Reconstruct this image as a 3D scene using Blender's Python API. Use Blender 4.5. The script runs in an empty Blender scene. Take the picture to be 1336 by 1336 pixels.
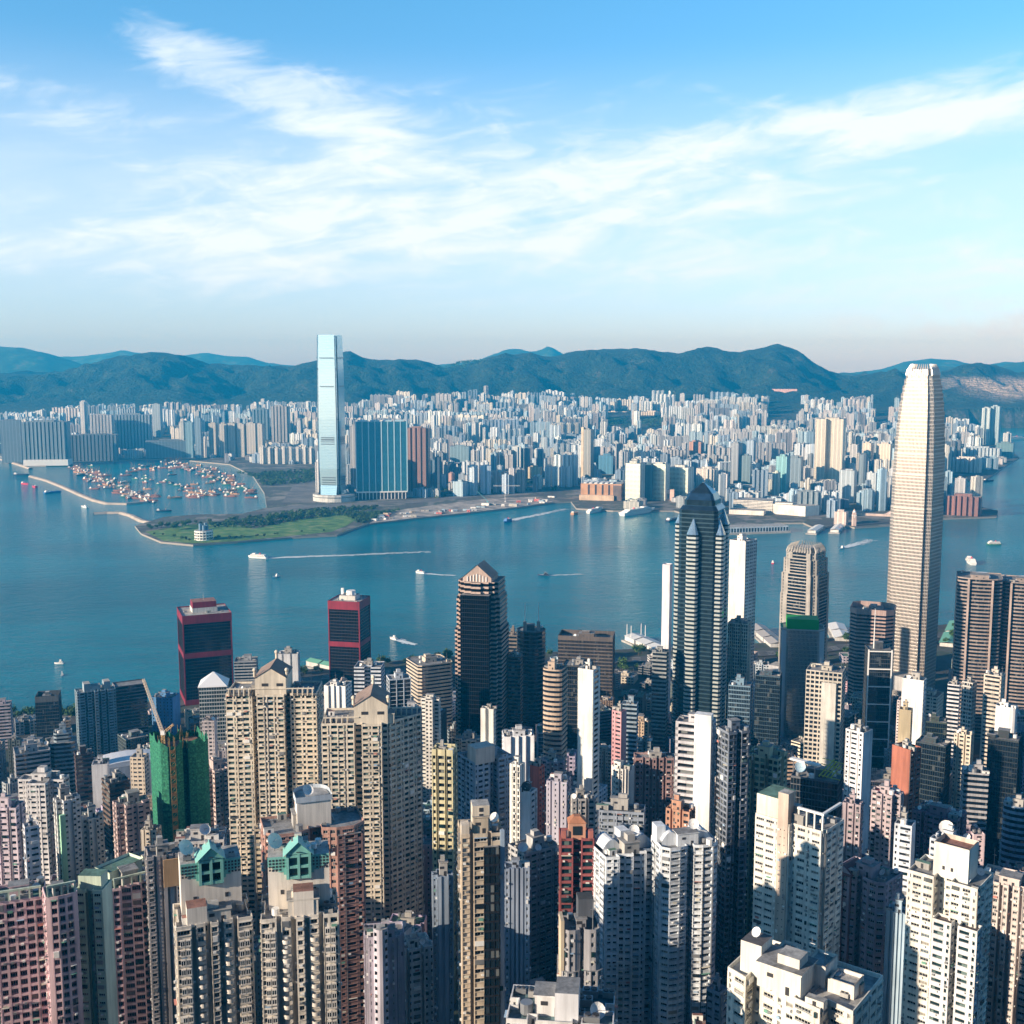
import bpy, math, random
import numpy as np
from mathutils import Vector, Matrix
from mathutils.geometry import tessellate_polygon
from mathutils import noise as mnoise

R = math.radians
SC = bpy.context.scene
COL = SC.collection
random.seed(7)

# ------------------------------------------------------------------ camera
CAMH, PITCH, FPX = 405.0, R(7.33), 1500.0
cam_d = bpy.data.cameras.new('camera')
cam_d.sensor_width = 36.0
cam_d.lens = 36.0 * FPX / 1336.0
cam_d.clip_start, cam_d.clip_end = 1.0, 60000.0
cam = bpy.data.objects.new('camera', cam_d)
COL.objects.link(cam)
cam.location = (0, 0, CAMH)
cam.rotation_euler = (R(90) - PITCH, 0, 0)
SC.camera = cam

# ------------------------------------------------------------------ sun, sky, exposure
SUN_AZ, SUN_EL = R(-118), R(17)          # azimuth from +Y towards +X
to_sun = Vector((math.sin(SUN_AZ) * math.cos(SUN_EL), math.cos(SUN_AZ) * math.cos(SUN_EL), math.sin(SUN_EL)))
sun_d = bpy.data.lights.new('sun', 'SUN')
sun_d.energy, sun_d.angle, sun_d.color = 5.0, R(0.5), (1.0, 0.86, 0.70)
sun = bpy.data.objects.new('sun', sun_d)
COL.objects.link(sun)
sun.rotation_euler = to_sun.to_track_quat('Z', 'Y').to_euler()
SC.view_settings.view_transform = 'Standard'
SC.view_settings.look = 'None'
SC.view_settings.gamma = 1.0
SC.view_settings.use_curve_mapping = False
SC.view_settings.exposure = 0.70
SC.cycles.use_denoising = True
SC.cycles.max_bounces = 6
SC.cycles.diffuse_bounces = 3
SC.cycles.glossy_bounces = 3
SC.cycles.volume_bounces = 0
SC.cycles.caustics_reflective = False
SC.cycles.caustics_refractive = False


class X:
    """a node-graph number: arithmetic on sockets"""
    nt = None

    def __init__(s, sock): s.s = sock

    @staticmethod
    def m(op, *a, clamp=False):
        n = X.nt.nodes.new('ShaderNodeMath'); n.operation = op; n.use_clamp = clamp
        for i, v in enumerate(a):
            if isinstance(v, X): X.nt.links.new(v.s, n.inputs[i])
            else: n.inputs[i].default_value = v
        return X(n.outputs[0])

    def __add__(s, o): return X.m('ADD', s, o)
    def __sub__(s, o): return X.m('SUBTRACT', s, o)
    def __rsub__(s, o): return X.m('SUBTRACT', o, s)
    def __mul__(s, o): return X.m('MULTIPLY', s, o)
    def __truediv__(s, o): return X.m('DIVIDE', s, o)
    __radd__ = __add__
    __rmul__ = __mul__
    def gt(s, o): return X.m('GREATER_THAN', s, o)
    def lt(s, o): return X.m('LESS_THAN', s, o)
    def fract(s): return X.m('FRACT', s)
    def floor(s): return X.m('FLOOR', s)
    def clamp(s): return X.m('ADD', s, 0.0, clamp=True)

    def smooth(s, lo, hi, a=0.0, b=1.0):
        n = X.nt.nodes.new('ShaderNodeMapRange'); n.interpolation_type = 'SMOOTHSTEP'
        X.nt.links.new(s.s, n.inputs[0])
        for i, v in ((1, lo), (2, hi), (3, a), (4, b)): n.inputs[i].default_value = v
        return X(n.outputs[0])


def NN(kind, **kw):
    n = X.nt.nodes.new(kind)
    for k, v in kw.items(): setattr(n, k, v)
    return n


def LK(a, b): X.nt.links.new(a.s if isinstance(a, X) else a, b)


def comb(x, y, z=0.0):
    n = NN('ShaderNodeCombineXYZ')
    for i, v in enumerate((x, y, z)):
        if isinstance(v, X): LK(v, n.inputs[i])
        else: n.inputs[i].default_value = v
    return n.outputs[0]


def noise_tex(vec, scale=1.0, detail=4.0, rough=0.5, dist=0.0, lac=2.0):
    n = NN('ShaderNodeTexNoise')
    if vec is not None: LK(vec, n.inputs['Vector'])
    for k, v in (('Scale', scale), ('Detail', detail), ('Roughness', rough), ('Distortion', dist), ('Lacunarity', lac)):
        n.inputs[k].default_value = v
    return X(n.outputs['Fac'])


def mixc(f, a, b, blend='MIX'):
    n = NN('ShaderNodeMix', data_type='RGBA', blend_type=blend)
    for v, i in ((f, 0), (a, 6), (b, 7)):
        if isinstance(v, X): LK(v, n.inputs[i])
        elif isinstance(v, bpy.types.NodeSocket): LK(v, n.inputs[i])
        elif i == 0: n.inputs[0].default_value = v
        else: n.inputs[i].default_value = (*v[:3], 1.0)
    return n.outputs[2]


def ramp(fac, stops, interp='LINEAR'):
    n = NN('ShaderNodeValToRGB'); cr = n.color_ramp; cr.interpolation = interp
    while len(cr.elements) < len(stops): cr.elements.new(0.5)
    for e, (p, c) in zip(cr.elements, stops):
        e.position = p; e.color = (*c, 1.0) if len(c) == 3 else c
    LK(fac, n.inputs[0])
    return n.outputs[0]


world = bpy.data.worlds.new('World')
SC.world = world
world.use_nodes = True
X.nt = world.node_tree
X.nt.nodes.clear()
sky = NN('ShaderNodeTexSky', sky_type='NISHITA', sun_disc=False)
sky.sun_elevation = SUN_EL
sky.sun_rotation = SUN_AZ % (2 * math.pi)
sky.altitude = 400.0
sky.air_density, sky.dust_density, sky.ozone_density = 1.0, 0.6, 2.5
tc = NN('ShaderNodeTexCoord')
sep = NN('ShaderNodeSeparateXYZ'); LK(tc.outputs['Generated'], sep.inputs[0])
dx, dy, dz = (X(sep.outputs[i]) for i in range(3))
u = X.m('ARCTAN2', dx, dy) * 1500.0            # horizontal angle, in thousand-fifths of a radian
v = X.m('ARCSINE', dz) * 1500.0                # elevation
# cirrus: long streaks, drawn as bands in azimuth and elevation, broken up by noise
wob = noise_tex(comb(u * 0.0028, v * 0.007, 3.1), 1.0, 4.0, 0.55)
vv = v + (wob - 0.5) * 95.0


def band(u0, v0, u1, v1, half, fade):
    """soft band along a segment in (u, v)"""
    L = math.hypot(u1 - u0, v1 - v0); ax, ay = (u1 - u0) / L, (v1 - v0) / L
    du, dv = u - u0, vv - v0
    along = du * ax + dv * ay
    across = X.m('ABSOLUTE', dv * ax - du * ay)
    a = across.smooth(0.0, half, 1.0, 0.0)
    b = along.smooth(-fade, fade) * along.smooth(L - fade, L + fade, 1.0, 0.0)
    return a * b


fine = noise_tex(comb(u * 0.009 + v * 0.006, v * 0.030 - u * 0.004, 0.7), 1.0, 9.0, 0.62, 0.9)
broad = noise_tex(comb(u * 0.0038, v * 0.021 - u * 0.0030, 5.2), 1.0, 6.0, 0.55, 0.6)
mask = band(-470, 372, -130, 275, 62, 60) * 1.0
mask = mask + band(-330, 215, 760, 300, 105, 230) * 0.85
mask = mask + band(-640, 140, 620, 150, 120, 260) * 0.80
mask = mask + band(-700, 330, -340, 240, 60, 120) * 0.6
mask = mask + band(300, 90, 800, 100, 50, 150) * 0.5
mask = mask + band(260, 265, 900, 345, 48, 120) * 0.75
mask = mask + band(-200, 330, 300, 330, 40, 150) * 0.25
cover = (mask * 0.60 + (fine - 0.5) * 1.3 + (broad - 0.5) * 1.3 - 0.10).smooth(0.05, 1.0)
veil = v.smooth(0.0, 150.0) * v.smooth(200.0, 400.0, 1.0, 0.0) * 0.5
cloud = (cover * mask.smooth(0.0, 0.35) * 0.80 + veil * (broad * 0.8 + 0.5)).clamp()
cloud = cloud * v.smooth(15.0, 130.0, 0.25, 1.0)
# cumulus low over the hills on the right
cu = noise_tex(comb(u * 0.016, v * 0.03, 9.0), 1.0, 5.0, 0.6)
cum = (u.smooth(330, 560) * v.smooth(12, 40) * v.smooth(45, 100, 1.0, 0.0) * (cu - 0.44) * 6.0).clamp() * 0.55
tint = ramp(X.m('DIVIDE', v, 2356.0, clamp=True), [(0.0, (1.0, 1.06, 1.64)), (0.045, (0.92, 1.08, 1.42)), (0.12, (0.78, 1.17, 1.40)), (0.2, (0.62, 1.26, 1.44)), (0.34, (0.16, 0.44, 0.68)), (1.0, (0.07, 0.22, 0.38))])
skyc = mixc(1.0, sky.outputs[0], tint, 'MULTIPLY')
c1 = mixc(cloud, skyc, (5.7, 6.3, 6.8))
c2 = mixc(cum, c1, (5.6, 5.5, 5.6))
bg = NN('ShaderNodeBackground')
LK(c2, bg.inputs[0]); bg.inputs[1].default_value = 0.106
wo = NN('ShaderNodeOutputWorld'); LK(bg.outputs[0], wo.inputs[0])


# ------------------------------------------------------------------ pixel <-> place
CT, ST = math.cos(PITCH), math.sin(PITCH)


def ray(px, py):
    a, b = (px - 668.0) / FPX, (668.0 - py) / FPX
    return a, CT + b * ST, -ST + b * CT


def P(px, py, Y):
    a, b, c = ray(px, py); t = Y / b
    return a * t, Y, CAMH + c * t


def G(px, py, z=0.0):
    a, b, c = ray(px, py); t = (z - CAMH) / c
    return a * t, b * t


def proj(x, y, z):
    d = y * CT - (z - CAMH) * ST
    if d < 1.0: return 1e6, 1e6
    return 668.0 + FPX * x / d, 668.0 - FPX * (y * ST + (z - CAMH) * CT) / d


def sm(a, b, x):
    t = min(1.0, max(0.0, (x - a) / (b - a)))
    return t * t * (3 - 2 * t)


def lerp_tab(tab, x):
    if x <= tab[0][0]: return tab[0][1]
    for (a, b), (c, d) in zip(tab, tab[1:]):
        if x <= c: return b + (d - b) * (x - a) / (c - a)
    return tab[-1][1]


# ------------------------------------------------------------------ materials
MATS = {}


def new_mat(name):
    m = bpy.data.materials.new(name); m.use_nodes = True
    X.nt = m.node_tree
    return m, m.node_tree.nodes['Principled BSDF']


def setp(b, **kw):
    for k, v in kw.items():
        i = b.inputs[k.replace('_', ' ')]
        if isinstance(v, X) or isinstance(v, bpy.types.NodeSocket): LK(v, i)
        elif isinstance(v, (tuple, list)): i.default_value = (*v[:3], 1.0)
        else: i.default_value = v


def wall_mat(c, rough=0.75):
    """painted or tiled wall: faint blotches and rain streaks of its own"""
    key = ('wall', tuple(round(q, 3) for q in c), rough)
    if key in MATS: return MATS[key]
    m, b = new_mat('wall_paint')
    g = NN('ShaderNodeNewGeometry'); s = NN('ShaderNodeSeparateXYZ'); LK(g.outputs['Position'], s.inputs[0])
    x, y, z = (X(s.outputs[i]) for i in range(3))
    st = noise_tex(comb(x * 0.55, y * 0.55, z * 0.035), 1.0, 5.0, 0.68)
    bl = noise_tex(comb(x * 0.05, y * 0.05, z * 0.05), 1.0, 3.0, 0.5)
    f = (st * 0.55 + bl * 0.45).smooth(0.34, 0.66)
    col = mixc(f, tuple(q * 0.66 for q in c), tuple(min(0.86, q * 1.10) for q in c))
    setp(b, Base_Color=col, Roughness=rough)
    b.inputs['Specular IOR Level'].default_value = 0.3
    MATS[key] = m
    return m


def plain_mat(name, c, rough=0.6, metal=0.0, spec=0.5):
    key = ('plain', name, tuple(c), rough, metal)
    if key in MATS: return MATS[key]
    m, b = new_mat(name)
    setp(b, Base_Color=c, Roughness=rough, Metallic=metal)
    b.inputs['Specular IOR Level'].default_value = spec
    MATS[key] = m
    return m


def glass_mat(c=(0.012, 0.018, 0.024), cell=(3.0, 3.0), curtain=0.22, rough=0.09, light=(0.20, 0.21, 0.20), spec=0.6):
    """window glass seen from outside: dark rooms, here and there a blind or a curtain"""
    key = ('glass', tuple(c), cell, curtain, rough, tuple(light), spec)
    if key in MATS: return MATS[key]
    m, b = new_mat('window_glass')
    g = NN('ShaderNodeNewGeometry')
    s = NN('ShaderNodeSeparateXYZ'); LK(g.outputs['Position'], s.inputs[0])
    t = NN('ShaderNodeSeparateXYZ'); LK(g.outputs['True Normal'], t.inputs[0])
    x, y, z = (X(s.outputs[i]) for i in range(3)); nx, ny = X(t.outputs[0]), X(t.outputs[1])
    uu = x * ny - y * nx
    w = NN('ShaderNodeTexWhiteNoise', noise_dimensions='3D')
    LK(comb((uu / cell[0]).floor(), (z / cell[1]).floor(), (nx * 3.0 + ny * 7.0).floor()), w.inputs['Vector'])
    r = X(w.outputs['Value'])
    f = r.smooth(1.0 - curtain, 1.0 - curtain * 0.35) * 0.8
    col = mixc(f, mixc(r, tuple(q * 0.55 for q in c), tuple(q * 1.5 for q in c)), light)
    setp(b, Base_Color=col, Roughness=rough)
    b.inputs['Specular IOR Level'].default_value = spec
    MATS[key] = m
    return m


def mirror_mat(c, rough=0.06, cell=(3.0, 4.0)):
    """reflective curtain-wall glass"""
    key = ('mirror', tuple(c), rough)
    if key in MATS: return MATS[key]
    m, b = new_mat('curtain_wall_glass')
    g = NN('ShaderNodeNewGeometry')
    s = NN('ShaderNodeSeparateXYZ'); LK(g.outputs['Position'], s.inputs[0])
    x, y, z = (X(s.outputs[i]) for i in range(3))
    w = NN('ShaderNodeTexWhiteNoise', noise_dimensions='3D')
    LK(comb((x / cell[0]).floor(), (y / cell[0]).floor(), (z / cell[1]).floor()), w.inputs['Vector'])
    col = mixc(X(w.outputs['Value']), tuple(q * 0.75 for q in c), tuple(min(1, q * 1.15) for q in c))
    setp(b, Base_Color=col, Roughness=rough, Metallic=0.85)
    MATS[key] = m
    return m


def roof_mat(c=(0.22, 0.22, 0.22)):
    key = ('roof', tuple(c))
    if key in MATS: return MATS[key]
    m, b = new_mat('roof_deck')
    g = NN('ShaderNodeNewGeometry')
    n = noise_tex(g.outputs['Position'], 0.22, 5.0, 0.65)
    n2 = noise_tex(g.outputs['Position'], 1.3, 3.0, 0.6)
    col = ramp((n * 0.7 + n2 * 0.3).smooth(0.3, 0.7), [(0, tuple(q * 0.5 for q in c)), (0.5, c), (1, tuple(min(0.8, q * 1.5) for q in c))])
    setp(b, Base_Color=col, Roughness=0.85)
    MATS[key] = m
    return m


def far_facade_mat():
    """far blocks: wall colour from the mesh, rows of windows by height and along the wall"""
    m, b = new_mat('far_facade')
    at = NN('ShaderNodeAttribute', attribute_name='tint')
    g = NN('ShaderNodeNewGeometry')
    s = NN('ShaderNodeSeparateXYZ'); LK(g.outputs['Position'], s.inputs[0])
    t = NN('ShaderNodeSeparateXYZ'); LK(g.outputs['True Normal'], t.inputs[0])
    x, y, z = (X(s.outputs[i]) for i in range(3)); nx, ny, nz = (X(t.outputs[i]) for i in range(3))
    uu = x * ny - y * nx
    bay, fl = 3.4, 3.1
    wm = (uu / bay).fract().gt(0.36) * (z / fl).fract().gt(0.45)
    big = (uu / 13.0).fract().gt(0.22)
    side = X.m('ABSOLUTE', nz).lt(0.5)
    f = wm * big * side
    w = NN('ShaderNodeTexWhiteNoise', noise_dimensions='3D')
    LK(comb((uu / bay).floor(), (z / fl).floor(), nx.floor()), w.inputs['Vector'])
    gl = mixc(X(w.outputs['Value']), (0.012, 0.02, 0.03), (0.07, 0.09, 0.11))
    n = noise_tex(g.outputs['Position'], 0.09, 4.0, 0.7)
    roof = mixc(n.smooth(0.35, 0.65), (0.13, 0.13, 0.13), (0.42, 0.41, 0.39))
    wall = mixc(side, roof, at.outputs['Color'])
    setp(b, Base_Color=mixc(f, wall, gl), Roughness=0.55 - f * 0.35)
    return m


# ------------------------------------------------------------------ mesh builder
class MB:
    """collects quads and triangles, then links them as ONE mesh object"""
    def __init__(s): s.q, s.qm, s.t, s.tm, s.mats, s.qt, s.tt = [], [], [], [], [], [], []; s.tint = (0.5, 0.5, 0.5)

    def mi(s, m):
        if m not in s.mats: s.mats.append(m)
        return s.mats.index(m)

    def quads(s, a, m):
        a = np.asarray(a, dtype=np.float64).reshape(-1, 4, 3)
        if len(a): s.q.append(a); s.qm.append(np.full(len(a), s.mi(m), np.int32)); s.qt.append(np.tile(s.tint, (len(a), 1)))

    def tris(s, a, m):
        a = np.asarray(a, dtype=np.float64).reshape(-1, 3, 3)
        if len(a): s.t.append(a); s.tm.append(np.full(len(a), s.mi(m), np.int32)); s.tt.append(np.tile(s.tint, (len(a), 1)))

    def cap(s, poly, z, m, up=True):
        tr = tessellate_polygon([[Vector((p[0], p[1], 0)) for p in poly]])
        out = []
        for a, b, c in tr:
            A, B, C = poly[a], poly[b], poly[c]
            if ((B[0] - A[0]) * (C[1] - A[1]) - (B[1] - A[1]) * (C[0] - A[0]) > 0) != up: B, C = C, B
            out.append([(A[0], A[1], z), (B[0], B[1], z), (C[0], C[1], z)])
        s.tris(out, m)

    def side(s, p0, p1, z0, z1, m):
        n = len(p0)
        s.quads([[(p0[i][0], p0[i][1], z0), (p0[(i + 1) % n][0], p0[(i + 1) % n][1], z0), (p1[(i + 1) % n][0], p1[(i + 1) % n][1], z1), (p1[i][0], p1[i][1], z1)] for i in range(n)], m)

    def prism(s, poly, z0, z1, m, mtop=None, bottom=False, top=True, poly1=None):
        q = poly1 or poly
        s.side(poly, q, z0, z1, m)
        if top: s.cap(q, z1, mtop or m)
        if bottom: s.cap(poly, z0, m, False)

    def box(s, cx, cy, z0, sx, sy, sz, m, rot=0.0, mtop=None, bottom=False):
        s.prism(rect(sx, sy, rot, cx, cy), z0, z0 + sz, m, mtop, bottom)

    def cyl(s, cx, cy, z0, r, h, m, n=10, r1=None, mtop=None, bottom=False):
        r1 = r if r1 is None else r1
        s.prism(ngon(n, r, cx, cy), z0, z0 + h, m, mtop, bottom, r1 > 0.01, ngon(n, max(r1, 0.001), cx, cy))

    def tube(s, a, b, r, m, n=5, r1=None):
        a, b = Vector(a), Vector(b); d = (b - a)
        if d.length < 1e-6: return
        x = d.orthogonal().normalized(); y = d.normalized().cross(x)
        r1 = r if r1 is None else r1
        A = [a + (x * math.cos(k * 2 * math.pi / n) + y * math.sin(k * 2 * math.pi / n)) * r for k in range(n)]
        B = [b + (x * math.cos(k * 2 * math.pi / n) + y * math.sin(k * 2 * math.pi / n)) * r1 for k in range(n)]
        s.quads([[A[k], A[(k + 1) % n], B[(k + 1) % n], B[k]] for k in range(n)], m)
        s.tris([[B[0], B[k], B[k + 1]] for k in range(1, n - 1)], m)
        s.tris([[A[0], A[k + 1], A[k]] for k in range(1, n - 1)], m)

    def mesh(s, name):
        me = bpy.data.meshes.new(name)
        q = np.concatenate(s.q) if s.q else np.zeros((0, 4, 3))
        t = np.concatenate(s.t) if s.t else np.zeros((0, 3, 3))
        v = np.concatenate([q.reshape(-1, 3), t.reshape(-1, 3)])
        nq, ntr = len(q), len(t)
        me.vertices.add(len(v)); me.vertices.foreach_set('co', v.ravel().astype(np.float32))
        me.loops.add(len(v)); me.loops.foreach_set('vertex_index', np.arange(len(v), dtype=np.int32))
        me.polygons.add(nq + ntr)
        st = np.concatenate([np.arange(nq) * 4, nq * 4 + np.arange(ntr) * 3]).astype(np.int32)
        me.polygons.foreach_set('loop_start', st)
        me.polygons.foreach_set('material_index', np.concatenate(s.qm + s.tm).astype(np.int32))
        for m in s.mats: me.materials.append(m)
        if any(m.name.startswith('far_facade') for m in s.mats):
            c = np.concatenate([np.repeat(np.concatenate(s.qt), 4, 0) if nq else np.zeros((0, 3)), np.repeat(np.concatenate(s.tt), 3, 0) if ntr else np.zeros((0, 3))])
            at = me.attributes.new('tint', 'FLOAT_COLOR', 'POINT')
            at.data.foreach_set('color', np.hstack([c, np.ones((len(c), 1))]).ravel().astype(np.float32))
        me.update(calc_edges=True)
        return me

    def build(s, name, parent=None, loc=None):
        o = bpy.data.objects.new(name, s.mesh(name))
        COL.objects.link(o)
        if parent is not None: o.parent = parent
        if loc is not None: o.location = loc
        return o


def rect(sx, sy, rot=0.0, cx=0.0, cy=0.0):
    c, s = math.cos(rot), math.sin(rot)
    return [(cx + x * c - y * s, cy + x * s + y * c) for x, y in ((-sx / 2, -sy / 2), (sx / 2, -sy / 2), (sx / 2, sy / 2), (-sx / 2, sy / 2))]


def ngon(n, r, cx=0.0, cy=0.0, ph=0.0, ry=None):
    return [(cx + r * math.cos(ph + 2 * math.pi * k / n), cy + (ry or r) * math.sin(ph + 2 * math.pi * k / n)) for k in range(n)]


def offset(poly, d):
    """mitred inward offset of a counter-clockwise polygon"""
    n = len(poly); out = []
    for i in range(n):
        a, b, c = poly[i - 1], poly[i], poly[(i + 1) % n]
        l1 = math.hypot(b[0] - a[0], b[1] - a[1]) or 1e-9; l2 = math.hypot(c[0] - b[0], c[1] - b[1]) or 1e-9
        n1 = (-(b[1] - a[1]) / l1, (b[0] - a[0]) / l1); n2 = (-(c[1] - b[1]) / l2, (c[0] - b[0]) / l2)
        k = 1 + n1[0] * n2[0] + n1[1] * n2[1]
        k = max(k, 0.3)
        out.append((b[0] + d * (n1[0] + n2[0]) / k, b[1] + d * (n1[1] + n2[1]) / k))
    return out


def inside(poly, x, y):
    r = False; n = len(poly)
    for i in range(n):
        (x0, y0), (x1, y1) = poly[i], poly[(i + 1) % n]
        if (y0 > y) != (y1 > y) and x < (x1 - x0) * (y - y0) / (y1 - y0) + x0: r = not r
    return r


def tag(o, label=None, cat=None, group=None, kind=None):
    if label: o['label'] = label
    if cat: o['category'] = cat
    if group: o['group'] = group
    if kind: o['kind'] = kind
    return o


def thing(name, label, cat, loc, group=None, rz=0.0):
    o = bpy.data.objects.new(name, None); COL.objects.link(o)
    o.empty_display_size = 5.0
    o.location = loc; o.rotation_euler = (0, 0, rz)
    return tag(o, label, cat, group)


def copy_tree(o, parent=None):
    c = o.copy(); COL.objects.link(c); c.parent = parent
    for ch in list(o.children): copy_tree(ch, c)
    return c


FAR = far_facade_mat()
# ------------------------------------------------------------------ terrain and water
def water_mat():
    m, b = new_mat('harbour_water')
    g = NN('ShaderNodeNewGeometry')
    s = NN('ShaderNodeSeparateXYZ'); LK(g.outputs['Position'], s.inputs[0])
    x, y = X(s.outputs[0]), X(s.outputs[1])
    big = noise_tex(comb(x * 0.0016, y * 0.0035), 1.0, 4.0, 0.6, 0.4)
    col = mixc(big.smooth(0.3, 0.7), (0.0, 0.120, 0.180), (0.0, 0.205, 0.290))
    w1 = noise_tex(comb(x * 0.030 + y * 0.012, y * 0.055 - x * 0.01), 1.0, 5.0, 0.62, 0.3)
    w2 = noise_tex(comb(x * 0.16, y * 0.22, 4.0), 1.0, 4.0, 0.6)
    bp = NN('ShaderNodeBump'); bp.inputs['Strength'].default_value = 1.0; bp.inputs['Distance'].default_value = 4.2
    LK(w1 * 0.65 + w2 * 0.35, bp.inputs['Height'])
    setp(b, Base_Color=col, Roughness=0.09, Normal=bp.outputs[0])
    b.inputs['IOR'].default_value = 1.33; b.inputs['Specular IOR Level'].default_value = 0.14
    return m


mb = MB()
mb.quads([[(-11500, -50, 0), (11500, -50, 0), (11500, 17500, 0), (-11500, 17500, 0)]], water_mat())
tag(mb.build('water'), 'teal harbour water with fine ripples', kind='structure')


def ground_mat(stops, sc=0.02):
    m, b = new_mat('ground')
    g = NN('ShaderNodeNewGeometry')
    n = noise_tex(g.outputs['Position'], sc, 6.0, 0.62)
    setp(b, Base_Color=ramp(n.smooth(0.28, 0.72), stops), Roughness=0.9)
    return m


def grid_mesh(name, xs, ys, hf, mat, warp=None):
    nx, ny = len(xs), len(ys)
    v = [(x, y, hf(x, y)) for y in ys for x in xs]
    f = [(j * nx + i, j * nx + i + 1, (j + 1) * nx + i + 1, (j + 1) * nx + i) for j in range(ny - 1) for i in range(nx - 1)]
    me = bpy.data.meshes.new(name); me.from_pydata(v, [], f); me.materials.append(mat)
    me.polygons.foreach_set('use_smooth', [True] * len(f))
    o = bpy.data.objects.new(name, me); COL.objects.link(o)
    return o


# the near shore: a slope falling from the viewpoint to the waterfront
SLOPE = [(-60, 395), (0, 375), (100, 300), (200, 222), (250, 188), (300, 165), (400, 130), (500, 105), (700, 66), (900, 36), (1100, 14), (1250, 7), (1400, 4.5), (1500, 4)]
SHORE = [(-1400, 1285), (-560, 1290), (-430, 1330), (-380, 1400), (-250, 1500), (-60, 1560), (150, 1590), (420, 1640), (600, 1720), (700, 1760), (1400, 1770)]


def ground_near(x, y): return lerp_tab(SLOPE, y) + 4.0 * mnoise.noise(Vector((x * 0.008, y * 0.008, 0))) * sm(1250, 800, y)


xs = np.linspace(-1400, 1400, 71)
city_ground = ground_mat([(0, (0.03, 0.035, 0.035)), (0.45, (0.06, 0.06, 0.06)), (0.55, (0.035, 0.06, 0.03)), (1, (0.10, 0.10, 0.095))])
gv = []
fr = np.linspace(0, 1, 60)
v, f = [], []
for j, t in enumerate(fr):
    for x in xs:
        ye = lerp_tab(SHORE, x); y = -60 + (ye + 60) * t
        v.append((x, y, ground_near(x, y)))
nx = len(xs)
f = [(j * nx + i, j * nx + i + 1, (j + 1) * nx + i + 1, (j + 1) * nx + i) for j in range(59) for i in range(nx - 1)]
k = len(v)
for x in xs: v.append((x, lerp_tab(SHORE, x), -3))
f += [(59 * nx + i, 59 * nx + i + 1, k + i + 1, k + i) for i in range(nx - 1)]
me = bpy.data.meshes.new('ground'); me.from_pydata(v, [], f); me.materials.append(city_ground)
o = bpy.data.objects.new('ground', me); COL.objects.link(o)
tag(o, 'dark city ground falling from the hill to the near waterfront', kind='structure')

# the far shore: a flat quay following the coastline, then land rising to the hills
COAST_PX = [(-60, 592), (0, 596), (32, 609), (60, 609), (90, 606), (155, 602), (182, 600), (238, 601), (300, 607), (330, 622), (345, 645), (348, 664),
            (318, 672), (262, 673), (215, 676), (192, 683), (176, 688), (184, 698), (210, 709), (252, 713), (310, 709), (380, 703), (440, 700), (452, 695), (480, 685),
            (540, 678), (600, 672), (680, 663), (722, 657), (745, 656), (752, 665), (800, 668), (880, 668), (905, 676), (950, 690), (1010, 684), (1048, 684),
            (1066, 692), (1090, 686), (1115, 690), (1166, 687), (1175, 680), (1300, 676), (1302, 668), (1265, 660), (1238, 652), (1236, 625), (1282, 630), (1316, 606),
            (1330, 598), (1318, 588), (1280, 581), (1238, 576), (1200, 572), (1200, 561), (1260, 559), (1340, 558), (1460, 556)]
COAST = [G(a, b, 0.0) for a, b in COAST_PX] + [(5200, 7600), (-4800, 7600), (-3400, 6000)]
quay_m = ground_mat([(0, (0.05, 0.055, 0.055)), (0.42, (0.10, 0.10, 0.095)), (0.55, (0.04, 0.07, 0.035)), (0.66, (0.17, 0.16, 0.15)), (1, (0.26, 0.25, 0.23))], 0.012)
kerb_m = plain_mat('sea_wall', (0.30, 0.28, 0.25), 0.9)
mb = MB()
mb.prism(COAST, -4.0, 4.0, kerb_m, quay_m)
tag(mb.build('quay'), 'flat grey quayside land on the far shore', kind='structure')


def rise(x, y):
    w = sm(5000, 6200, y) * 42 + sm(6000, 7700, y) * 92
    return w


HILL_Y = 9000.0
RIDGE_PX = [(-200, 486), (-60, 489), (40, 488), (85, 487), (108, 479), (150, 466), (198, 460), (240, 465), (270, 474), (300, 478), (335, 478), (380, 477), (415, 470), (440, 462), (456, 459),
            (475, 466), (495, 471), (520, 468), (545, 470), (580, 478), (610, 474), (640, 466), (660, 463), (690, 461), (715, 466), (740, 462), (765, 457), (785, 455), (815, 457),
            (830, 456), (850, 458), (885, 463), (905, 456), (922, 453), (938, 455), (950, 460), (965, 461), (985, 457), (1000, 453), (1015, 450), (1030, 455), (1046, 462), (1060, 472),
            (1078, 484), (1098, 493), (1120, 492), (1145, 487), (1170, 485), (1200, 488), (1222, 492), (1250, 479), (1275, 475), (1300, 478), (1330, 488), (1380, 486), (1500, 480)]
RIDGE = [(P(a, b, HILL_Y)[0], P(a, b, HILL_Y)[2]) for a, b in RIDGE_PX]


def fbm(x, y, s, o=5):
    r, a, t = 0.0, 1.0, 0.0
    for _ in range(o):
        r += a * (1 - abs(mnoise.noise(Vector((x * s, y * s, 3.3)))) * 2); t += a; a *= 0.5; s *= 2.05
    return r / t


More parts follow.
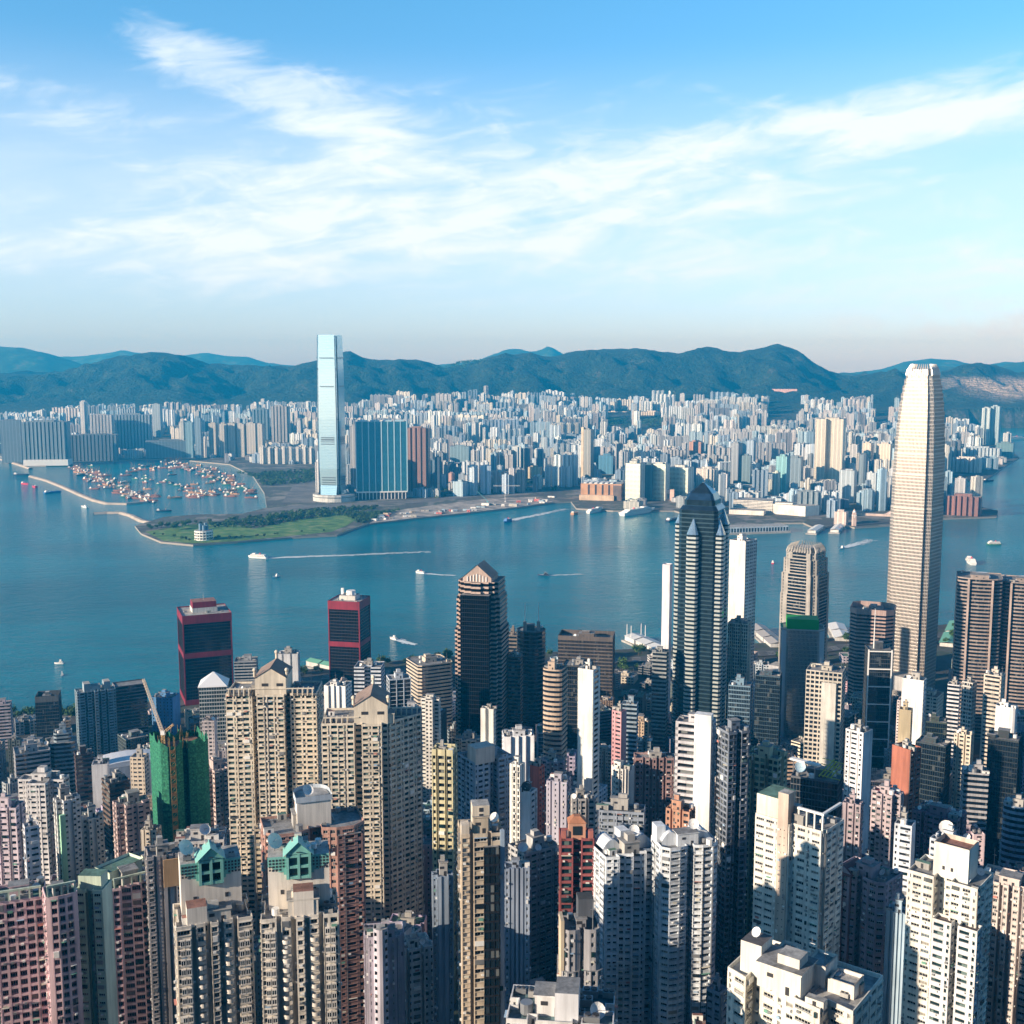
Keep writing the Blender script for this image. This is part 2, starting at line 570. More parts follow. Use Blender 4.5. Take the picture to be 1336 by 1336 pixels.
def hill_h(x, y):
    e = lerp_tab(RIDGE, x * HILL_Y / max(y, 4000.0) if y > 7000 else x)
    e += (fbm(x, 40.0, 0.0042, 5) - 0.45) * 34 * sm(7400, 8600, y)
    base = rise(x, y)
    t = sm(7300, HILL_Y, y) if y <= HILL_Y else 1 - 0.55 * sm(HILL_Y, HILL_Y + 1900, y)
    g = fbm(x, y * 0.8, 0.0014)
    t2 = t ** 1.15
    h = base * (1 - t2) + e * t2
    h += (g - 0.45) * 260 * t * (1 - t) * 3.2 + (fbm(x, y, 0.0048, 3) - 0.45) * 70 * t * (1 - t) * 4
    if y >= HILL_Y - 1: h += (fbm(x, y, 0.006, 3) - 0.5) * 14 - 4
    return max(h, base * 0.98 - 1.0)


forest = ground_mat([(0, (0.008, 0.030, 0.018)), (0.5, (0.018, 0.055, 0.026)), (0.78, (0.040, 0.085, 0.034)), (1, (0.10, 0.11, 0.065))], 0.006)
ys = np.concatenate([np.linspace(5050, 7300, 24), np.linspace(7330, HILL_Y, 84), np.linspace(HILL_Y + 60, HILL_Y + 1900, 16)])


def land_h(x, y):
    h = hill_h(x, y)
    if y < 7500 and not inside(COAST, x, y): return -3.0
    if y < 5300: h = min(h, 3.9)
    return h


city_far = ground_mat([(0, (0.02, 0.045, 0.028)), (0.5, (0.05, 0.06, 0.055)), (1, (0.13, 0.125, 0.12))], 0.008)
fm = bpy.data.materials.new('far_land'); fm.use_nodes = True; X.nt = fm.node_tree
b = fm.node_tree.nodes['Principled BSDF']
g = NN('ShaderNodeNewGeometry'); s = NN('ShaderNodeSeparateXYZ'); LK(g.outputs['Position'], s.inputs[0])
n = noise_tex(g.outputs['Position'], 0.006, 7.0, 0.65)
n2 = noise_tex(g.outputs['Position'], 0.03, 5.0, 0.7)
hillc = ramp((n * 0.55 + n2 * 0.45).smooth(0.32, 0.68), [(0, (0.004, 0.016, 0.012)), (0.45, (0.010, 0.030, 0.018)), (0.75, (0.022, 0.048, 0.024)), (1, (0.085, 0.085, 0.055))])
cityc = ramp(n2.smooth(0.3, 0.7), [(0, (0.015, 0.045, 0.025)), (0.5, (0.05, 0.06, 0.055)), (1, (0.14, 0.135, 0.13))])
zz = X(s.outputs[2]) + (n - 0.5) * 80.0
quarry = (X(s.outputs[0]) + (n2 - 0.5) * 160).smooth(2950, 3250) * zz.smooth(70, 120) * zz.smooth(270, 330, 1.0, 0.0) * X(s.outputs[1]).smooth(7500, 7800)
ter = mixc((zz / 16.0).fract().gt(0.55), (0.60, 0.48, 0.40), (0.34, 0.30, 0.24))
bp_ = NN('ShaderNodeBump'); bp_.inputs['Strength'].default_value = 1.0; bp_.inputs['Distance'].default_value = 60.0
n3 = noise_tex(g.outputs['Position'], 0.013, 6.0, 0.62); LK(X.m('ABSOLUTE', n3 - 0.5) * 2.0 * zz.smooth(70, 150), bp_.inputs['Height'])
setp(b, Normal=bp_.outputs[0], Base_Color=mixc(quarry * 0.85, mixc(zz.smooth(75, 135), cityc, hillc), ter), Roughness=0.95)
tag(grid_mesh('terrain', np.linspace(-6800, 6800, 430), ys, land_h, fm), 'wooded hills and rising land behind the far city', kind='structure')

for nm, Yr, pts, lab in (
        ('mountains', 12500.0, [(-200, 470), (-60, 455), (0, 451), (25, 453), (55, 459), (80, 467), (110, 476), (150, 486), (200, 492), (600, 492), (700, 490), (1060, 492), (1100, 486), (1130, 489), (1180, 482), (1230, 478), (1290, 482), (1320, 474), (1350, 470), (1500, 466)], 'blue hills standing behind the nearer ridge'),
        ('distant_mountains', 15500.0, [(-200, 480), (60, 466), (110, 465), (160, 457), (185, 461), (215, 467), (240, 464), (268, 460), (295, 465), (325, 466), (345, 473), (380, 477), (480, 482), (600, 474), (622, 470), (640, 463), (662, 456), (676, 455), (690, 459), (703, 458), (717, 451), (728, 458), (742, 466), (780, 474),
                                         (900, 486), (1080, 490), (1150, 482), (1180, 472), (1215, 468), (1245, 470), (1280, 478), (1310, 472), (1336, 474), (1500, 480)], 'pale distant peaks fading into the haze')):
    rd = [(P(a, b_, Yr)[0], P(a, b_, Yr)[2]) for a, b_ in pts]

    def hf(x, y, rd=rd, Yr=Yr):
        e = lerp_tab(rd, x * Yr / y)
        t = sm(Yr - 1500, Yr, y) if y <= Yr else 1 - 0.4 * sm(Yr, Yr + 900, y)
        return e * t + (fbm(x, y, 0.0022, 4) - 0.45) * 90 * t * (1 - t) * 3 + (fbm(x, y, 0.004, 3) - 0.5) * 18 * t
    tag(grid_mesh(nm, np.linspace(-9500, 9500, 260), np.linspace(Yr - 1500, Yr + 900, 26), hf, forest), lab, kind='structure')

# the air
hz, hb = new_mat('haze_air')
X.nt.nodes.remove(hb)
pv = NN('ShaderNodeVolumePrincipled')
pv.inputs['Color'].default_value = (0.015, 0.46, 1.0, 1.0)
pv.inputs['Density'].default_value = 7.6e-5
pv.inputs['Absorption Color'].default_value = (0.55, 0.55, 0.55, 1.0)
pv.inputs['Anisotropy'].default_value = 0.1
LK(pv.outputs[0], X.nt.nodes['Material Output'].inputs['Volume'])
mb = MB(); mb.prism([(-11800, -120), (11800, -120), (11800, 18000), (-11800, 18000)], -6.0, 760.0, hz, bottom=True)
# one closed box
v = [(x, y, z) for z in (-6.0, 760.0) for x, y in ((-11800, -120), (11800, -120), (11800, 18000), (-11800, 18000))]
me = bpy.data.meshes.new('haze')
me.from_pydata(v, [], [(3, 2, 1, 0), (4, 5, 6, 7), (0, 1, 5, 4), (1, 2, 6, 5), (2, 3, 7, 6), (3, 0, 4, 7)])
me.materials.append(hz)
tag(bpy.data.objects.new('haze', me), 'thin blue haze in the air over the harbour', kind='stuff')
COL.objects.link(bpy.data.objects['haze'])
# ------------------------------------------------------------------ building kit
GLASS = glass_mat(curtain=.32)
GLASS_T = glass_mat((0.010, 0.030, 0.034), light=(0.16, 0.22, 0.20))
GLASS_O = glass_mat((0.008, 0.014, 0.022), (1.8, 3.9), 0.10, 0.06, (0.10, 0.11, 0.11), 0.9)
STEEL = plain_mat('grey_metal', (0.35, 0.36, 0.37), 0.45, 0.6)
DARK = plain_mat('dark_metal', (0.05, 0.05, 0.055), 0.5, 0.3)
WHITE = plain_mat('white_paint', (0.78, 0.77, 0.74), 0.5)
CONC = wall_mat((0.40, 0.385, 0.36), 0.9)
ROOF = roof_mat()
ROOF_L = roof_mat((0.36, 0.35, 0.33))
ROOF_G = roof_mat((0.10, 0.19, 0.15))
ROOF_R = roof_mat((0.26, 0.13, 0.10))


def sym(pts):
    """mirror a half outline (from the front middle, going to +x and round to the back middle) into a closed ring"""
    return [p for p in pts] + [(-x, y) for x, y in reversed(pts)]


def FP(kind, a=1.0):
    """unit outlines, 1 wide and a deep, counter-clockwise, front towards -y"""
    h = a / 2
    if kind == 'rect': return rect(1, a)
    if kind == 'oct': c = .17; return [(-.5 + c, -h), (.5 - c, -h), (.5, -h + c), (.5, h - c), (.5 - c, h), (-.5 + c, h), (-.5, h - c), (-.5, -h + c)]
    if kind == 'cham': c = .09; return [(-.5 + c, -h), (.5 - c, -h), (.5, -h + c), (.5, h - c), (.5 - c, h), (-.5 + c, h), (-.5, h - c), (-.5, -h + c)]
    if kind == 'round': return ngon(18, .5, ry=h)
    if kind == 'bull': return [(-.5, h), (-.5, -h + .2)] + [(-.5 * math.cos(t), -h + .2 - .2 * math.sin(t)) for t in np.linspace(.3, math.pi - .3, 7)] + [(.5, -h + .2), (.5, h)]
    if kind == 'cross': k = .2; return sym([(k, -h), (k, -k * a), (.5, -k * a), (.5, k * a), (k, k * a), (k, h)])
    if kind == 'cross2': return sym([(.07, -h + .06), (.07, -h), (.27, -h), (.27, -.24 * a), (.5, -.24 * a), (.5, -.06 * a), (.45, -.06 * a), (.45, .06 * a), (.5, .06 * a), (.5, .24 * a), (.27, .24 * a), (.27, h), (.07, h), (.07, h - .06)])
    if kind == 'H': return sym([(.12, -h + .3 * a), (.12, -h), (.5, -h), (.5, h), (.12, h), (.12, h - .3 * a)])
    if kind == 'lobe3': return sym([(.15, -h), (.15, -h + .14), (.21, -h + .14), (.21, -h + .05), (.5, -h + .05), (.5, h), (.18, h), (.18, h - .1)])
    if kind == 'lobe2': return sym([(.06, -h + .22), (.06, -h + .05), (.2, -h), (.38, -h), (.5, -h + .1), (.5, h), (.1, h), (.1, h - .12)])
    if kind == 'stepped': return sym([(.12, -h), (.12, -h + .07), (.3, -h + .07), (.3, -h + .16), (.42, -h + .16), (.42, -h + .28), (.5, -h + .28), (.5, h)])
    if kind == 'saw': return [(-.5, -h), (-.28, -h - .06), (-.28, -h + .05), (-.02, -h - .04), (-.02, -h + .06), (.22, -h - .03), (.22, -h + .07), (.5, -h), (.5, h), (-.5, h)]
    if kind == 'notch': return [(-.5, -h), (-.3, -h), (-.3, -h + .1), (-.22, -h + .1), (-.22, -h), (.12, -h), (.12, -h + .12), (.2, -h + .12), (.2, -h), (.5, -h), (.5, -.1 * a), (.42, -.1 * a), (.42, .1 * a), (.5, .1 * a), (.5, h), (-.5, h), (-.5, .1 * a), (-.42, .1 * a), (-.42, -.1 * a), (-.5, -.1 * a)]
    if kind == 'bays': return sym([(.05, -h), (.05, -h + .12), (.12, -h + .12), (.12, -h + .03), (.24, -h + .03), (.24, -h + .11), (.3, -h + .11), (.3, -h + .02), (.5, -h + .02), (.5, -h + .2), (.46, -h + .2), (.46, h - .2), (.5, h - .2), (.5, h)])
    raise KeyError(kind)


class St:
    """facade style: what stands proud of the glass on one wall"""
    def __init__(s, kind, bay=3.2, pier=1.3, sp=0.52, d=0.35, wall2=None, vary=None, ledge=None):
        s.kind, s.bay, s.pier, s.sp, s.d, s.wall2 = kind, bay, pier, sp, d, wall2
        s.vary = kind == 'grid' and bay <= 3.5 if vary is None else vary
        s.ledge = (.28 if kind == 'grid' and 2.4 < bay <= 3.5 else 0) if ledge is None else ledge


CANOPY = [plain_mat('canopy', c, .8) for c in ((.62, .60, .55), (.14, .32, .24), (.30, .42, .55), (.48, .20, .16), (.10, .12, .14), (.66, .62, .50))]
GRID, GRIDW, BAND, RIB, CURT, BLANK = St('grid'), St('grid', 3.4, 1.0, .45), St('band', sp=.45), St('rib', 2.2, .7, .25), St('curtain', 1.6, .14, .14, .12), St('blank')
GRIDN = St('grid', 2.5, 1.2, .55)
SLIT = St('grid', 4.6, 3.6, .6)


def facade(mb, poly, z0, z1, fh, style, side, wall, glass, acc=None, ac=0.0, rnd=random, opens=None, d=None):
    """walls of one storey stack: glass behind, spandrels and piers in front of it"""
    d = style.d if d is None else d
    acc = acc or wall
    n = len(poly); q = offset(poly, d); nf = max(1, round((z1 - z0) / fh)); f = (z1 - z0) / nf
    zs = z0 + f * np.arange(nf)
    for i in range(n):
        p0, p1, q0, q1 = (np.array(k) for k in (poly[i], poly[(i + 1) % n], q[i], q[(i + 1) % n]))
        L = float(np.hypot(*(p1 - p0)))
        if L < 0.05: continue
        t = (p1 - p0) / L; nr = np.array((t[1], -t[0]))
        s = side if (side is not None and abs(nr[0]) > 0.8) else style
        if L < (1.7 if s.kind == 'grid' else .6) or s.kind == 'blank':
            mb.quads([[(*p0, z0), (*p1, z0), (*p1, z1), (*p0, z1)]], wall); continue
        mb.quads([[(*q0, z0), (*q1, z0), (*q1, z1), (*q0, z1)]], glass)
        sp = s.sp * f
        if s.kind in ('grid', 'band', 'curtain', 'rib'):
            a = np.zeros((nf, 4, 3)); b = np.zeros((nf, 4, 3)); c = np.zeros((nf, 4, 3))
            e = 0.0 if s.kind != 'rib' else d * 0.6
            P0, P1 = p0 - nr * e, p1 - nr * e
            for k, (pt, up) in enumerate(((P0, 0), (P1, 0), (P1, 1), (P0, 1))): a[:, k, :2] = pt; a[:, k, 2] = zs + up * sp
            for k, pt in enumerate((P0, P1, q1, q0)): b[:, k, :2] = pt; b[:, k, 2] = zs + sp
            for k, pt in enumerate((q0, q1, P1, P0)): c[:, k, :2] = pt; c[:, k, 2] = zs
            mb.quads(np.concatenate([a, b, c]), acc if s.kind in ('band', 'grid') else wall)
        if s.kind in ('grid', 'rib', 'curtain'):
            nb = max(1, round(L / s.bay)); w = L / nb; pw = min(s.pier, w * 0.8)
            u = np.arange(nb + 1) * w; ww = np.full(nb, w - pw)
            if s.kind == 'grid' and s.vary and nb >= 2:
                # flats: wide living-room windows and narrow ones in turn, the same on every floor
                pat = rnd.choice(((1, .45), (1, 1, .4), (.5, 1, 1), (1, .35, .8), (.7, 1.2)))
                k_ = np.array([pat[j % len(pat)] for j in range(nb)]); k_ = k_ if rnd.random() < .5 else k_[::-1]
                cw = k_ / k_.sum() * L; u = np.concatenate([[0], np.cumsum(cw)]); pw = min(pw, cw.min() * .6); ww = cw - pw
            lo, hi = np.clip(u - pw / 2, 0, L), np.clip(u + pw / 2, 0, L)
            o = 0.05 if s.kind != 'curtain' else 0.03
            F0, F1 = p0 + np.outer(lo, t) + nr * o, p0 + np.outer(hi, t) + nr * o
            B0, B1 = p0 + np.outer(lo, t) - nr * d, p0 + np.outer(hi, t) - nr * d
            m = nb + 1
            def wallq(A, B):
                r = np.zeros((m, 4, 3)); r[:, 0, :2] = A; r[:, 1, :2] = B; r[:, 2, :2] = B; r[:, 3, :2] = A
                r[:, :2, 2] = z0; r[:, 2:, 2] = z1; return r
            mb.quads(np.concatenate([wallq(F0, F1), wallq(B0, F0), wallq(F1, B1)]), s.wall2 or wall)
            if s.kind == 'grid':
                if opens is not None:
                    for k in range(nf):
                        for j in range(nb): opens.append((p0 + t * (u[j] + u[j + 1]) / 2 - nr * (d - 0.02), math.atan2(t[1], t[0]), zs[k] + sp, ww[j], f - sp, nr))
                if s.ledge:
                    for j in range(nb):
                        if ww[j] < 1.1 or (j * 7 + i) % 3 == 2: continue
                        a0, a1 = p0 + t * (u[j] + pw * .3), p0 + t * (u[j + 1] - pw * .3); e0, e1 = a0 + nr * s.ledge, a1 + nr * s.ledge
                        for zo, th in ((sp - .12, .2), (f - .10, .16)):
                            r1, r2, r3 = np.zeros((nf, 4, 3)), np.zeros((nf, 4, 3)), np.zeros((nf, 4, 3))
                            for k, (pt, up) in enumerate(((e0, 0), (e1, 0), (e1, 1), (e0, 1))): r1[:, k, :2] = pt; r1[:, k, 2] = zs + zo + th * up
                            for k, pt in enumerate((e0, e1, a1, a0)): r2[:, k, :2] = pt; r2[:, k, 2] = zs + zo + th
                            for k, pt in enumerate((a0, a1, e1, e0)): r3[:, k, :2] = pt; r3[:, k, 2] = zs + zo
                            mb.quads(np.concatenate([r1, r2, r3]), wall)
                if ac > 0:
                    for j in range(nb):
                        # here and there a flat has closed in its window bay or hung a canopy or washing out; drain pipes run down the piers
                        if rnd.random() < .35: box_quads(mb, p0 + t * min(max(u[j] + .25, .2), L - .2) + nr * .12, t, nr, .2, .2, z0, z1 - z0, rnd.choice((STEEL, DARK, wall)))
                        for k in range(nf):
                            r = rnd.random()
                            if r < .045: box_quads(mb, p0 + t * (u[j] + u[j + 1]) / 2 + nr * .2, t, nr, ww[j] * .95, .7, zs[k] + sp, f - sp, rnd.choice((GLASS_T, STEEL, WHITE, GLASS)))
                            elif r < .10: box_quads(mb, p0 + t * (u[j] + u[j + 1]) / 2 + nr * .4, t, nr, ww[j], .8, zs[k] + f - .12, .12, rnd.choice(CANOPY))
                            elif r < .15: box_quads(mb, p0 + t * (u[j] + u[j + 1]) / 2 + nr * .55, t, nr, min(1.6, ww[j]), .08, zs[k] + sp - 1.0, rnd.uniform(.6, .95), rnd.choice(CANOPY))
                    K = [(k, j) for k in range(nf) for j in range(nb) if rnd.random() < ac]
                    for k, j in K:
                        cx = p0 + t * ((u[j] + u[j + 1]) / 2 + rnd.uniform(-.3, .3) * ww[j]) + nr * 0.35
                        box_quads(mb, cx, t, nr, 0.85, 0.66, zs[k] + sp - 0.75, 0.6, WHITE if rnd.random() < .6 else STEEL)
    # close the ring at the top
    mb.quads([[(*poly[i], z1), (*poly[(i + 1) % n], z1), (*q[(i + 1) % n], z1), (*q[i], z1)] for i in range(n)], wall)


def box_quads(mb, c, t, nr, w, dp, z, h, m):
    a, b = c - t * w / 2 - nr * dp / 2, c + t * w / 2 - nr * dp / 2
    p = [a, b, b + nr * dp, a + nr * dp]
    mb.quads([[(*p[2], z), (*p[3], z), (*p[3], z + h), (*p[2], z + h)][::-1], [(*p[1], z), (*p[2], z), (*p[2], z + h), (*p[1], z + h)], [(*p[3], z), (*p[0], z), (*p[0], z + h), (*p[3], z + h)],
              [(*p[0], z + h), (*p[1], z + h), (*p[2], z + h), (*p[3], z + h)], [(*p[3], z), (*p[2], z), (*p[1], z), (*p[0], z)]], m)


def roof_part(root, poly, z, wall, deck, h=1.1, name='roof', lip=0.0):
    mb = MB(); p = offset(poly, -lip) if lip else poly; q = offset(p, 0.28)
    mb.side(p, p, z - 0.02 if not lip else z - 0.5, z + h, wall); mb.side(q[::-1], q[::-1], z + 0.03, z + h, wall)
    n = len(p)
    mb.quads([[(*p[i], z + h), (*p[(i + 1) % n], z + h), (*q[(i + 1) % n], z + h), (*q[i], z + h)] for i in range(n)], wall)
    mb.cap(q, z + 0.03, deck)
    return mb.build(name, root)


def dish(root, x, y, z, r=1.8, az=0.4, mat=None):
    mb = MB(); mat = mat or WHITE
    c = Vector((x, y, z + r * 1.1)); ax = Vector((math.sin(az) * .8, -math.cos(az) * .8, .6)).normalized()
    e1 = ax.orthogonal().normalized(); e2 = ax.cross(e1)
    rings = [[c + (e1 * math.cos(t) + e2 * math.sin(t)) * r * k + ax * r * .32 * k * k for t in np.linspace(0, 2 * math.pi, 13)[:-1]] for k in (0.15, .6, 1.0)]
    for A, B in zip(rings, rings[1:]): mb.quads([[A[k], A[(k + 1) % 12], B[(k + 1) % 12], B[k]] for k in range(12)], mat)
    mb.tris([[rings[0][0], rings[0][k + 1], rings[0][k]] for k in range(1, 11)], mat)
    mb.tube((x, y, z), c, 0.15, STEEL); mb.tube(c, c + ax * r * .9, 0.06, STEEL)
    return mb.build('satellite_dish', root)


def clutter(root, poly, z, rnd, n, wall, k=1.0):
    """what stands on a flat roof: lift house, tanks, cooling units, pipes, masts; each a part"""
    xs = [p[0] for p in poly]; ys = [p[1] for p in poly]
    inn = offset(poly, 1.0 * k)
    cx, cy = sum(xs) / len(xs), sum(ys) / len(ys); W, D = max(xs) - min(xs), max(ys) - min(ys)
    mb = MB(); w, d, h = W * rnd.uniform(.26, .4), D * rnd.uniform(.26, .4), rnd.uniform(3.2, 6.0) * k
    ox, oy = cx + rnd.uniform(-.08, .08) * W, cy + rnd.uniform(-.05, .12) * D
    mb.box(ox, oy, z, w, d, h, wall, 0, ROOF_L)
    mb.box(ox, oy, z + h + .02, w + .7, d + .7, .35, wall, 0, ROOF)
    mb.box(ox + w * .2, oy - d / 2 - .04, z + .05, 1.0, .08, 2.1, DARK); mb.box(ox - w * .2, oy - d / 2 - .04, z + h * .55, 1.6, .08, 1.0, DARK)
    if rnd.random() < .6: mb.box(ox + rnd.uniform(-.2, .2) * w, oy, z + h + .37, w * .5, d * .55, rnd.uniform(1.6, 3) * k, wall, 0, ROOF_L)
    mb.build('plant_room', root)
    if n > 2:
        mb = MB(); pm = STEEL if rnd.random() < .6 else DARK
        for _ in range(4):
            a = (rnd.uniform(min(xs), max(xs)), rnd.uniform(min(ys), max(ys))); b = (rnd.uniform(min(xs), max(xs)), a[1]) if rnd.random() < .5 else (a[0], rnd.uniform(min(ys), max(ys)))
            if inside(inn, *a) and inside(inn, *b): mb.tube((*a, z + .35), (*b, z + .35), .16, pm, 4); mb.tube((*a, z), (*a, z + .35), .16, pm, 4)
        if mb.q: mb.build('roof_pipe', root)
    used = [(ox, oy, max(w, d) * .62)]
    for _ in range(n * 4):
        if n <= 0: break
        x, y = rnd.uniform(min(xs), max(xs)), rnd.uniform(min(ys), max(ys))
        if not inside(inn, x, y) or any(math.hypot(x - a, y - b) < r + 1.2 for a, b, r in used): continue
        n -= 1; r = rnd.random(); mb = MB()
        if r < .3:
            rr = rnd.uniform(.9, 1.5) * k; mb.cyl(x, y, z + .6, rr, rr * 1.7, STEEL if rnd.random() < .5 else WHITE, 10)
            for a in range(3): mb.box(x + rr * .7 * math.cos(a * 2.1), y + rr * .7 * math.sin(a * 2.1), z, .2, .2, .62, DARK)
            mb.build('water_tank', root); used.append((x, y, rr))
        elif r < .62:
            s = rnd.uniform(1.2, 2.4) * k; mb.box(x, y, z + .2, s * 1.6, s, s * .8, STEEL if rnd.random() < .6 else CONC, 0)
            mb.cyl(x - s * .38, y, z + .2 + s * .8, s * .33, .25, DARK, 8); mb.cyl(x + s * .38, y, z + .2 + s * .8, s * .33, .25, DARK, 8)
            mb.build('cooling_unit', root); used.append((x, y, s))
        elif r < .72:
            dish(root, x, y, z, rnd.uniform(1.0, 1.7) * k, rnd.uniform(-1, 1)); used.append((x, y, 1.8))
        elif r < .84:
            hh = rnd.uniform(5, 11) * k; mb.tube((x, y, z), (x, y, z + hh), .14, STEEL, 5, .05)
            mb.tube((x - .8, y, z + hh * .7), (x + .8, y, z + hh * .7), .05, STEEL); mb.build('antenna', root); used.append((x, y, .6))
        else:
            L = rnd.uniform(3, 6) * k; mb.box(x, y, z, L, 2.2 * k, 2.4, rnd.choice((WHITE, CONC, wall)), 0, rnd.choice((ROOF_G, ROOF_R, ROOF_L)))
            mb.box(x, y - 1.12 * k, z + .1, .9, .06, 1.9, DARK); mb.build('roof_shed', root); used.append((x, y, L * .5))


def window_unit(w, h, glass, frame, rnd):
    """one window: pane, frame, mullion, sill and, on some, an air conditioner under it"""
    mb = MB(); b = .09
    mb.quads([[(-w / 2, 0, 0), (w / 2, 0, 0), (w / 2, 0, h), (-w / 2, 0, h)]], glass)
    def bar(x0, x1, z0, z1): mb.box((x0 + x1) / 2, -.05, z0, x1 - x0, .1, z1 - z0, frame, bottom=True)
    bar(-w / 2, w / 2, 0, b); bar(-w / 2, w / 2, h - b, h); bar(-w / 2, -w / 2 + b, b, h - b); bar(w / 2 - b, w / 2, b, h - b)
    for k in range(1, max(2, round(w / .9))): x = -w / 2 + w * k / max(2, round(w / .9)); bar(x - .035, x + .035, b, h - b)
    bar(-w / 2 + b, w / 2 - b, h * .68, h * .68 + .06)
    return mb


WIN_GLASS = None


def near_glass():
    global WIN_GLASS
    if WIN_GLASS: return WIN_GLASS
    m, b = new_mat('window_pane')
    oi = NN('ShaderNodeObjectInfo'); g = NN('ShaderNodeNewGeometry')
    r = (X(oi.outputs['Random']) * 7.31 + X(g.outputs['Random Per Island'])).fract()
    col = ramp(r, [(0, (0.006, 0.008, 0.010)), (0.62, (0.02, 0.028, 0.032)), (0.72, (0.05, 0.075, 0.08)), (0.84, (0.26, 0.24, 0.20)), (0.93, (0.10, 0.13, 0.15)), (1.0, (0.34, 0.33, 0.31))], 'CONSTANT')
    setp(b, Base_Color=col, Roughness=0.08)
    WIN_GLASS = m
    return m


def add_windows(root, opens, frame, most=100):
    """the hundred windows that show largest are parts of their own; the rest of the building's windows are one part"""
    mw = Matrix.Translation(root.location) @ Matrix.Rotation(root.rotation_euler.z, 4, 'Z')
    eye = Vector((0, 0, CAMH)); sc = []
    for o in opens:
        c, ang, z, w, h, nr = o
        p = mw @ Vector((c[0], c[1], z + h / 2)); nn = mw.to_3x3() @ Vector((nr[0], nr[1], 0))
        v = eye - p; f = nn.dot(v.normalized())
        px, py = proj(*p)
        on = -10 < px < 1346 and py < 1346
        sc.append((w * h * f / v.length_squared if on and f > 0 else -1.0, o))
    sc.sort(key=lambda k: -k[0])
    cache, cmb = {}, {}
    def unit_mb(w, h):
        k = (round(w, 2), round(h, 2))
        if k not in cmb: cmb[k] = window_unit(w, h, near_glass(), frame, random)
        return cmb[k]
    def unit(w, h):
        k = (round(w, 2), round(h, 2))
        if k not in cache: cache[k] = unit_mb(w, h).mesh('window')
        return cache[k]
    for a, (c, ang, z, w, h, nr) in sc[:most]:
        if a <= 0: continue
        o = bpy.data.objects.new('window', unit(w, h)); COL.objects.link(o); o.parent = root
        o.location = (c[0], c[1], z); o.rotation_euler = (0, 0, ang)
    rest = [o for a, o in sc[most:] if a > 0]
    if rest:
        mb = MB()
        for c, ang, z, w, h, nr in rest:
            ca, sa = math.cos(ang), math.sin(ang)
            u = unit_mb(w, h)
            for arr, mi in zip(u.q, u.qm):
                r = arr.copy(); r[..., 0] = arr[..., 0] * ca - arr[..., 1] * sa + c[0]; r[..., 1] = arr[..., 0] * sa + arr[..., 1] * ca + c[1]; r[..., 2] = arr[..., 2] + z
                mb.quads(r, u.mats[mi[0]])
        tag(mb.build('window_rest', root), kind='stuff')


LAND = []      # (name used in labels, px0, px1, top py, visible bottom py, depth)
PLAN = []      # plan footprints: x, y, radius


def tower(name, cat, label, px, py, Y, pw, fp='rect', asp=1.0, rot=0.0, fh=3.1, style=GRID, side=None, wall=(.5, .5, .5), glass=None, acc=None, vis=1336, base=None,
          tiers=None, deck=None, n=4, ac=0.0, near=False, short=None, par=1.1, frame=(.6, .6, .58), seed=None, group=None, k=1.0, roofs=True, d=None):
    x, _, z1 = P(px, py, Y)
    rz = R(rot) - math.atan2(x, Y)
    zb = (ground_near(x, Y) - 6.0 if Y < 2000 else 3.0) if base is None else base
    depth = Y * CT - (z1 - CAMH) * ST
    W = pw / FPX * depth
    unit = FP(fp, asp) if isinstance(fp, str) else fp
    ex = [a * math.cos(R(rot)) - b * math.sin(R(rot)) for a, b in unit]
    s = W / (max(ex) - min(ex))
    poly = [(a * s, b * s) for a, b in unit]
    root = thing(name, label, cat, (x, Y, zb), group, rz)
    h = z1 - zb
    rnd = random.Random(seed if seed is not None else int(px * 7 + py))
    wm = wall if isinstance(wall, bpy.types.Material) else wall_mat(wall)
    am = None if acc is None else (acc if isinstance(acc, bpy.types.Material) else wall_mat(acc))
    gm = glass or GLASS
    opens = [] if near else None
    if ac == 0 and Y < 720 and 'apartment' in cat: ac = .2
    mb = MB(); top = poly
    tiers = tiers or [(0.0, 1.0)]
    for i, (f0, sc) in enumerate(tiers):
        f1 = tiers[i + 1][0] if i + 1 < len(tiers) else 1.0
        top = [(a * sc, b * sc) for a, b in poly]
        facade(mb, top, h * f0, h * f1, fh, style, side, wm, gm, am, ac, rnd, opens, d)
        if i + 1 < len(tiers): mb.cap(top, h * f1 + .01, deck or ROOF)
    if not roofs: mb.cap(top, h + .01, deck or ROOF)
    mb.build('wall', root)
    rp = roof_part(root, top, h, wm, deck or ROOF, par) if roofs else root
    if n > 0: clutter(rp, top, h + .04, rnd, n + (4 if near else 1 if Y < 900 else 0), wm if rnd.random() < .7 else CONC, k)
    if near: add_windows(root, opens, plain_mat('window_frame', frame, 0.5))
    rad = max(math.hypot(*p) for p in poly)
    PLAN.append((x, Y, rad))
    LAND.append((short, px - pw / 2, px + pw / 2, py, vis, Y))
    return root, top, h, s
# ------------------------------------------------------------------ landmark towers of the near shore
T = tower
CREAM, CREAM2 = (.72, .64, .52), (.60, .52, .40)
WHT, OFFW, GREYW = (.80, .78, .73), (.68, .66, .61), (.50, .51, .52)
LILAC, PINK, SALMON = (.56, .49, .55), (.66, .46, .47), (.62, .38, .30)
BLUEG, BLUEW, MINT = (.30, .38, .45), (.50, .58, .66), (.42, .60, .48)
BROWN, DBROWN, GREY, DGREY = (.20, .14, .11), (.10, .075, .065), (.33, .33, .33), (.12, .13, .14)
RED = (.24, .022, .04)
APT, OFF = 'apartment tower', 'office tower'


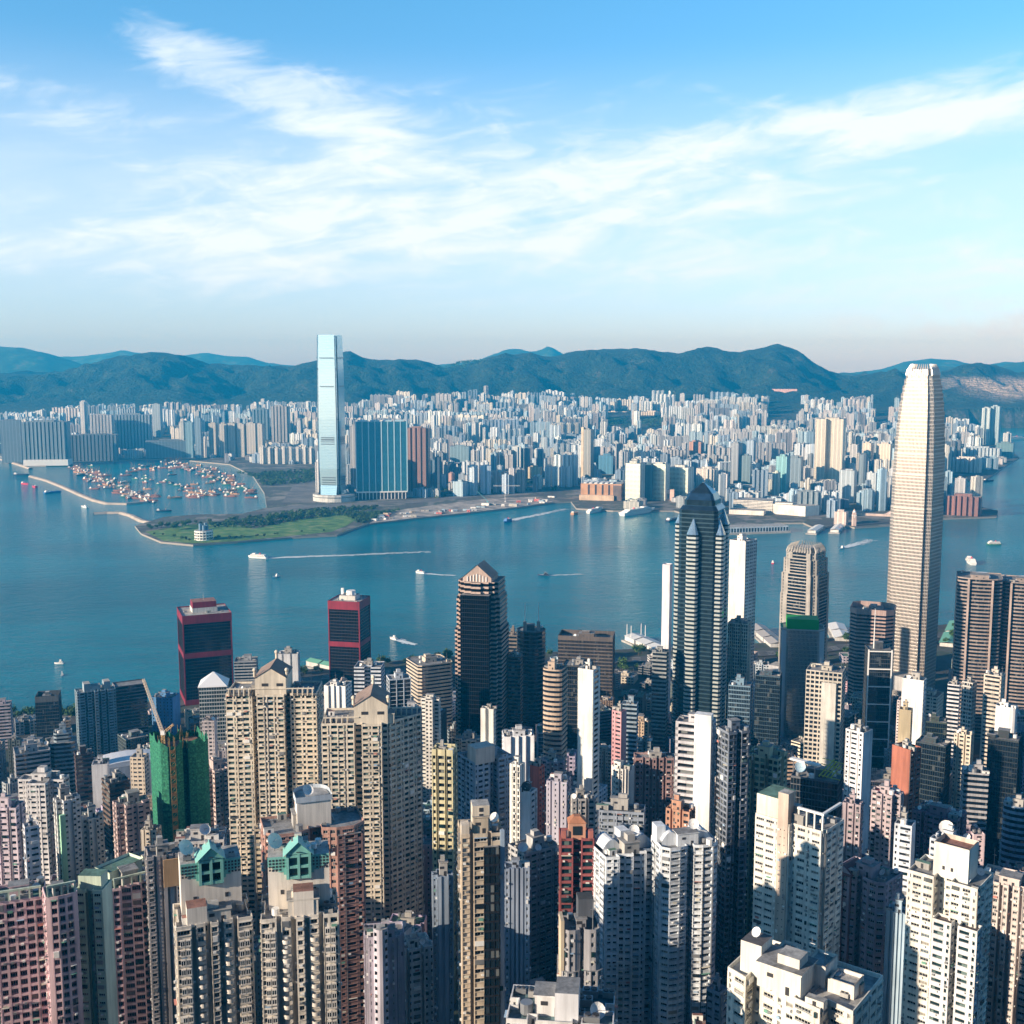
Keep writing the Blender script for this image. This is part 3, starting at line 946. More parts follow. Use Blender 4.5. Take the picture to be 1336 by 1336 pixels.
def part_box(root, name, x, y, z, sx, sy, sz, m, rot=0.0, mtop=None, label=None):
    mb = MB(); mb.box(x, y, z, sx, sy, sz, m, rot, mtop, True)
    return tag(mb.build(name, root), label)


def gable(root, name, x0, x1, y0, y1, z, h, m, mroof, along='y', wallh=0.0):
    """ridge roof over a rectangle, ridge running front to back (gable end to the front)"""
    mb = MB(); xm = (x0 + x1) / 2
    if wallh: mb.prism([(x0, y0), (x1, y0), (x1, y1), (x0, y1)], z, z + wallh, m, top=False)
    z += wallh
    mb.tris([[(x0, y0, z), (x1, y0, z), (xm, y0, z + h)], [(x1, y1, z), (x0, y1, z), (xm, y1, z + h)]], m)
    e = .5
    mb.quads([[(x0 - e, y0 - e, z - e * h / (xm - x0)), (xm, y0 - e, z + h + .1), (xm, y1 + e, z + h + .1), (x0 - e, y1 + e, z - e * h / (xm - x0))][::-1],
              [(x1 + e, y0 - e, z - e * h / (xm - x0)), (x1 + e, y1 + e, z - e * h / (xm - x0)), (xm, y1 + e, z + h + .1), (xm, y0 - e, z + h + .1)]], mroof)
    return mb.build(name, root)


def finial(root, x, y, z, r, m):
    mb = MB(); mb.cyl(x, y, z, r * .7, r * 2.2, m, 8)
    for k in range(6):
        a, b = k * math.pi / 6, (k + 1) * math.pi / 6
        mb.side(ngon(10, max(.02, r * math.sin(a)), x, y), ngon(10, max(.02, r * math.sin(b)), x, y), z + r * 3.1 - r * math.cos(a), z + r * 3.1 - r * math.cos(b), m)
    return mb.build('finial', root)


# --- the tallest tower of the near shore: stepped, ribbed, with a crown of claws
def ribbed_tower(name, label, px, py, Y, pw, rot, short, tiers, fins, wall, glass, fh, bay, finh):
    x, _, z1 = P(px, py, Y); rz = R(rot) - math.atan2(x, Y)
    W = pw / FPX * (Y * CT - (z1 - CAMH) * ST)
    c = .13
    base = [(-.5 + c, -.5), (.5 - c, -.5), (.5 - c, -.5 + c * .6), (.5, -.5 + c), (.5, .5 - c), (.5 - c, .5 - c * .6), (.5 - c, .5), (-.5 + c, .5), (-.5 + c, .5 - c * .6), (-.5, .5 - c), (-.5, -.5 + c), (-.5 + c, -.5 + c * .6)]
    ex = [a * math.cos(R(rot)) - b * math.sin(R(rot)) for a, b in base]; s = W / (max(ex) - min(ex))
    zb = 4.0; h = z1 - zb
    root = thing(name, label, OFF, (x, Y, zb), None, rz)
    mb = MB(); n = len(tiers)
    for i, (f0, sc) in enumerate(tiers):
        f1 = tiers[i + 1][0] if i + 1 < n else fins
        poly = [(a * s * sc, b * s * sc) for a, b in base]
        facade(mb, poly, h * f0, h * f1, fh, St('grid', bay, bay * .36, .30, .22, vary=False, ledge=0), None, wall, glass)
        mb.cap(poly, h * f1 + .02, ROOF_L)
        if f0 > .1: mb.side(offset(poly, -.5), offset(poly, -.5), h * f0 - 1.2, h * f0 + .6, wall)
    mb.build('wall', root)
    mb = MB(); sc = tiers[-1][1]
    for k in range(4):
        ca, sa = math.cos(k * math.pi / 2), math.sin(k * math.pi / 2)
        for j in np.linspace(-.5 + c, .5 - c, 9):
            # each claw leans in and ends in a point
            pts = [(j, -.5, h * fins), (j * .93, -.46, h * (fins + 1) / 2), (j * .80, -.36, h)]
            for (a, b, z), (a2, b2, z2), w0, w1 in zip(pts, pts[1:], (1.7, 1.3), (1.3, .6)):
                A = Vector(((a * ca - b * sa) * s * sc, (a * sa + b * ca) * s * sc, z)); B = Vector(((a2 * ca - b2 * sa) * s * sc, (a2 * sa + b2 * ca) * s * sc, z2))
                mb.tube(A, B, w0 * s * .012, wall, 4, w1 * s * .012)
    mb.prism(rect(s * sc * .62, s * sc * .62), h * fins, h * (fins + (1 - fins) * .55), wall, ROOF_L)
    mb.build('crown_claws', root)
    for sx in (-.36, .36):
        p = part_box(root, 'podium', sx * 0, -s * .72, 0, s * 1.0, s * .42, 34, wall_mat((.45, .46, .48)), 0, ROOF_L) if sx < 0 else None
    PLAN.append((x, Y, s * .72)); LAND.append((short, px - pw / 2, px + pw / 2, py, 905, Y))
    return root


IFCW = plain_mat('pale_metal_fins', (.50, .46, .42), 0.34, 0.35)
ribbed_tower('skyscraper', 'tallest pale ribbed skyscraper on the right with rounded stepped claw crown', 1205, 475, 1364, 66, -22, 'the claw-topped pale skyscraper',
             [(0, 1.0), (.58, .985), (.68, .965), (.74, .94), (.785, .91), (.825, .875), (.86, .835), (.89, .79), (.915, .74), (.937, .685), (.955, .63)], .968, IFCW, mirror_mat((.42, .40, .38), .16), 4.2, 1.6, 20)
ribbed_tower('office_tower', 'stepped beige banded tower with spiked crown behind the green topped glass tower', 1052, 708, 1400, 62, -24, 'the spike-crowned beige tower',
             [(0, 1.0), (.66, .97), (.80, .90), (.90, .80)], .945, wall_mat((.36, .34, .31), .5), GLASS_O, 4.0, 30, 14)

# --- tall dark tower with light corner shafts and a stepped pyramid top
x, _, z1 = P(917, 663, 1060)
root = thing('glass_tower', 'tall dark glass tower with pale striped corner shafts and pyramid top', OFF, (x, 1060, 4), None, R(-14) - math.atan2(x, 1060))
h = z1 - 4; w = 50 / FPX * 1100
DGL = mirror_mat((.085, .15, .19), .08)
LGL = mirror_mat((.62, .66, .62), .14)
bandm = plain_mat('pale_spandrel', (.50, .54, .52), .35, .3)
mb = MB(); core = [(a * w, b * w) for a, b in FP('cham', 1.0)]
facade(mb, core, 0, h, 4.0, St('band', sp=.3, d=.15), None, plain_mat('dark_spandrel', (.06, .11, .14), .3, .5), DGL)
mb.cap(core, h, ROOF); mb.build('wall', root)
for a, b in ((-.5, -.12), (-.10, -.5), (.5, .12), (.1, .5), (.5, -.3), (-.5, .4)):
    mb = MB(); cx, cy = a * w, b * w; sw = w * .30
    pl = [(cx + p * sw, cy + q * sw) for p, q in FP('oct', 1.0)]
    hh = h * (.985 if abs(b) < .3 else .955)
    facade(mb, pl, 0, hh - 10, 4.0, St('band', sp=.5, d=.25), None, bandm, DGL)
    mb.prism(pl, hh - 10, hh + 4, LGL, LGL, poly1=[(cx + (q[0] - cx) * .12, cy + (q[1] - cy) * .12) for q in pl])
    mb.build('corner_shaft', root)
mb = MB(); z = h
for sc0, sc1, dh in ((.98, .84, 4), (.78, .78, 5), (.74, .62, 6), (.58, .06, 9)):
    mb.prism([(p * sc0, q * sc0) for p, q in core], z, z + dh, DGL, DGL, poly1=[(p * sc1, q * sc1) for p, q in core]); z += dh
mb.build('stepped_roof', root)
PLAN.append((x, 1060, w * .75)); LAND.append(('the pyramid-topped dark glass tower', 880, 953, 640, 960, 1060))

# --- dark tower with a gabled pavilion on its roof
DK = mirror_mat((.022, .028, .035), .10)
DKB = plain_mat('polished_dark_stone', (.09, .085, .085), .3, 0.0)
PNK = wall_mat((.50, .38, .32), .6)
root, top, h, s = T('office_tower', OFF, 'dark glass tower topped by a gabled pinkish pavilion', 627, 757, 1030, 72, 'stepped', 1.0, -14, 4.0, St('band', sp=.42, d=.5), None, PNK, DK, None, 945,
                    tiers=[(0, 1.0), (.78, .93), (.93, .86)], n=0, short='the dark tower with a gabled pavilion')
mb = MB()
facade(mb, rect(s * .60, s * .30, 0, 0, -s * .375), h * .04, h * .95, 4.0, St('curtain', 2.0, .12, .1, .1), None, plain_mat('dark_mullion', (.03, .03, .035), .4, .4), DK)
mb.cap(rect(s * .60, s * .30, 0, 0, -s * .375), h * .95, ROOF); mb.build('glass_bay', root)
gable(root, 'pavilion', -s * .30, s * .30, -s * .30, s * .30, h + .5, s * .26, PNK, wall_mat((.42, .28, .22), .7), wallh=s * .10)
mb = MB()
for k in range(7): mb.box(-s * .2 + k * s * .066, -s * .31, h + s * .03, s * .018, .5, s * (.10 + .06 * (3 - abs(k - 3)) / 3), WHITE)
mb.build('pavilion_fins', root)

# --- red-framed pair by the water
for i, (px, py, Y, pw, pent, lab) in enumerate(((266, 797, 1350, 67, True, 'dark glass tower in a red frame with red penthouse by the water'), (455.5, 782, 1370, 53, False, 'dark glass tower in a red frame with white roof plant and dishes'))):
    REDM = wall_mat(RED, .5)
    root, top, h, s = T('office_tower', OFF, lab, px, py, Y, pw, 'rect', 1.0, 7 if i == 0 else -20, 3.9, St('curtain', 1.9, .16, .18, .12), None, plain_mat('brown_mullion', (.05, .042, .045), .4, .3), mirror_mat((.035, .04, .055), .09),
                        None, 940 if i == 0 else 880, n=0, roofs=False, short='the red-framed tower with a red penthouse' if i == 0 else 'the red-framed tower with white roof plant')
    W2 = max(p[0] for p in top); fr = MB()
    for z in (h - 8.5, h * .56, h * .06):
        fr.prism(offset(top, -.8), z, z + (8.7 if z > h * .8 else 6.0), REDM)
    for a, b in top: fr.box(a, b, 0, 1.3, 1.3, h, REDM)
    fr.build('red_frame', root)
    roof_part(root, offset(top, -.8), h + .25, REDM, ROOF_L, 1.4)
    mb = MB(); mb.box(0, W2 * .1, h + .3, W2 * 1.05, W2 * .9, 5.5, wall_mat(OFFW), 0, ROOF)
    mb.build('plant_room', root)
    if pent:
        mb = MB(); mb.box(0, W2 * .1, h + 5.9, W2 * 1.0, W2 * .8, 7, REDM, 0, ROOF_R); mb.build('penthouse', root)
        mb = MB(); mb.tube((0, 2, h + 13), (0, 2, h + 22), .25, STEEL, 5, .08); mb.build('antenna', root)
    else:
        mb = MB(); mb.cyl(W2 * .1, W2 * .1, h + 5.9, W2 * .35, 5, WHITE, 12, W2 * .28); mb.box(-W2 * .5, W2 * .2, h + 5.9, 3, 3, 7, WHITE); mb.build('roof_drum', root)
        for a in (-.35, .05, .4): dish(root, a * W2, -W2 * .2, h + 5.8, 1.7, a * 2)
    clutter(root, [(p[0] * .98, p[1] * .98) for p in top], h + .3, random.Random(i), 5, CONC)

# --- twin rounded banded towers at the right edge
for px, py, lab, sh in ((1278, 752, 'brown banded round cornered tower with white roof dome, left of a pair', 'the left round-cornered banded tower'), (1334, 757, 'brown banded round cornered tower at the right edge of the picture', 'the right round-cornered banded tower')):
    root, top, h, s = T('office_tower', OFF, lab, px, py, 1200, 57 if px < 1300 else 58, 'bull', .95, 3, 3.9, St('band', sp=.42, d=.4), None, wall_mat((.34, .28, .25), .5), GLASS_O, None, 930, n=3, short=sh)
    for sx in (-.25, .27):
        part_box(root, 'stone_pier', sx * s, -s * .49, 0, s * .045, s * .06, h, wall_mat((.46, .37, .33), .5))
    mb = MB(); mb.cyl(s * .05, 0, h, s * .2, 4, WHITE, 12, s * .14); mb.build('roof_dome', root)

# --- other towers by the water and in the business district
T('office_tower', OFF, 'wide dark slab tower with a beige notched parapet at the water', 765.5, 832, 1250, 74, 'rect', .5, -6, 4, St('curtain', 1.5, .3, .35, .2), None, wall_mat((.13, .11, .10)), GLASS_O, None, 862, n=5, par=5, short='the wide dark slab at the water')
T('office_tower', OFF, 'dark round cornered tower with two white masts on its roof', 693, 822, 1085, 38, 'round', 1.0, 0, 3.9, St('band', sp=.35, d=.3), None, wall_mat((.10, .11, .12), .4), GLASS_O, None, 945, n=3, short='the twin-mast dark tower')
x, Y = PLAN[-1][:2]
for a in (-6, 7):
    o = [q for q in bpy.data.objects if q.get('label') == 'dark round cornered tower with two white masts on its roof'][0]
    hh = P(693, 822, 1085)[2] - o.location.z
    mb = MB(); mb.tube((a, -2, hh), (a, -2, hh + 27), .55, WHITE, 6, .2); mb.box(a, -2, hh, 3.4, 3.4, 9, CONC); mb.build('mast', o)
T('office_tower', OFF, 'narrow dark tower close against the left of the twin mast tower', 669, 828, 1120, 20, 'rect', 1.2, -10, 3.9, BAND, None, (.22, .19, .17), GLASS_O, None, 940, n=2)
T('office_tower', OFF, 'dark brown slab below the twin mast tower', 672, 856, 1040, 20, 'rect', 1, -10, 3.6, BAND, None, (.20, .13, .10), GLASS, None, 940, n=2)
T('office_tower', OFF, 'square beige striped office block with cluttered roof near the water', 560, 862, 1150, 60, 'cham', 1.0, 22, 3.8, St('band', sp=.5, d=.6), None, (.58, .50, .40), GLASS_O, None, 908, n=9, short='the beige striped office block')
T('office_tower', OFF, 'black block with a pale dish on its flat roof', 754, 866, 1000, 40, 'rect', .9, -8, 4, CURT, None, (.07, .07, .07), GLASS_O, None, 905, n=6, short='the black block with a dish')
T('office_tower', OFF, 'brown and beige banded tower with rounded front and sloping glass top', 724, 872, 800, 32, 'bull', 1.1, -16, 3.6, St('band', sp=.5, d=.7), None, (.50, .39, .30), GLASS_O, None, 990, n=2, short='the rounded banded tower')
T('apartment_tower', APT, 'slim white slab tower standing alone with one column of windows', 768.5, 873, 620, 29, 'rect', .95, -26, 3.0, BLANK, St('grid', 6, 3.6, .5), WHT, None, None, 1030, n=1, short='the slim white slab')
T('office_tower', OFF, 'blue glass and concrete block beside the ferry pier', 822, 918, 900, 22, 'rect', .8, -8, 3.6, BAND, None, BLUEG, GLASS_O, None, 960, n=3)
T('office_tower', OFF, 'white windowless slab close behind the pyramid topped tower', 871, 737, 1180, 13, 'rect', 1.0, -20, 4, BLANK, None, (.74, .72, .76), None, None, 845, n=0, short='the white windowless slab')
T('office_tower', OFF, 'white slab tower with one windowed side right of the pyramid topped tower', 970, 705, 1160, 35, 'rect', 1.25, -30, 3.6, BLANK, GRIDN, (.78, .74, .70), None, None, 815, n=3, short='the white slab by the harbour')
T('office_tower', OFF, 'cream tower with dark vertical window strips below the white slab', 965, 812, 1080, 30, 'notch', 1.0, -10, 3.4, RIB, None, (.74, .66, .53), None, None, 880, n=4, short='the cream strip-windowed tower')
root, top, h, s = T('office_tower', OFF, 'silver ribbed glass tower with a bright green roof box', 1046.5, 818, 1150, 57, 'oct', .8, 4, 4, St('rib', 1.3, .4, .1, .5), None, plain_mat('silver_rib', (.55, .57, .58), .3, .6), mirror_mat((.30, .34, .36), .10), None, 965, n=0, short='the green-topped silver tower')
GRN = plain_mat('green_hoarding', (.012, .33, .03), .6)
part_box(root, 'green_roof_box', 0, 0, h + .1, s * .72, s * .5, 10, GRN)
for sx in (-.42, .42): part_box(root, 'corner_pier', sx * s, -s * .25, 0, s * .13, s * .2, h - 1, plain_mat('pale_cladding', (.60, .64, .68), .4, .2))
T('office_tower', OFF, 'beige gridded block with a plain pale panel below the green topped tower', 1078, 873, 950, 50, 'rect', .8, -8, 3.9, St('grid', 3.6, .9, .4), BAND, (.56, .52, .45), GLASS_O, None, 965, n=5, short='the beige gridded block')
o = [q for q in bpy.data.objects if str(q.get('label', '')).startswith('beige gridded block')][0]; hh = P(1078, 873, 950)[2] - o.location.z
part_box(o, 'blank_panel', 4.5, -13.2, 0, 12, 1.4, hh - 8, wall_mat((.62, .60, .55)))
T('office_tower', OFF, 'brown banded octagonal tower with pinkish top storey by the tallest skyscraper', 1139, 797, 1250, 57, 'oct', 1.0, -4, 4, St('band', sp=.45, d=.6), None, (.42, .31, .28), GLASS_O, None, 900, n=4, par=6, short='the brown octagonal tower')
root, top, h, s = T('office_tower', OFF, 'dark glass tower crossed by white truss lines with a tall mast', 1146, 846, 1000, 34, 'rect', .9, 12, 4, CURT, None, (.07, .08, .09), GLASS_O, None, 935, n=2, short='the white-trussed dark tower')
mb = MB()
for k in range(9): z = h - k * 16; mb.box(0, -s * .455, z - 1, s, .8, 1.0, WHITE)
for sx in (-.5, .5): mb.box(sx * s, -s * .45, h - 130, 1.1, 1.1, 131, WHITE)
mb.build('white_truss', root)
mb = MB(); mb.tube((-s * .2, 0, h), (-s * .2, 0, h + 36), .6, WHITE, 6, .2); mb.build('mast', root)
T('office_tower', OFF, 'plain white slab with a small dark notch at its top', 1193, 886, 900, 30, 'rect', .6, -12, 3.6, BLANK, GRID, (.84, .83, .80), None, None, 945, n=1, short='the plain white slab on the right')
T('office_tower', OFF, 'small tan block in front of the plain white slab', 1182, 926, 840, 17, 'rect', .9, -8, 3.6, BLANK, GRID, (.50, .42, .28), None, None, 948, n=1)
T('office_tower', OFF, 'white ribbon windowed block below the left round cornered tower', 1245, 893, 950, 16, 'rect', 1, -6, 3.6, BAND, None, (.66, .67, .70), GLASS_O, None, 965, n=2)
T('office_tower', OFF, 'pale grey square block beside the white ribbon windowed block', 1265, 890, 940, 18, 'rect', 1, -22, 3.6, St('grid', 2, .6, .4), None, (.58, .56, .52), GLASS_O, None, 960, n=2)
T('office_tower', OFF, 'beige balconied tower with ragged rooftop below the round cornered pair', 1298, 880, 930, 26, 'rect', 1, -14, 3.6, St('band', sp=.5, d=1.0), GRID, (.62, .55, .47), None, None, 965, n=6, short='the beige balconied tower')
T('office_tower', OFF, 'white block with a tall dark slot in its rounded front', 1313, 922, 850, 26, 'bull', .7, -8, 3.6, BLANK, GRID, (.76, .76, .75), None, None, 970, n=2)
T('apartment_tower', APT, 'small cream tower with peaked roof house right of centre', 1258, 957, 800, 24, 'notch', 1, -10, 3.1, GRID, None, CREAM, None, None, 1010, n=4)
T('office_tower', OFF, 'dark teal glass block low between the cream strip windowed tower and silver tower', 1003, 880, 1010, 34, 'rect', .8, -6, 3.8, CURT, None, (.06, .10, .13), GLASS_O, None, 960, n=3)
T('office_tower', OFF, 'blue glass block at the foot of the cream strip windowed tower', 966, 893, 960, 30, 'rect', .8, -6, 3.8, St('curtain', 1.4, .2, .25, .15), None, (.18, .28, .36), GLASS_O, None, 960, n=3)
T('office_tower', OFF, 'grey banded block close left of the pyramid topped dark tower', 862, 850, 1040, 22, 'rect', 1, -10, 3.8, BAND, None, (.28, .30, .30), GLASS_O, None, 940, n=3)
T('office_tower', OFF, 'dark green glass tower with flat top left of the spike crowned tower', 1222, 940, 880, 26, 'rect', 1, 0, 4, CURT, None, (.05, .07, .06), GLASS_O, None, 1000, n=3)

# --- left waterfront
T('office_tower', OFF, 'dark office block with a light band around its top at the left shore', 63, 912, 1150, 32, 'rect', 1.0, -8, 3.6, CURT, None, (.10, .11, .12), GLASS_O, None, 965, par=6, n=7, short='the light-banded dark office')
T('apartment_tower', APT, 'lilac striped block cut by the left edge of the picture', 4, 918, 1150, 22, 'rect', 1, -8, 3.4, BAND, None, LILAC, None, None, 965, n=3)
root, top, h, s = T('apartment_tower', APT, 'blue grey apartment slab with two raised lift towers at the left shore', 124, 900, 1120, 50, 'bays', .5, 8, 3.0, St('grid', 3, .9, .5), None, (.33, .42, .47), None, None, 985, n=2, short='the blue-grey twin-core slab')
for a in (-.22, .3): part_box(root, 'lift_tower', a * s, 0, h, s * .17, s * .3, 8.5, wall_mat((.30, .37, .42)), 0, ROOF_L)
T('office_tower', OFF, 'wide brown office slab beside the blue grey twin core slab', 169, 892, 1150, 43, 'rect', .6, 10, 3.5, St('band', sp=.4, d=.3), None, (.22, .18, .19), GLASS_O, None, 960, n=0, short='the wide brown office slab')
T('office_tower', OFF, 'bright blue and white block left of the red framed tower', 216, 908, 1180, 36, 'rect', .8, -24, 3.5, St('grid', 4, 2.8, .5), BLANK, (.12, .30, .58), None, None, 970, n=6, short='the bright blue block')
root, top, h, s = T('office_tower', OFF, 'dark glass tower with a white pyramid roof', 279, 892, 1000, 38, 'rect', 1, -6, 3.6, St('curtain', 2.2, .3, .3, .2), BAND, (.42, .44, .44), mirror_mat((.10, .18, .17), .1), None, 965, n=0, short='the white pyramid-roofed tower')
mb = MB(); q = offset(top, -.8); mb.prism(q, h + .2, h + .7, WHITE); mb.prism(q, h + .7, h + 11, plain_mat('white_sheet_roof', (.72, .74, .76), .45), poly1=[(p * .04, r * .04) for p, r in q]); mb.build('pyramid_roof', root)
T('office_tower', OFF, 'small grey block with a thin mast behind the left cream tower', 321, 861, 1300, 31, 'rect', .9, -6, 3.6, BAND, None, (.36, .38, .40), GLASS_O, None, 890, n=4)
T('office_tower', OFF, 'white block with black roof fins behind the gabled cream tower', 377, 852, 1280, 28, 'notch', .8, -8, 3.6, BLANK, GRID, (.74, .75, .76), None, None, 880, n=6)
T('office_tower', OFF, 'white and blue twin block between the red framed tower and the right cream tower', 482, 868, 980, 40, 'H', .9, -10, 3.4, St('band', sp=.5), None, (.62, .66, .72), GLASS_O, None, 920, n=4, short='the white twin block')
T('office_tower', OFF, 'navy glass block with white edges behind the right cream tower', 520, 884, 960, 32, 'rect', .8, 10, 3.6, St('rib', 7, .8, .12), None, (.62, .68, .74), GLASS_O, None, 930, n=2)
T('office_tower', OFF, 'white block with slanted fins on its roof between the cream towers', 441, 893, 900, 36, 'saw', .9, -20, 3.4, BLANK, GRID, (.74, .74, .72), None, None, 925, n=5)
T('apartment_tower', APT, 'white stepped block with round tanks left of the dark gabled tower', 562, 912, 850, 26, 'cross', .9, -14, 3.0, GRID, None, OFFW, None, None, 960, n=8)
T('apartment_tower', APT, 'grey white stepped block behind the right cream tower', 538, 925, 860, 28, 'cross2', .9, -6, 3.0, GRID, None, (.46, .48, .52), None, None, 975, n=6)
T('apartment_tower', APT, 'slim white twin slab in front of the dark gabled tower', 637, 925, 830, 20, 'H', .6, -18, 3.0, BLANK, St('grid', 3, 1.2, .5), WHT, None, None, 968, n=1, short='the slim white twin slab')
T('apartment_tower', APT, 'white tower of three rounded shafts below the twin mast tower', 676, 958, 780, 42, 'saw', .7, 6, 3.0, BLANK, GRIDN, (.74, .76, .80), None, None, 1000, n=4, short='the three-shaft white tower')
T('apartment_tower', APT, 'slim pink and white block right of the slim white slab', 808, 928, 750, 19, 'rect', .9, -32, 3.0, St('grid', 3.2, 1.6, .5), BLANK, (.62, .34, .36), None, None, 1005, n=3, short='the slim pink and white block')

# --- left middle
T('office_tower', OFF, 'grey blue octagonal tower with stepped roof in the left middle', 82, 955, 900, 33, 'oct', 1, -4, 3.5, St('band', sp=.45, d=.5), None, (.26, .33, .38), GLASS_O, None, 1015, tiers=[(0, 1.0), (.92, .7)], n=4, short='the grey-blue octagon')
T('office_tower', OFF, 'low grey office with ribbon windows left of the octagonal tower', 41, 978, 880, 44, 'rect', .8, 4, 3.6, BAND, None, (.42, .42, .44), GLASS_O, None, 1015, n=5)
root, top, h, s = T('market_hall', 'hall', 'broad hall with a pale curved metal roof in the left middle', 166, 992, 860, 88, 'rect', .62, 6, 4, BLANK, GRID, (.60, .62, .66), None, None, 1010, n=0, roofs=False, short='the pale-roofed hall')
mb = MB(); a = [(x_ * s, .02 * s + .055 * s * (1 - (2 * x_) ** 2)) for x_ in np.linspace(-.42, .42, 9)]
RFM = plain_mat('pale_roof_sheet', (.66, .68, .72), .5)
for (x0, zz0), (x1, zz1) in zip(a, a[1:]): mb.quads([[(x0, -s * .26, h + zz0), (x1, -s * .26, h + zz1), (x1, s * .27, h + zz1), (x0, s * .27, h + zz0)], [(x0, -s * .26, h), (x1, -s * .26, h), (x1, -s * .26, h + zz1), (x0, -s * .26, h + zz0)]], RFM)
mb.build('curved_roof', root)
roof_part(root, top, h - .2, wall_mat((.60, .62, .66)), ROOF, 1.0)
T('office_tower', OFF, 'white windowless block beside the pale roofed hall', 131, 996, 800, 22, 'rect', 1, -8, 3.5, BLANK, SLIT, (.70, .70, .72), None, None, 1055, n=2)
T('office_tower', OFF, 'dark brown slab behind the white windowless block', 109, 983, 840, 24, 'rect', .8, 6, 3.5, BAND, None, (.12, .08, .08), GLASS, None, 1040, n=4)
T('apartment_tower', APT, 'beige slim block in front of the pale roofed hall', 182, 987, 800, 24, 'rect', .9, -22, 3.1, GRIDN, St('grid', 3, 2, .5), (.58, .50, .40), None, None, 1035, n=2)
T('office_tower', OFF, 'dark brown stacked office with rooftop sheds near the green netted tower', 151, 1018, 710, 36, 'rect', 1, 20, 3.4, BAND, None, (.15, .105, .085), GLASS, None, 1100, n=9, short='the dark brown stacked office')
T('apartment_tower', APT, 'pinkish stepped apartment tower left of the green netted tower', 171, 1046, 600, 46, 'cross2', .9, 14, 3.0, GRIDN, None, (.60, .47, .45), None, None, 1116, n=6, ac=.15, short='the pinkish stepped tower')
T('apartment_tower', APT, 'white stepped apartment tower with angled wings in the left middle', 57, 1016, 610, 62, 'cross', .8, -24, 3.0, GRIDN, None, (.68, .66, .66), None, None, 1120, n=7, ac=.15, short='the white winged tower')
T('apartment_tower', APT, 'white and mint green slim apartment block in the left middle', 87, 1042, 560, 33, 'cross2', .9, 16, 3.0, GRIDN, None, (.66, .66, .66), None, None, 1118, n=5, ac=.15)
o = bpy.context.scene.objects; r_ = [q for q in bpy.data.objects if str(q.get('label', '')).startswith('white and mint green slim')][0]
part_box(r_, 'mint_panel', -4.2, -5.6, 0, 2.6, 1.6, P(87, 1056, 560)[2] - r_.location.z, wall_mat((.38, .66, .46)))
T('apartment_tower', APT, 'white and lilac apartment tower at the left edge', 12, 1052, 520, 38, 'notch', .9, -26, 3.0, GRIDN, None, (.68, .58, .64), None, None, 1146, n=5, ac=.15)
T('apartment_tower', APT, 'small white block tucked right of the lilac tower', 40, 1078, 515, 19, 'rect', 1, 8, 3.0, GRIDN, None, (.66, .67, .72), None, None, 1138, n=3)
T('apartment_tower', APT, 'small white stepped block left of the pinkish stepped tower', 120, 1066, 570, 28, 'cross2', 1, 10, 3.0, GRIDN, None, OFFW, None, None, 1105, n=5)
T('apartment_tower', APT, 'pinkish grey tower with brown panels right of the green netted tower', 282, 1002, 680, 38, 'cross2', .9, 24, 3.0, GRIDN, None, (.56, .44, .41), None, None, 1080, n=3, short='the pinkish-grey tower')
T('apartment_tower', APT, 'slim white and pink tower behind the pinkish grey tower', 273, 940, 850, 19, 'rect', .9, -14, 3.0, GRIDN, BLANK, (.58, .52, .52), None, None, 990, n=3)
T('apartment_tower', APT, 'cream low block at the foot of the green netted tower', 197, 1082, 560, 26, 'notch', .9, -22, 3.0, GRIDN, None, (.64, .57, .47), None, None, 1112, n=4)

# --- green-netted tower under construction, with its crane
NET, nb_ = new_mat('green_netting')
g = NN('ShaderNodeNewGeometry'); s_ = NN('ShaderNodeSeparateXYZ'); LK(g.outputs['Position'], s_.inputs[0])
zz = X(s_.outputs[2]); nn_ = noise_tex(g.outputs['Position'], .9, 4.0, .7)
line = (zz / 3.1).fract().lt(.10)
setp(nb_, Base_Color=mixc(line * .5, ramp((nn_).smooth(.3, .7), [(0, (.004, .07, .04)), (.6, (.012, .16, .09)), (1, (.05, .26, .14))]), (.0, .05, .03)), Roughness=.85)
x, _, z1 = P(234, 962, 620); zb = ground_near(x, 620) - 6; h = z1 - zb; W = 61 / FPX * 650
root = thing('construction_tower', 'tower wrapped in green netting with a ragged bamboo top', 'construction site', (x, 620, zb), None, R(16) - math.atan2(x, 620))
pl = [(a * W, b * W) for a, b in FP('lobe2', .9)]
mb = MB(); rr = random.Random(3)
seg = []
for i in range(len(pl)):
    a, b = np.array(pl[i]), np.array(pl[(i + 1) % len(pl)]); k = max(1, int(np.hypot(*(b - a)) / 2.2))
    seg += [tuple(a + (b - a) * j / k) for j in range(k)]
tops = [h + 4 * mnoise.noise(Vector((p[0] * .2, p[1] * .2, 1))) + rr.uniform(-1.2, 2.2) for p in seg]
lev = 40; bul = [[(p[0] * (1 + .012 * mnoise.noise(Vector((i * .9, k * .35, 0)))), p[1] * (1 + .02 * mnoise.noise(Vector((i * .9, k * .35, 5))))) for i, p in enumerate(seg)] for k in range(lev + 1)]
q = []
for k in range(lev):
    for i in range(len(seg)):
        j = (i + 1) % len(seg)
        q.append([(*bul[k][i], tops[i] * k / lev), (*bul[k][j], tops[j] * k / lev), (*bul[k + 1][j], tops[j] * (k + 1) / lev), (*bul[k + 1][i], tops[i] * (k + 1) / lev)])
mb.quads(q, NET); mb.build('netting', root)
mb = MB(); mb.prism(offset(pl, 1.2), 0, h - 4, CONC, ROOF_R)
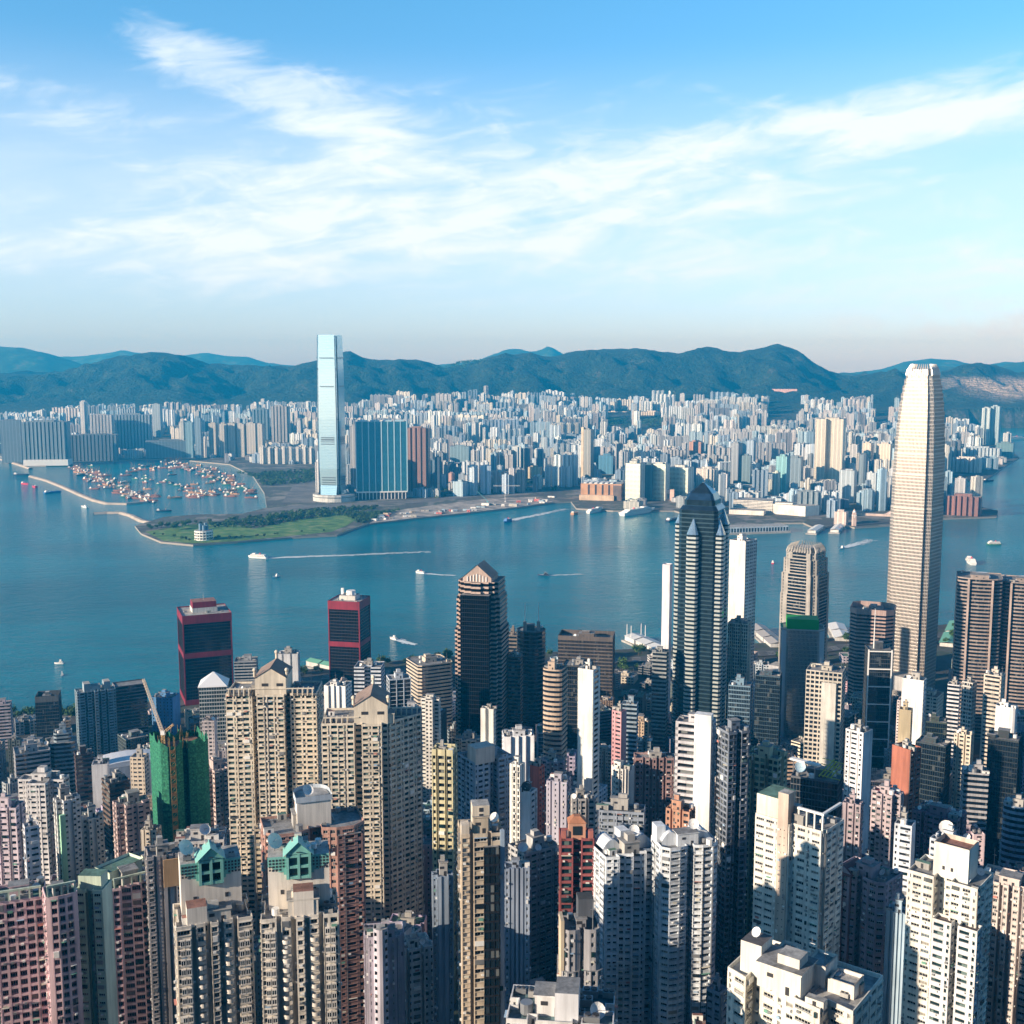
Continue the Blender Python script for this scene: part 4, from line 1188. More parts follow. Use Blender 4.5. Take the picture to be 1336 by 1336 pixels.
for k in range(26):
    i = rr.randrange(len(seg)); p = np.array(seg[i]) * .86
    mb.tube((*p, h - 4), (p[0] + rr.uniform(-1, 1), p[1], h + rr.uniform(0, 5)), .14, plain_mat('bamboo', (.40, .26, .10), .8), 4)
mb.build('concrete_core', root)
BAM = plain_mat('bamboo', (.40, .26, .10), .8)
mb = MB()
lx, ly = -W * .30, -W * .48
for dx_ in (-1.4, 1.4):
    for dy_ in (-1.2, 1.2): mb.tube((lx + dx_, ly + dy_, 0), (lx + dx_, ly + dy_, h + 5), .16, BAM, 4)
for k in range(int(h / 2.4)):
    z = k * 2.4
    mb.tube((lx - 1.4, ly - 1.2, z), (lx + 1.4, ly - 1.2, z + 2.4), .11, BAM, 3); mb.tube((lx + 1.4, ly - 1.2, z), (lx - 1.4, ly - 1.2, z), .11, BAM, 3)
    if k % 2: mb.quads([[(lx - 1.3, ly - 1.1, z), (lx + 1.3, ly - 1.1, z), (lx + 1.3, ly - 1.1, z + 1.9), (lx - 1.3, ly - 1.1, z + 1.9)]], plain_mat('timber_deck', (.42, .22, .07), .8))
mb.build('hoist_mast', root)
PLAN.append((x, 620, W * .75)); LAND.append(('the green netted tower', 203, 265, 950, 1100, 620))
# the luffing crane standing on it
YEL = plain_mat('crane_paint', (.62, .42, .20), .6)
cr = thing('tower_crane', 'luffing crane with a long raised jib on the green netted tower', 'crane', (x - W * .25, 612, zb + h - 4), None, 0)
def lattice(root, name, a, b, w, m, n):
    mb = MB(); a, b = Vector(a), Vector(b); d = (b - a).normalized(); s1 = d.cross(Vector((0, 1, 0))).normalized() * w; s2 = d.cross(s1).normalized() * w
    c = [s1 + s2, s1 - s2, -s1 - s2, -s1 + s2]
    for k in c: mb.tube(a + k, b + k * .6, .16, m, 4)
    for i in range(n):
        p, q_ = a.lerp(b, i / n), a.lerp(b, (i + 1) / n)
        for k in range(4): mb.tube(p + c[k] * .9, q_ + c[(k + 1) % 4] * .9, .09, m, 3)
    return mb.build(name, root)
lattice(cr, 'mast', (0, 0, 0), (0, 0, 9), .9, YEL, 5)
tp = Vector(P(187, 886, 612)) - cr.location
lattice(cr, 'jib', (0, 0, 9), tuple(tp), .75, plain_mat('pale_jib', (.62, .52, .42), .6), 22)
lattice(cr, 'counter_jib', (0, 0, 9), (6, 0, 14), .6, YEL, 4)
mb = MB(); mb.box(.2, -.6, 8.4, 2.2, 1.8, 2.2, WHITE); mb.build('cab', cr)
mb = MB(); mb.tube((6, 0, 14), tuple(tp), .05, DARK, 3); mb.build('stay_cable', cr)
# ------------------------------------------------------------------ foreground and middle apartment towers
def find(label):
    return [q for q in bpy.data.objects if q.get('label') == label][0]


# --- two cream towers with gabled roof houses
CREAM_M = wall_mat(CREAM)
for i, (px, py, Y, pw, fpn, lab) in enumerate(((358, 900, 600, 124, 'lobe3', 'tall cream apartment tower with a gabled roof house, left of a pair'), (486, 936, 575, 130, [(-.5, -.25), (-.17, -.25), (-.17, -.18), (-.09, -.18), (-.09, -.29), (.11, -.29), (.11, -.23), (.17, -.23), (.5, .06), (.5, .28), (-.5, .28)], 'tall cream apartment tower with a gabled roof house, its right wing in shade'))):
    root, top, h, s = T('apartment_tower', APT, lab, px, py, Y, pw, fpn, .55, -10 if i == 0 else -4, 3.0, St('grid', 2.7, .85, .46, .5), St('grid', 3.4, 1.7, .5, .45), CREAM, GLASS_T, None, 1075 if i == 0 else 1200,
                        n=3, ac=.22, short='the left cream gabled tower' if i == 0 else 'the right cream gabled tower')
    w = s * .17
    mb = MB(); mb.prism([(-w, -s * .24), (w, -s * .24), (w, s * .2), (-w, s * .2)], h + .1, h + 10, CREAM_M, top=False)
    for a in (-.6, .35): mb.box(a * w + 2, -s * .24 - .05, h + 5.2, 3.4, .12, 1.6, DARK)
    mb.build('roof_house', root)
    gable(root, 'gabled_roof', -w, w, -s * .24, s * .2, h + 10, w * .62, CREAM_M, wall_mat((.30, .22, .18)))
    for a, b, z in ((-w * 1.04, -s * .2, h + 10), (w * 1.04, -s * .2, h + 10), (0, s * .2, h + 10 + w * .6)): finial(root, a, b, z, 1.15, CREAM_M)
    mb = MB()
    for a in np.linspace(-s * .46, -s * .24, 5): mb.box(a, -s * .2, h + .1, .5, 5, 3.6, CREAM_M)
    for a in np.linspace(s * .24, s * .46, 5): mb.box(a, -s * .2 if i == 0 else s * .1, h + .1, .5, 5, 3.6, CREAM_M)
    mb.box(0 if i == 0 else -s * .3, -s * .2 - 2, h + 3.72, s * (.96 if i == 0 else .36), .8, .5, CREAM_M)
    if i: mb.box(s * .35, s * .1 - 2, h + 3.72, s * .3, .8, .5, CREAM_M); mb.box(0, 0, h + .1, s * .9, .5, .5, CREAM_M)
    mb.build('pergola', root)

# --- pink and mint estate at the lower left
PNKM, MNT = wall_mat((.72, .52, .54)), wall_mat((.58, .68, .54))
def curved_front(a, bulge=.10):
    h = a / 2
    return [(-.5, -h)] + [(-.5 + t, -h - bulge * math.sin(t * math.pi)) for t in np.linspace(.12, .88, 4)] + [(.5, -h), (.5, h), (-.5, h)]
for px, py, Y, pw, fp, rot, wall, lab, sh in (
        (27, 1166, 372, 62, 'rect', -4, PNKM, 'pink apartment wing with a mint edge at the left edge of the picture', None),
        (78, 1164, 366, 42, curved_front(.9), 6, PNKM, 'pink apartment wing with a bowed front', 'the bowed pink wing'),
        (166, 1148, 425, 62, 'saw', 14, PNKM, 'dark pink ribbed apartment wing in shade beside the mint wall', 'the shaded pink wing')):
    root, top, h, s = T('apartment_tower', APT, lab, px, py, Y, pw, fp, .9, rot, 3.0, St('grid', 3.3, .8, .30, .8, vary=False, ledge=0), St('grid', 3.0, 1.2, .5, .4), wall, None, None, 1336, n=2, near=True, short=sh, group='wings of the pink and mint estate', frame=(.35, .22, .24), deck=ROOF_G)
    mb = MB()
    for k in range(5):
        a = -s * .42 + k * s * .21; mb.box(a, -s * .46, h + 1.1, .5, .5, 3.2, MNT)
    mb.box(0, -s * .46, h + 4.3, s * .9, .7, .7, MNT); mb.build('roof_frame', root)
root, top, h, s = T('apartment_tower', APT, 'pale mint green wall wing with a dark vertical groove between the pink wings', 122, 1158, 376, 46, 'H', .9, -24, 3.0, St('grid', 3.0, 1.3, .55, .5), BLANK, MNT, None, None, 1336, n=0, near=True, short='the mint wing', group='wings of the pink and mint estate', deck=ROOF_G)
mb = MB(); mb.prism([(-s * .42, -s * .3), (s * .42, -s * .3), (s * .42, s * .3), (-s * .42, s * .3)], h + .1, h + 5.5, MNT, ROOF_G); mb.build('roof_house', root)
part_box(root, 'groove_shade_strip', -s * .1, -s * .42, 0, s * .07, .3, h, plain_mat('groove_shade', (.10, .13, .10), .9))  # dark strip up the wall: the groove's shade put into its colour
mb = MB(); mb.prism(rect(15, 8, .4), 0, 5.5, MNT, ROOF_G); mb.side(rect(15, 8, .4), rect(16, 9, .4), 5.5, 6.4, MNT)
r_ = find('dark pink ribbed apartment wing in shade beside the mint wall'); mb.build('roof_pavilion', r_, (-2, 3, P(166, 1148, 425)[2] - r_.location.z + .1))

# --- grey beige tower between the estate and the pedimented pair
T('apartment_tower', APT, 'grey beige apartment tower with an orange tinted top storey', 213, 1112, 420, 47, 'bays', .9, 4, 3.0, St('grid', 3.0, 1.0, .48, .5), None, (.46, .43, .42), None, None, 1336, n=4, ac=.2, near=True, short='the grey-beige tower')
r_ = find('grey beige apartment tower with an orange tinted top storey'); hh = P(213, 1112, 420)[2] - r_.location.z
part_box(r_, 'orange_band', 2.6, -6.9, hh - 11, 6.6, .6, 10.8, wall_mat((.66, .40, .20)))
T('apartment_tower', APT, 'low white roofed block with a large dish behind the left pedimented tower', 262, 1092, 460, 66, 'notch', .7, -6, 3.0, GRIDN, None, (.62, .60, .58), None, None, 1120, n=8, deck=ROOF_L, seed=5)
dish(find('low white roofed block with a large dish behind the left pedimented tower'), 2, -4, P(262, 1092, 460)[2] - find('low white roofed block with a large dish behind the left pedimented tower').location.z + 2, 2.4, .5)

# --- the pair with teal pediments
TEAL = wall_mat((.22, .52, .46)); OFW = wall_mat((.78, .72, .64))
def bay_windows(root, xs, y, z0, z1, fh, w, d, m, glass, name='bay_window'):
    """one column of projecting windows per x; the nearest of them are parts of their own"""
    mb = MB()
    mb.box(0, -d / 2, 0, w, d, .45, m, bottom=True); mb.box(0, -d / 2, fh * .62, w, d, .3, m, bottom=True)
    mb.box(0, -d / 2 + .1, .45, w - .3, d - .25, fh * .62 - .45, glass)
    for a in (-w / 2 + .1, 0, w / 2 - .1): mb.box(a, -d + .12, .45, .14, .14, fh * .62 - .45, WHITE)
    me = mb.mesh(name); n = int((z1 - z0) / fh); c = 0; rest = MB()
    for k in range(n):
        for x_ in xs:
            z = z1 - (k + 1) * fh
            if c < 48: o = bpy.data.objects.new(name, me); COL.objects.link(o); o.parent = root; o.location = (x_, y, z); c += 1
            else:
                for a, mi in zip(mb.q + mb.t, mb.qm + mb.tm):
                    if a.shape[1] == 4: rest.quads(a + np.array((x_, y, z)), mb.mats[mi[0]])
                    else: rest.tris(a + np.array((x_, y, z)), mb.mats[mi[0]])
    if rest.q: tag(rest.build(name + '_rest', root), kind='stuff')
def balconies(root, xs, y, z0, z1, fh, r, m):
    mb = MB(); pl = [(r * math.cos(t), -r * .8 * math.sin(t)) for t in np.linspace(math.pi, 0, 9)][::-1]
    pl = [(r * math.cos(t), -r * .8 * math.sin(t)) for t in np.linspace(math.pi, 2 * math.pi, 9)]
    pl = [(a, -abs(b)) for a, b in pl]
    mb.prism(pl, 0, .3, m, bottom=True); mb.side(pl[:], pl, .3, 1.25, m); q = [(a * .93, b * .93) for a, b in pl]; mb.side(q[::-1], q[::-1], .3, 1.25, m)
    me = mb.mesh('balcony'); n = int((z1 - z0) / fh); c = 0; rest = MB()
    for k in range(n):
        for x_ in xs:
            z = z1 - (k + 1) * fh
            if c < 40: o = bpy.data.objects.new('balcony', me); COL.objects.link(o); o.parent = root; o.location = (x_, y, z); c += 1
            else:
                for a, mi in zip(mb.q + mb.t, mb.qm + mb.tm): (rest.quads if a.shape[1] == 4 else rest.tris)(a + np.array((x_, y, z)), mb.mats[mi[0]])
    if rest.q: tag(rest.build('balcony_rest', root), kind='stuff')
for i, (px, py, Y, pw, lab) in enumerate(((277, 1192, 330, 100, 'off white apartment tower with a teal pediment roof house, left of a pair'), (391, 1184, 335, 98, 'off white apartment tower with a teal pediment and roof garden, right of a pair'))):
    root, top, h, s = T('apartment_tower', APT, lab, px, py, Y, pw, 'bays', .75, 4 if i == 0 else 0, 3.0, St('grid', 3.0, .8, .42, .5), St('grid', 3.0, 1.0, .45, .4), (.74, .68, .59), GLASS_T, None, 1336, n=2, ac=.0, near=True, short='the left teal-pedimented tower' if i == 0 else 'the right teal-pedimented tower', seed=11 + i)
    yf = -s * .375
    bay_windows(root, (-s * .42, -s * .35, s * .35, s * .42), yf + s * .02 - .05, 0, h - 2, 3.0, s * .062, .9, OFW, near_glass())
    balconies(root, (-s * .18, s * .18), yf + s * .03 - .1, 0, h - 4, 3.0, s * .052, OFW)
    # roof house with the pediment
    w, d = s * .40, s * .22; y0 = -s * .02; H = 17.0
    mb = MB(); mb.prism([(-w, y0), (w, y0), (w, y0 + 2 * d), (-w, y0 + 2 * d)], h + .1, h + H, OFW, ROOF_L)
    for a in (-.55, .5): mb.box(a * w, y0 - .05, h + 5, 1.0, .1, 1.4, DARK)
    mb.build('roof_house', root)
    mb = MB()
    for sx in (-1, 1):
        for k in range(4):
            x0, x1 = sx * w * (.32 + .17 * k), sx * w * (.32 + .17 * (k + 1)); lo = h + H - 3.0 - (3 - k) * .9
            a, b = min(x0, x1), max(x0, x1)
            mb.box((a + b) / 2, y0 - .12, lo, b - a, .3, h + H - lo, TEAL)
    mb.build('teal_frieze', root)
    mb = MB()
    for sx in (-1, 1):
        for k in range(6):
            for j in range(4 - (1 if k < 2 else 0)): mb.box(sx * w * (.38 + .11 * k), y0 - .3, h + H - 1.3 - j * 1.0, .55, .1, .6, DARK)
    mb.build('frieze_grille', root)
    mb = MB(); g_ = w * .36
    for a in (-g_, 0, g_): mb.box(a, y0 - .6, h + H - 7, .8, 1.2, 8, TEAL)
    for z in (h + H - 7, h + H - 3.6, h + H - .2): mb.box(0, y0 - .55, z, g_ * 2 + .8, 1.1, .8, TEAL)
    mb.box(0, y0 - .2, h + H - 6, g_ * 2, .3, 6, near_glass()); mb.build('pediment_window', root)
    gable(root, 'pediment', -g_ * 1.25, g_ * 1.25, y0 - 1.2, y0 + d, h + H + .9, g_ * 1.15, TEAL, plain_mat('teal_roof', (.20, .46, .41), .5))
    mb = MB(); mb.cyl(0, y0 - 1.26, h + H + 1.6, .7, .06, DARK, 10); mb.build('round_window', root)
    part_box(root, 'lower_roof_house', -s * .22 if i == 0 else s * .05, -s * .2, h + .1, s * .26, s * .25, 6.0 if i == 0 else 8.5, OFW, 0, ROOF_R)
    dish(root, -w * .8, y0 + d, h + H, 2.6, .7, WHITE)
    clutter(root, [(-w * .9, y0 + .5), (w * .9, y0 + .5), (w * .9, y0 + 1.8 * d), (-w * .9, y0 + 1.8 * d)], h + H + .04, random.Random(i + 30), 4, OFW, .7)

# --- salmon and brown tower behind the pair
root, top, h, s = T('apartment_tower', APT, 'salmon and brown apartment tower with a white round topped roof house', 408, 1074, 445, 134, 'lobe2', .5, 8, 3.0, St('grid', 3.1, 1.2, .5, .4), St('grid', 3.0, 1.8, .5), (.52, .31, .25), None, None, 1150, n=3, near=True, short='the salmon and brown tower', seed=2)
mb = MB(); facade(mb, rect(s * .26, s * .08, 0, s * .33, -s * .245), 0, h - 2, 3.0, St('grid', 3.0, 1.3, .5, .4), BLANK, wall_mat((.33, .20, .18)), near_glass(), None, .25, random.Random(5)); mb.cap(rect(s * .26, s * .08, 0, s * .33, -s * .245), h - 2, ROOF); mb.build('brown_wing', root)
mb = MB(); ww = s * .17; pl = [(-ww, -s * .12), (ww, -s * .12)] + [(ww * math.cos(t), s * .05 + ww * .9 * math.sin(t)) for t in np.linspace(0, math.pi, 8)]
mb.prism(pl, h, h + 12, OFW, ROOF_L); mb.side(offset(pl, -.5), offset(pl, -.5), h + 11, h + 13.4, wall_mat((.50, .56, .62))); mb.build('round_roof_house', root); dish(root, -ww * .3, -s * .05, h + 12.3, 2.3, .3)
mb = MB()
for k in range(9): mb.box(-s * .08 + k * s * .028, -s * .265, h - 8, s * .012, .2, 2.6, DARK)
mb.build('arcade_window', root)

T('apartment_tower', APT, 'small lilac grey tower with a round white turret in the lower middle', 501, 1218, 405, 52, 'stepped', .9, 2, 3.0, St('grid', 3.4, 2.2, .55), None, (.50, .46, .53), None, None, 1336, n=1, near=True, short='the lilac turret tower')
r_ = find('small lilac grey tower with a round white turret in the lower middle'); hh = P(501, 1218, 405)[2] - r_.location.z
mb = MB(); mb.cyl(-1.5, -6.5, 0, 2.6, hh + 6, wall_mat((.56, .53, .60)), 14, mtop=ROOF_L)
for k in range(28):
    for a in (-.9, .9): mb.box(-1.5 + a * 2.2, -8.0 - .25, k * 3.0 + 1, .8, .8, 1.1, near_glass())
mb.build('round_turret', r_)

# --- middle of the lower edge
T('apartment_tower', APT, 'yellow cream tower with dark ribbon windows in the middle', 580, 982, 520, 33, 'notch', .9, -14, 3.3, St('grid', 4.2, .6, .5, .6), St('grid', 3, 1.2, .5), (.66, .60, .38), None, None, 1136, n=2, par=3.0, ac=.1, short='the yellow-cream tower')
T('apartment_tower', APT, 'blue grey tower of two wings with a white roof house in the middle', 633, 986, 615, 72, 'H', .8, 30, 3.1, St('grid', 3.4, 1.2, .5), None, (.36, .46, .56), None, None, 1060, n=5, short='the blue-grey winged tower')
r_ = find('blue grey tower of two wings with a white roof house in the middle'); part_box(r_, 'white_roof_house', -6, -6, P(633, 986, 615)[2] - r_.location.z, 12, 9, 9, wall_mat((.68, .60, .52)))
T('apartment_tower', APT, 'white building with black window bays left of the coral block', 675, 998, 560, 20, 'notch', .9, -30, 3.1, St('grid', 2.6, .8, .3), BLANK, WHT, None, None, 1085, n=3)
root, top, h, s = T('apartment_tower', APT, 'small grey white building with a dark dish on its roof garden', 690, 1032, 540, 22, 'rect', 1, -30, 3.1, BLANK, GRIDN, (.66, .68, .70), None, None, 1085, n=1)
dish(root, 0, -2, h, 2.6, .3, DARK)
T('apartment_tower', APT, 'coral red slab with a plain side in the middle', 701, 1000, 640, 19, 'rect', .9, -34, 3.1, BLANK, GRID, (.62, .17, .12), None, None, 1046, n=3, short='the coral red slab')
T('apartment_tower', APT, 'pinkish grey stepped block right of the coral slab', 722, 992, 690, 30, 'cross2', .9, -8, 3.1, GRIDN, None, (.44, .38, .42), None, None, 1030, n=5)
T('apartment_tower', APT, 'lilac grey plain block below the coral slab', 729, 1018, 600, 32, 'notch', .9, -14, 3.1, SLIT, GRIDN, (.46, .44, .52), None, None, 1080, n=6)
T('apartment_tower', APT, 'white terraced block with ragged roof sheds right of the slim white slab', 811, 1002, 590, 30, 'stepped', .9, -30, 3.1, GRIDN, BLANK, (.72, .69, .64), None, None, 1055, n=8)
T('apartment_tower', APT, 'flat roofed block crowded with sheds below the slim white slab', 759, 1040, 570, 34, 'notch', .9, 10, 3.1, GRIDN, None, (.50, .48, .46), None, None, 1075, n=14)
T('apartment_tower', APT, 'brown pink slab with rows of windows left of the white balcony tower', 853, 988, 600, 52, 'bays', .45, 6, 3.1, St('grid', 2.6, 1.1, .5), None, (.36, .24, .23), None, None, 1058, n=4, short='the brown-pink slab')
T('apartment_tower', APT, 'low dark roofed block in front of the brown pink slab', 812, 1056, 530, 60, 'rect', .5, -4, 3.1, GRIDN, None, (.30, .34, .40), None, None, 1078, n=8, deck=roof_mat((.08, .09, .10)))
root, top, h, s = T('apartment_tower', APT, 'white balcony tower with a tall blank end wall, brightest in the middle', 908, 942, 540, 52, 'rect', .6, -12, 3.3, St('band', sp=.42, d=1.3), GRID, (.56, .54, .56), None, None, 1060, n=1, short='the white balcony tower')
part_box(root, 'blank_end_wall', s * .27, -s * .24, 0, s * .46, s * .3, h + 6, wall_mat((.86, .85, .82)))
T('apartment_tower', APT, 'dark blue grey tower with white framed windows right of the white blank wall', 957, 953, 530, 42, 'H', .9, 32, 3.0, St('grid', 2.8, .5, .3, .5), None, (.22, .25, .30), None, None, 1290, n=3, ac=.1, short='the dark white-framed tower')
TER = wall_mat((.50, .22, .12))
T('apartment_tower', APT, 'terracotta roofed block behind the white arched roof towers', 888, 1056, 500, 38, 'notch', .7, -20, 3.1, GRIDN, None, (.55, .30, .20), None, None, 1070, n=5, deck=ROOF_R)

# --- slim tower with a beige edge and dark glass side
root, top, h, s = T('apartment_tower', APT, 'slim tower, beige striped on its left and dark glass on its right', 627, 1082, 352, 60, 'notch', .9, 6, 3.1, St('grid', 3.2, .6, .5, .5), St('grid', 2.8, 1.4, .5), (.60, .50, .38), None, None, 1336, n=3, near=True, ac=.25, short='the beige and dark striped tower')
mb = MB(); p = rect(s * .36, 2.0, 0, s * .2, -s * .455 - .2); facade(mb, p, 0, h - 3, 3.1, St('curtain', 1.5, .12, .22, .15), None, plain_mat('dark_mullion', (.03, .03, .035), .4, .4), glass_mat((.012, .02, .026), (1.5, 3.1), .16)); mb.cap(p, h - 3, ROOF); mb.build('dark_glass_side', root)
part_box(root, 'blue_edge', s * .46, -s * .44, 0, s * .1, 1.0, h + 2, wall_mat((.36, .46, .58)))
mb = MB(); mb.box(-s * .02, -s * .1, h, s * .4, s * .4, 9.5, wall_mat((.66, .58, .47)), 0, ROOF_L)
for k in range(4): mb.box(-s * .02, -s * .1 - s * .2 - .05, h + 1.5 + k * 2, 1.2, .1, 1.3, DARK)
mb.build('roof_house', root)
part_box(root, 'beige_side_slab', -s * .40, -s * .28, 0, s * .18, s * .3, h + 4, wall_mat((.62, .55, .46)))
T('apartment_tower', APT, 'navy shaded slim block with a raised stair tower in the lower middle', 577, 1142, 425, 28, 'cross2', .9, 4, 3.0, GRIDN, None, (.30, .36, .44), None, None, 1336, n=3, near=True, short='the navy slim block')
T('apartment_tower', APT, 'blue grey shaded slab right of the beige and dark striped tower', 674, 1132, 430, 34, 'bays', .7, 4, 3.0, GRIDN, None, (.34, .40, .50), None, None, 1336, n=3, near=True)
T('apartment_tower', APT, 'grey concrete block with a big slanted front and roof dish', 697, 1104, 510, 68, 'rect', .7, 34, 3.0, St('grid', 2.9, .9, .5, .4), None, (.42, .42, .42), None, None, 1290, n=5, ac=.25, short='the grey slanted block', seed=4)
r_ = find('grey concrete block with a big slanted front and roof dish'); dish(r_, -9, -4, P(697, 1104, 510)[2] - r_.location.z + .5, 2.3, -.4)
root, top, h, s = T('apartment_tower', APT, 'dark red tower with a terracotta arched lantern on its roof', 752, 1090, 480, 46, 'H', .8, 4, 3.2, St('grid', 4.4, .8, .35, .6), None, (.30, .09, .09), GLASS_T, None, 1175, n=0, short='the dark red lantern tower')
mb = MB(); mb.box(0, -s * .12, h, s * .5, s * .4, 7.5, wall_mat((.62, .33, .22)), 0, TER)
mb.box(0, -s * .33, h + 2.2, s * .26, .3, 4, near_glass()); mb.side(rect(s * .56, s * .46, 0, 0, -s * .12), rect(s * .2, s * .2, 0, 0, -s * .12), h + 7.5, h + 10, TER); mb.cap(rect(s * .2, s * .2, 0, 0, -s * .12), h + 10, TER)
mb.build('roof_lantern', root)
for a in (-.4, .4): part_box(root, 'corner_turret', a * s, -s * .3, h, s * .14, s * .2, 4.5, wall_mat((.46, .16, .13)))
root, top, h, s = T('apartment_tower', APT, 'low grey building with stepped blue terraces and a dark roof block', 757, 1208, 335, 58, 'lobe2', .9, 8, 3.0, St('grid', 2.8, 1.0, .5, .4), None, (.36, .35, .36), None, None, 1300, n=1, near=True, tiers=[(0, 1.0), (.86, .88)], short='the stepped terrace building', seed=6)
part_box(root, 'dark_roof_block', s * .12, s * .05, h, s * .38, s * .4, 9.5, wall_mat((.11, .12, .14)), 0, roof_mat((.05, .05, .05)))
part_box(root, 'cream_side_wall', -s * .48, -s * .1, 0, 1.0, s * .5, h + 4, wall_mat((.62, .52, .38)))
root, top, h, s = T('apartment_tower', APT, 'white block with roof terrace, sheds and dish cut by the bottom edge', 733, 1316, 250, 142, 'notch', .6, -4, 3.1, GRID, None, (.72, .70, .68), None, None, 1336, n=9, near=True, deck=roof_mat((.10, .16, .17)), short='the white terrace block', seed=9)
part_box(root, 'roof_house', s * .06, -s * .08, h, s * .22, s * .3, 7, wall_mat((.66, .66, .68)), 0, ROOF)
dish(root, s * .34, -s * .15, h + .1, 1.9, .5)

# --- white towers with arched roof shells
WBL = (.70, .74, .78)
for px, py, Y, pw, rot, lab, sh in ((816, 1106, 475, 92, 27, 'white apartment tower with zigzag balconies and dish, left of the arched pair', 'the left arched white tower'), (894, 1098, 468, 86, 22, 'white apartment tower with arched roof shells, right of the arched pair', 'the right arched white tower')):
    root, top, h, s = T('apartment_tower', APT, lab, px, py, Y, pw, 'saw' if px < 850 else 'lobe2', .6, rot, 3.0, St('grid', 3.1, .8, .5, 1.0), St('grid', 3, 1.4, .55, .5), WBL, None, None, 1336, n=4, near=True, short=sh, seed=8)
    mb = MB()
    for x0, x1 in ((-.46, -.12), (.08, .44)):
        pts = [((x0 + (x1 - x0) * t) * s, 6.0 * math.sin(math.pi * (.12 + .8 * t))) for t in np.linspace(0, 1, 9)]
        for (a, z0), (b, z1) in zip(pts, pts[1:]):
            mb.quads([[(a, -s * .1, h), (b, -s * .1, h), (b, -s * .1, h + z1), (a, -s * .1, h + z0)], [(a, -s * .1, h + z0), (b, -s * .1, h + z1), (b, s * .25, h + z1), (a, s * .25, h + z0)], [(b, s * .25, h), (a, s * .25, h), (a, s * .25, h + z0), (b, s * .25, h + z1)]], wall_mat(WBL))
    mb.build('roof_shell', root)
    part_box(root, 'lift_core', -s * .02 if px < 850 else -s * .44, s * .1, h, s * .16, s * .22, 8, wall_mat(WBL))
    dish(root, s * .1, -s * .1, h + 6, 2.3, -.3)

# --- building with green glass and a frame-filled roof
root, top, h, s = T('apartment_tower', APT, 'green glass tower with yellow frames and cluttered roof in the right middle', 1000, 984, 560, 54, 'notch', .8, -20, 3.2, St('grid', 3.4, .7, .35), None, (.46, .48, .34), glass_mat((.01, .06, .05), light=(.16, .30, .24)), None, 1110, n=6, short='the green glass tower')
r2, t2, h2, s2 = T('office_tower', OFF, 'dark glass block with a pale blue dish and yellow roof frame', 1066, 1012, 590, 66, 'rect', .7, -10, 3.6, CURT, None, (.14, .15, .17), GLASS_O, None, 1050, n=7, short='the dark yellow-framed block')
dish(r2, -8, -6, h2 + 2, 3.0, .4, plain_mat('pale_blue_dish', (.45, .62, .72), .5))
YG = plain_mat('yellow_frame', (.50, .50, .10), .6); mb = MB()
for k in range(4):
    mb.tube((2 + k * 2.0, -6, h2 + 2), (8 + k * 1.2, 4, h2 + 9 - k), .35, YG, 4)
    mb.tube((2, -6 + k * 3, h2 + 3 + k * 2), (13, -6 + k * 3, h2 + 1.5 + k * 2), .25, YG, 4)
mb.build('yellow_roof_frame', r2)
mb = MB(); mb.prism([(-14, -4), (2, -9), (3, -6), (-13, -1)], h2 + 8, h2 + 9, WHITE, bottom=True)
for a, b in ((-12, -3), (0, -7)): mb.tube((a, b, h2), (a, b, h2 + 8), .3, STEEL)
mb.build('white_canopy', r2)

# --- the big white tower on the right
root, top, h, s = T('apartment_tower', APT, 'big white apartment tower with a plain beige shaft up its middle', 1043, 1068, 428, 112, [(-.5, -.30), (-.14, -.30), (-.14, -.36), (.04, -.36), (.04, -.28), (.46, -.28), (.46, -.20), (.5, -.20), (.5, .3), (-.5, .3)], .6, -27, 3.0, St('grid', 3.3, 1.9, .56, .35), St('grid', 3.2, 1.8, .55), (.80, .76, .69), GLASS_T, None, 1336, n=2, ac=.3, near=True, short='the big white tower', seed=21)
BEI = wall_mat((.58, .47, .39))
part_box(root, 'beige_shaft', -s * .05, -s * .29, 0, s * .15, s * .17, h + 13, BEI, 0, ROOF_L)
mb = MB()
for k in range(int(h / 3)):
    for a in (-.03, .03): mb.box(-s * .05 + a * s, -s * .375 - .03, k * 3 + 2, .35, .08, .35, DARK)
mb.build('shaft_vent', root)
part_box(root, 'upper_left_block', -s * .33, -s * .05, h, s * .34, s * .45, 9, wall_mat((.78, .72, .60)), 0, ROOF_G)
mb = MB()
for a in np.linspace(.12, .46, 4): mb.box(a * s, -s * .25, h, .6, .6, 7, wall_mat((.80, .77, .72)))
mb.box(s * .29, -s * .25, h + 7, s * .38, 1.0, .8, WHITE); mb.box(s * .46, s * .02, h + 7, 1.0, s * .5, .8, WHITE); mb.build('roof_frame', root)
mb = MB()
for a in (.455, .49): mb.tube((a * s, -s * .21 - .4, 0), (a * s, -s * .21 - .4, h), .16, STEEL, 5)
mb.build('drain_pipe', root)

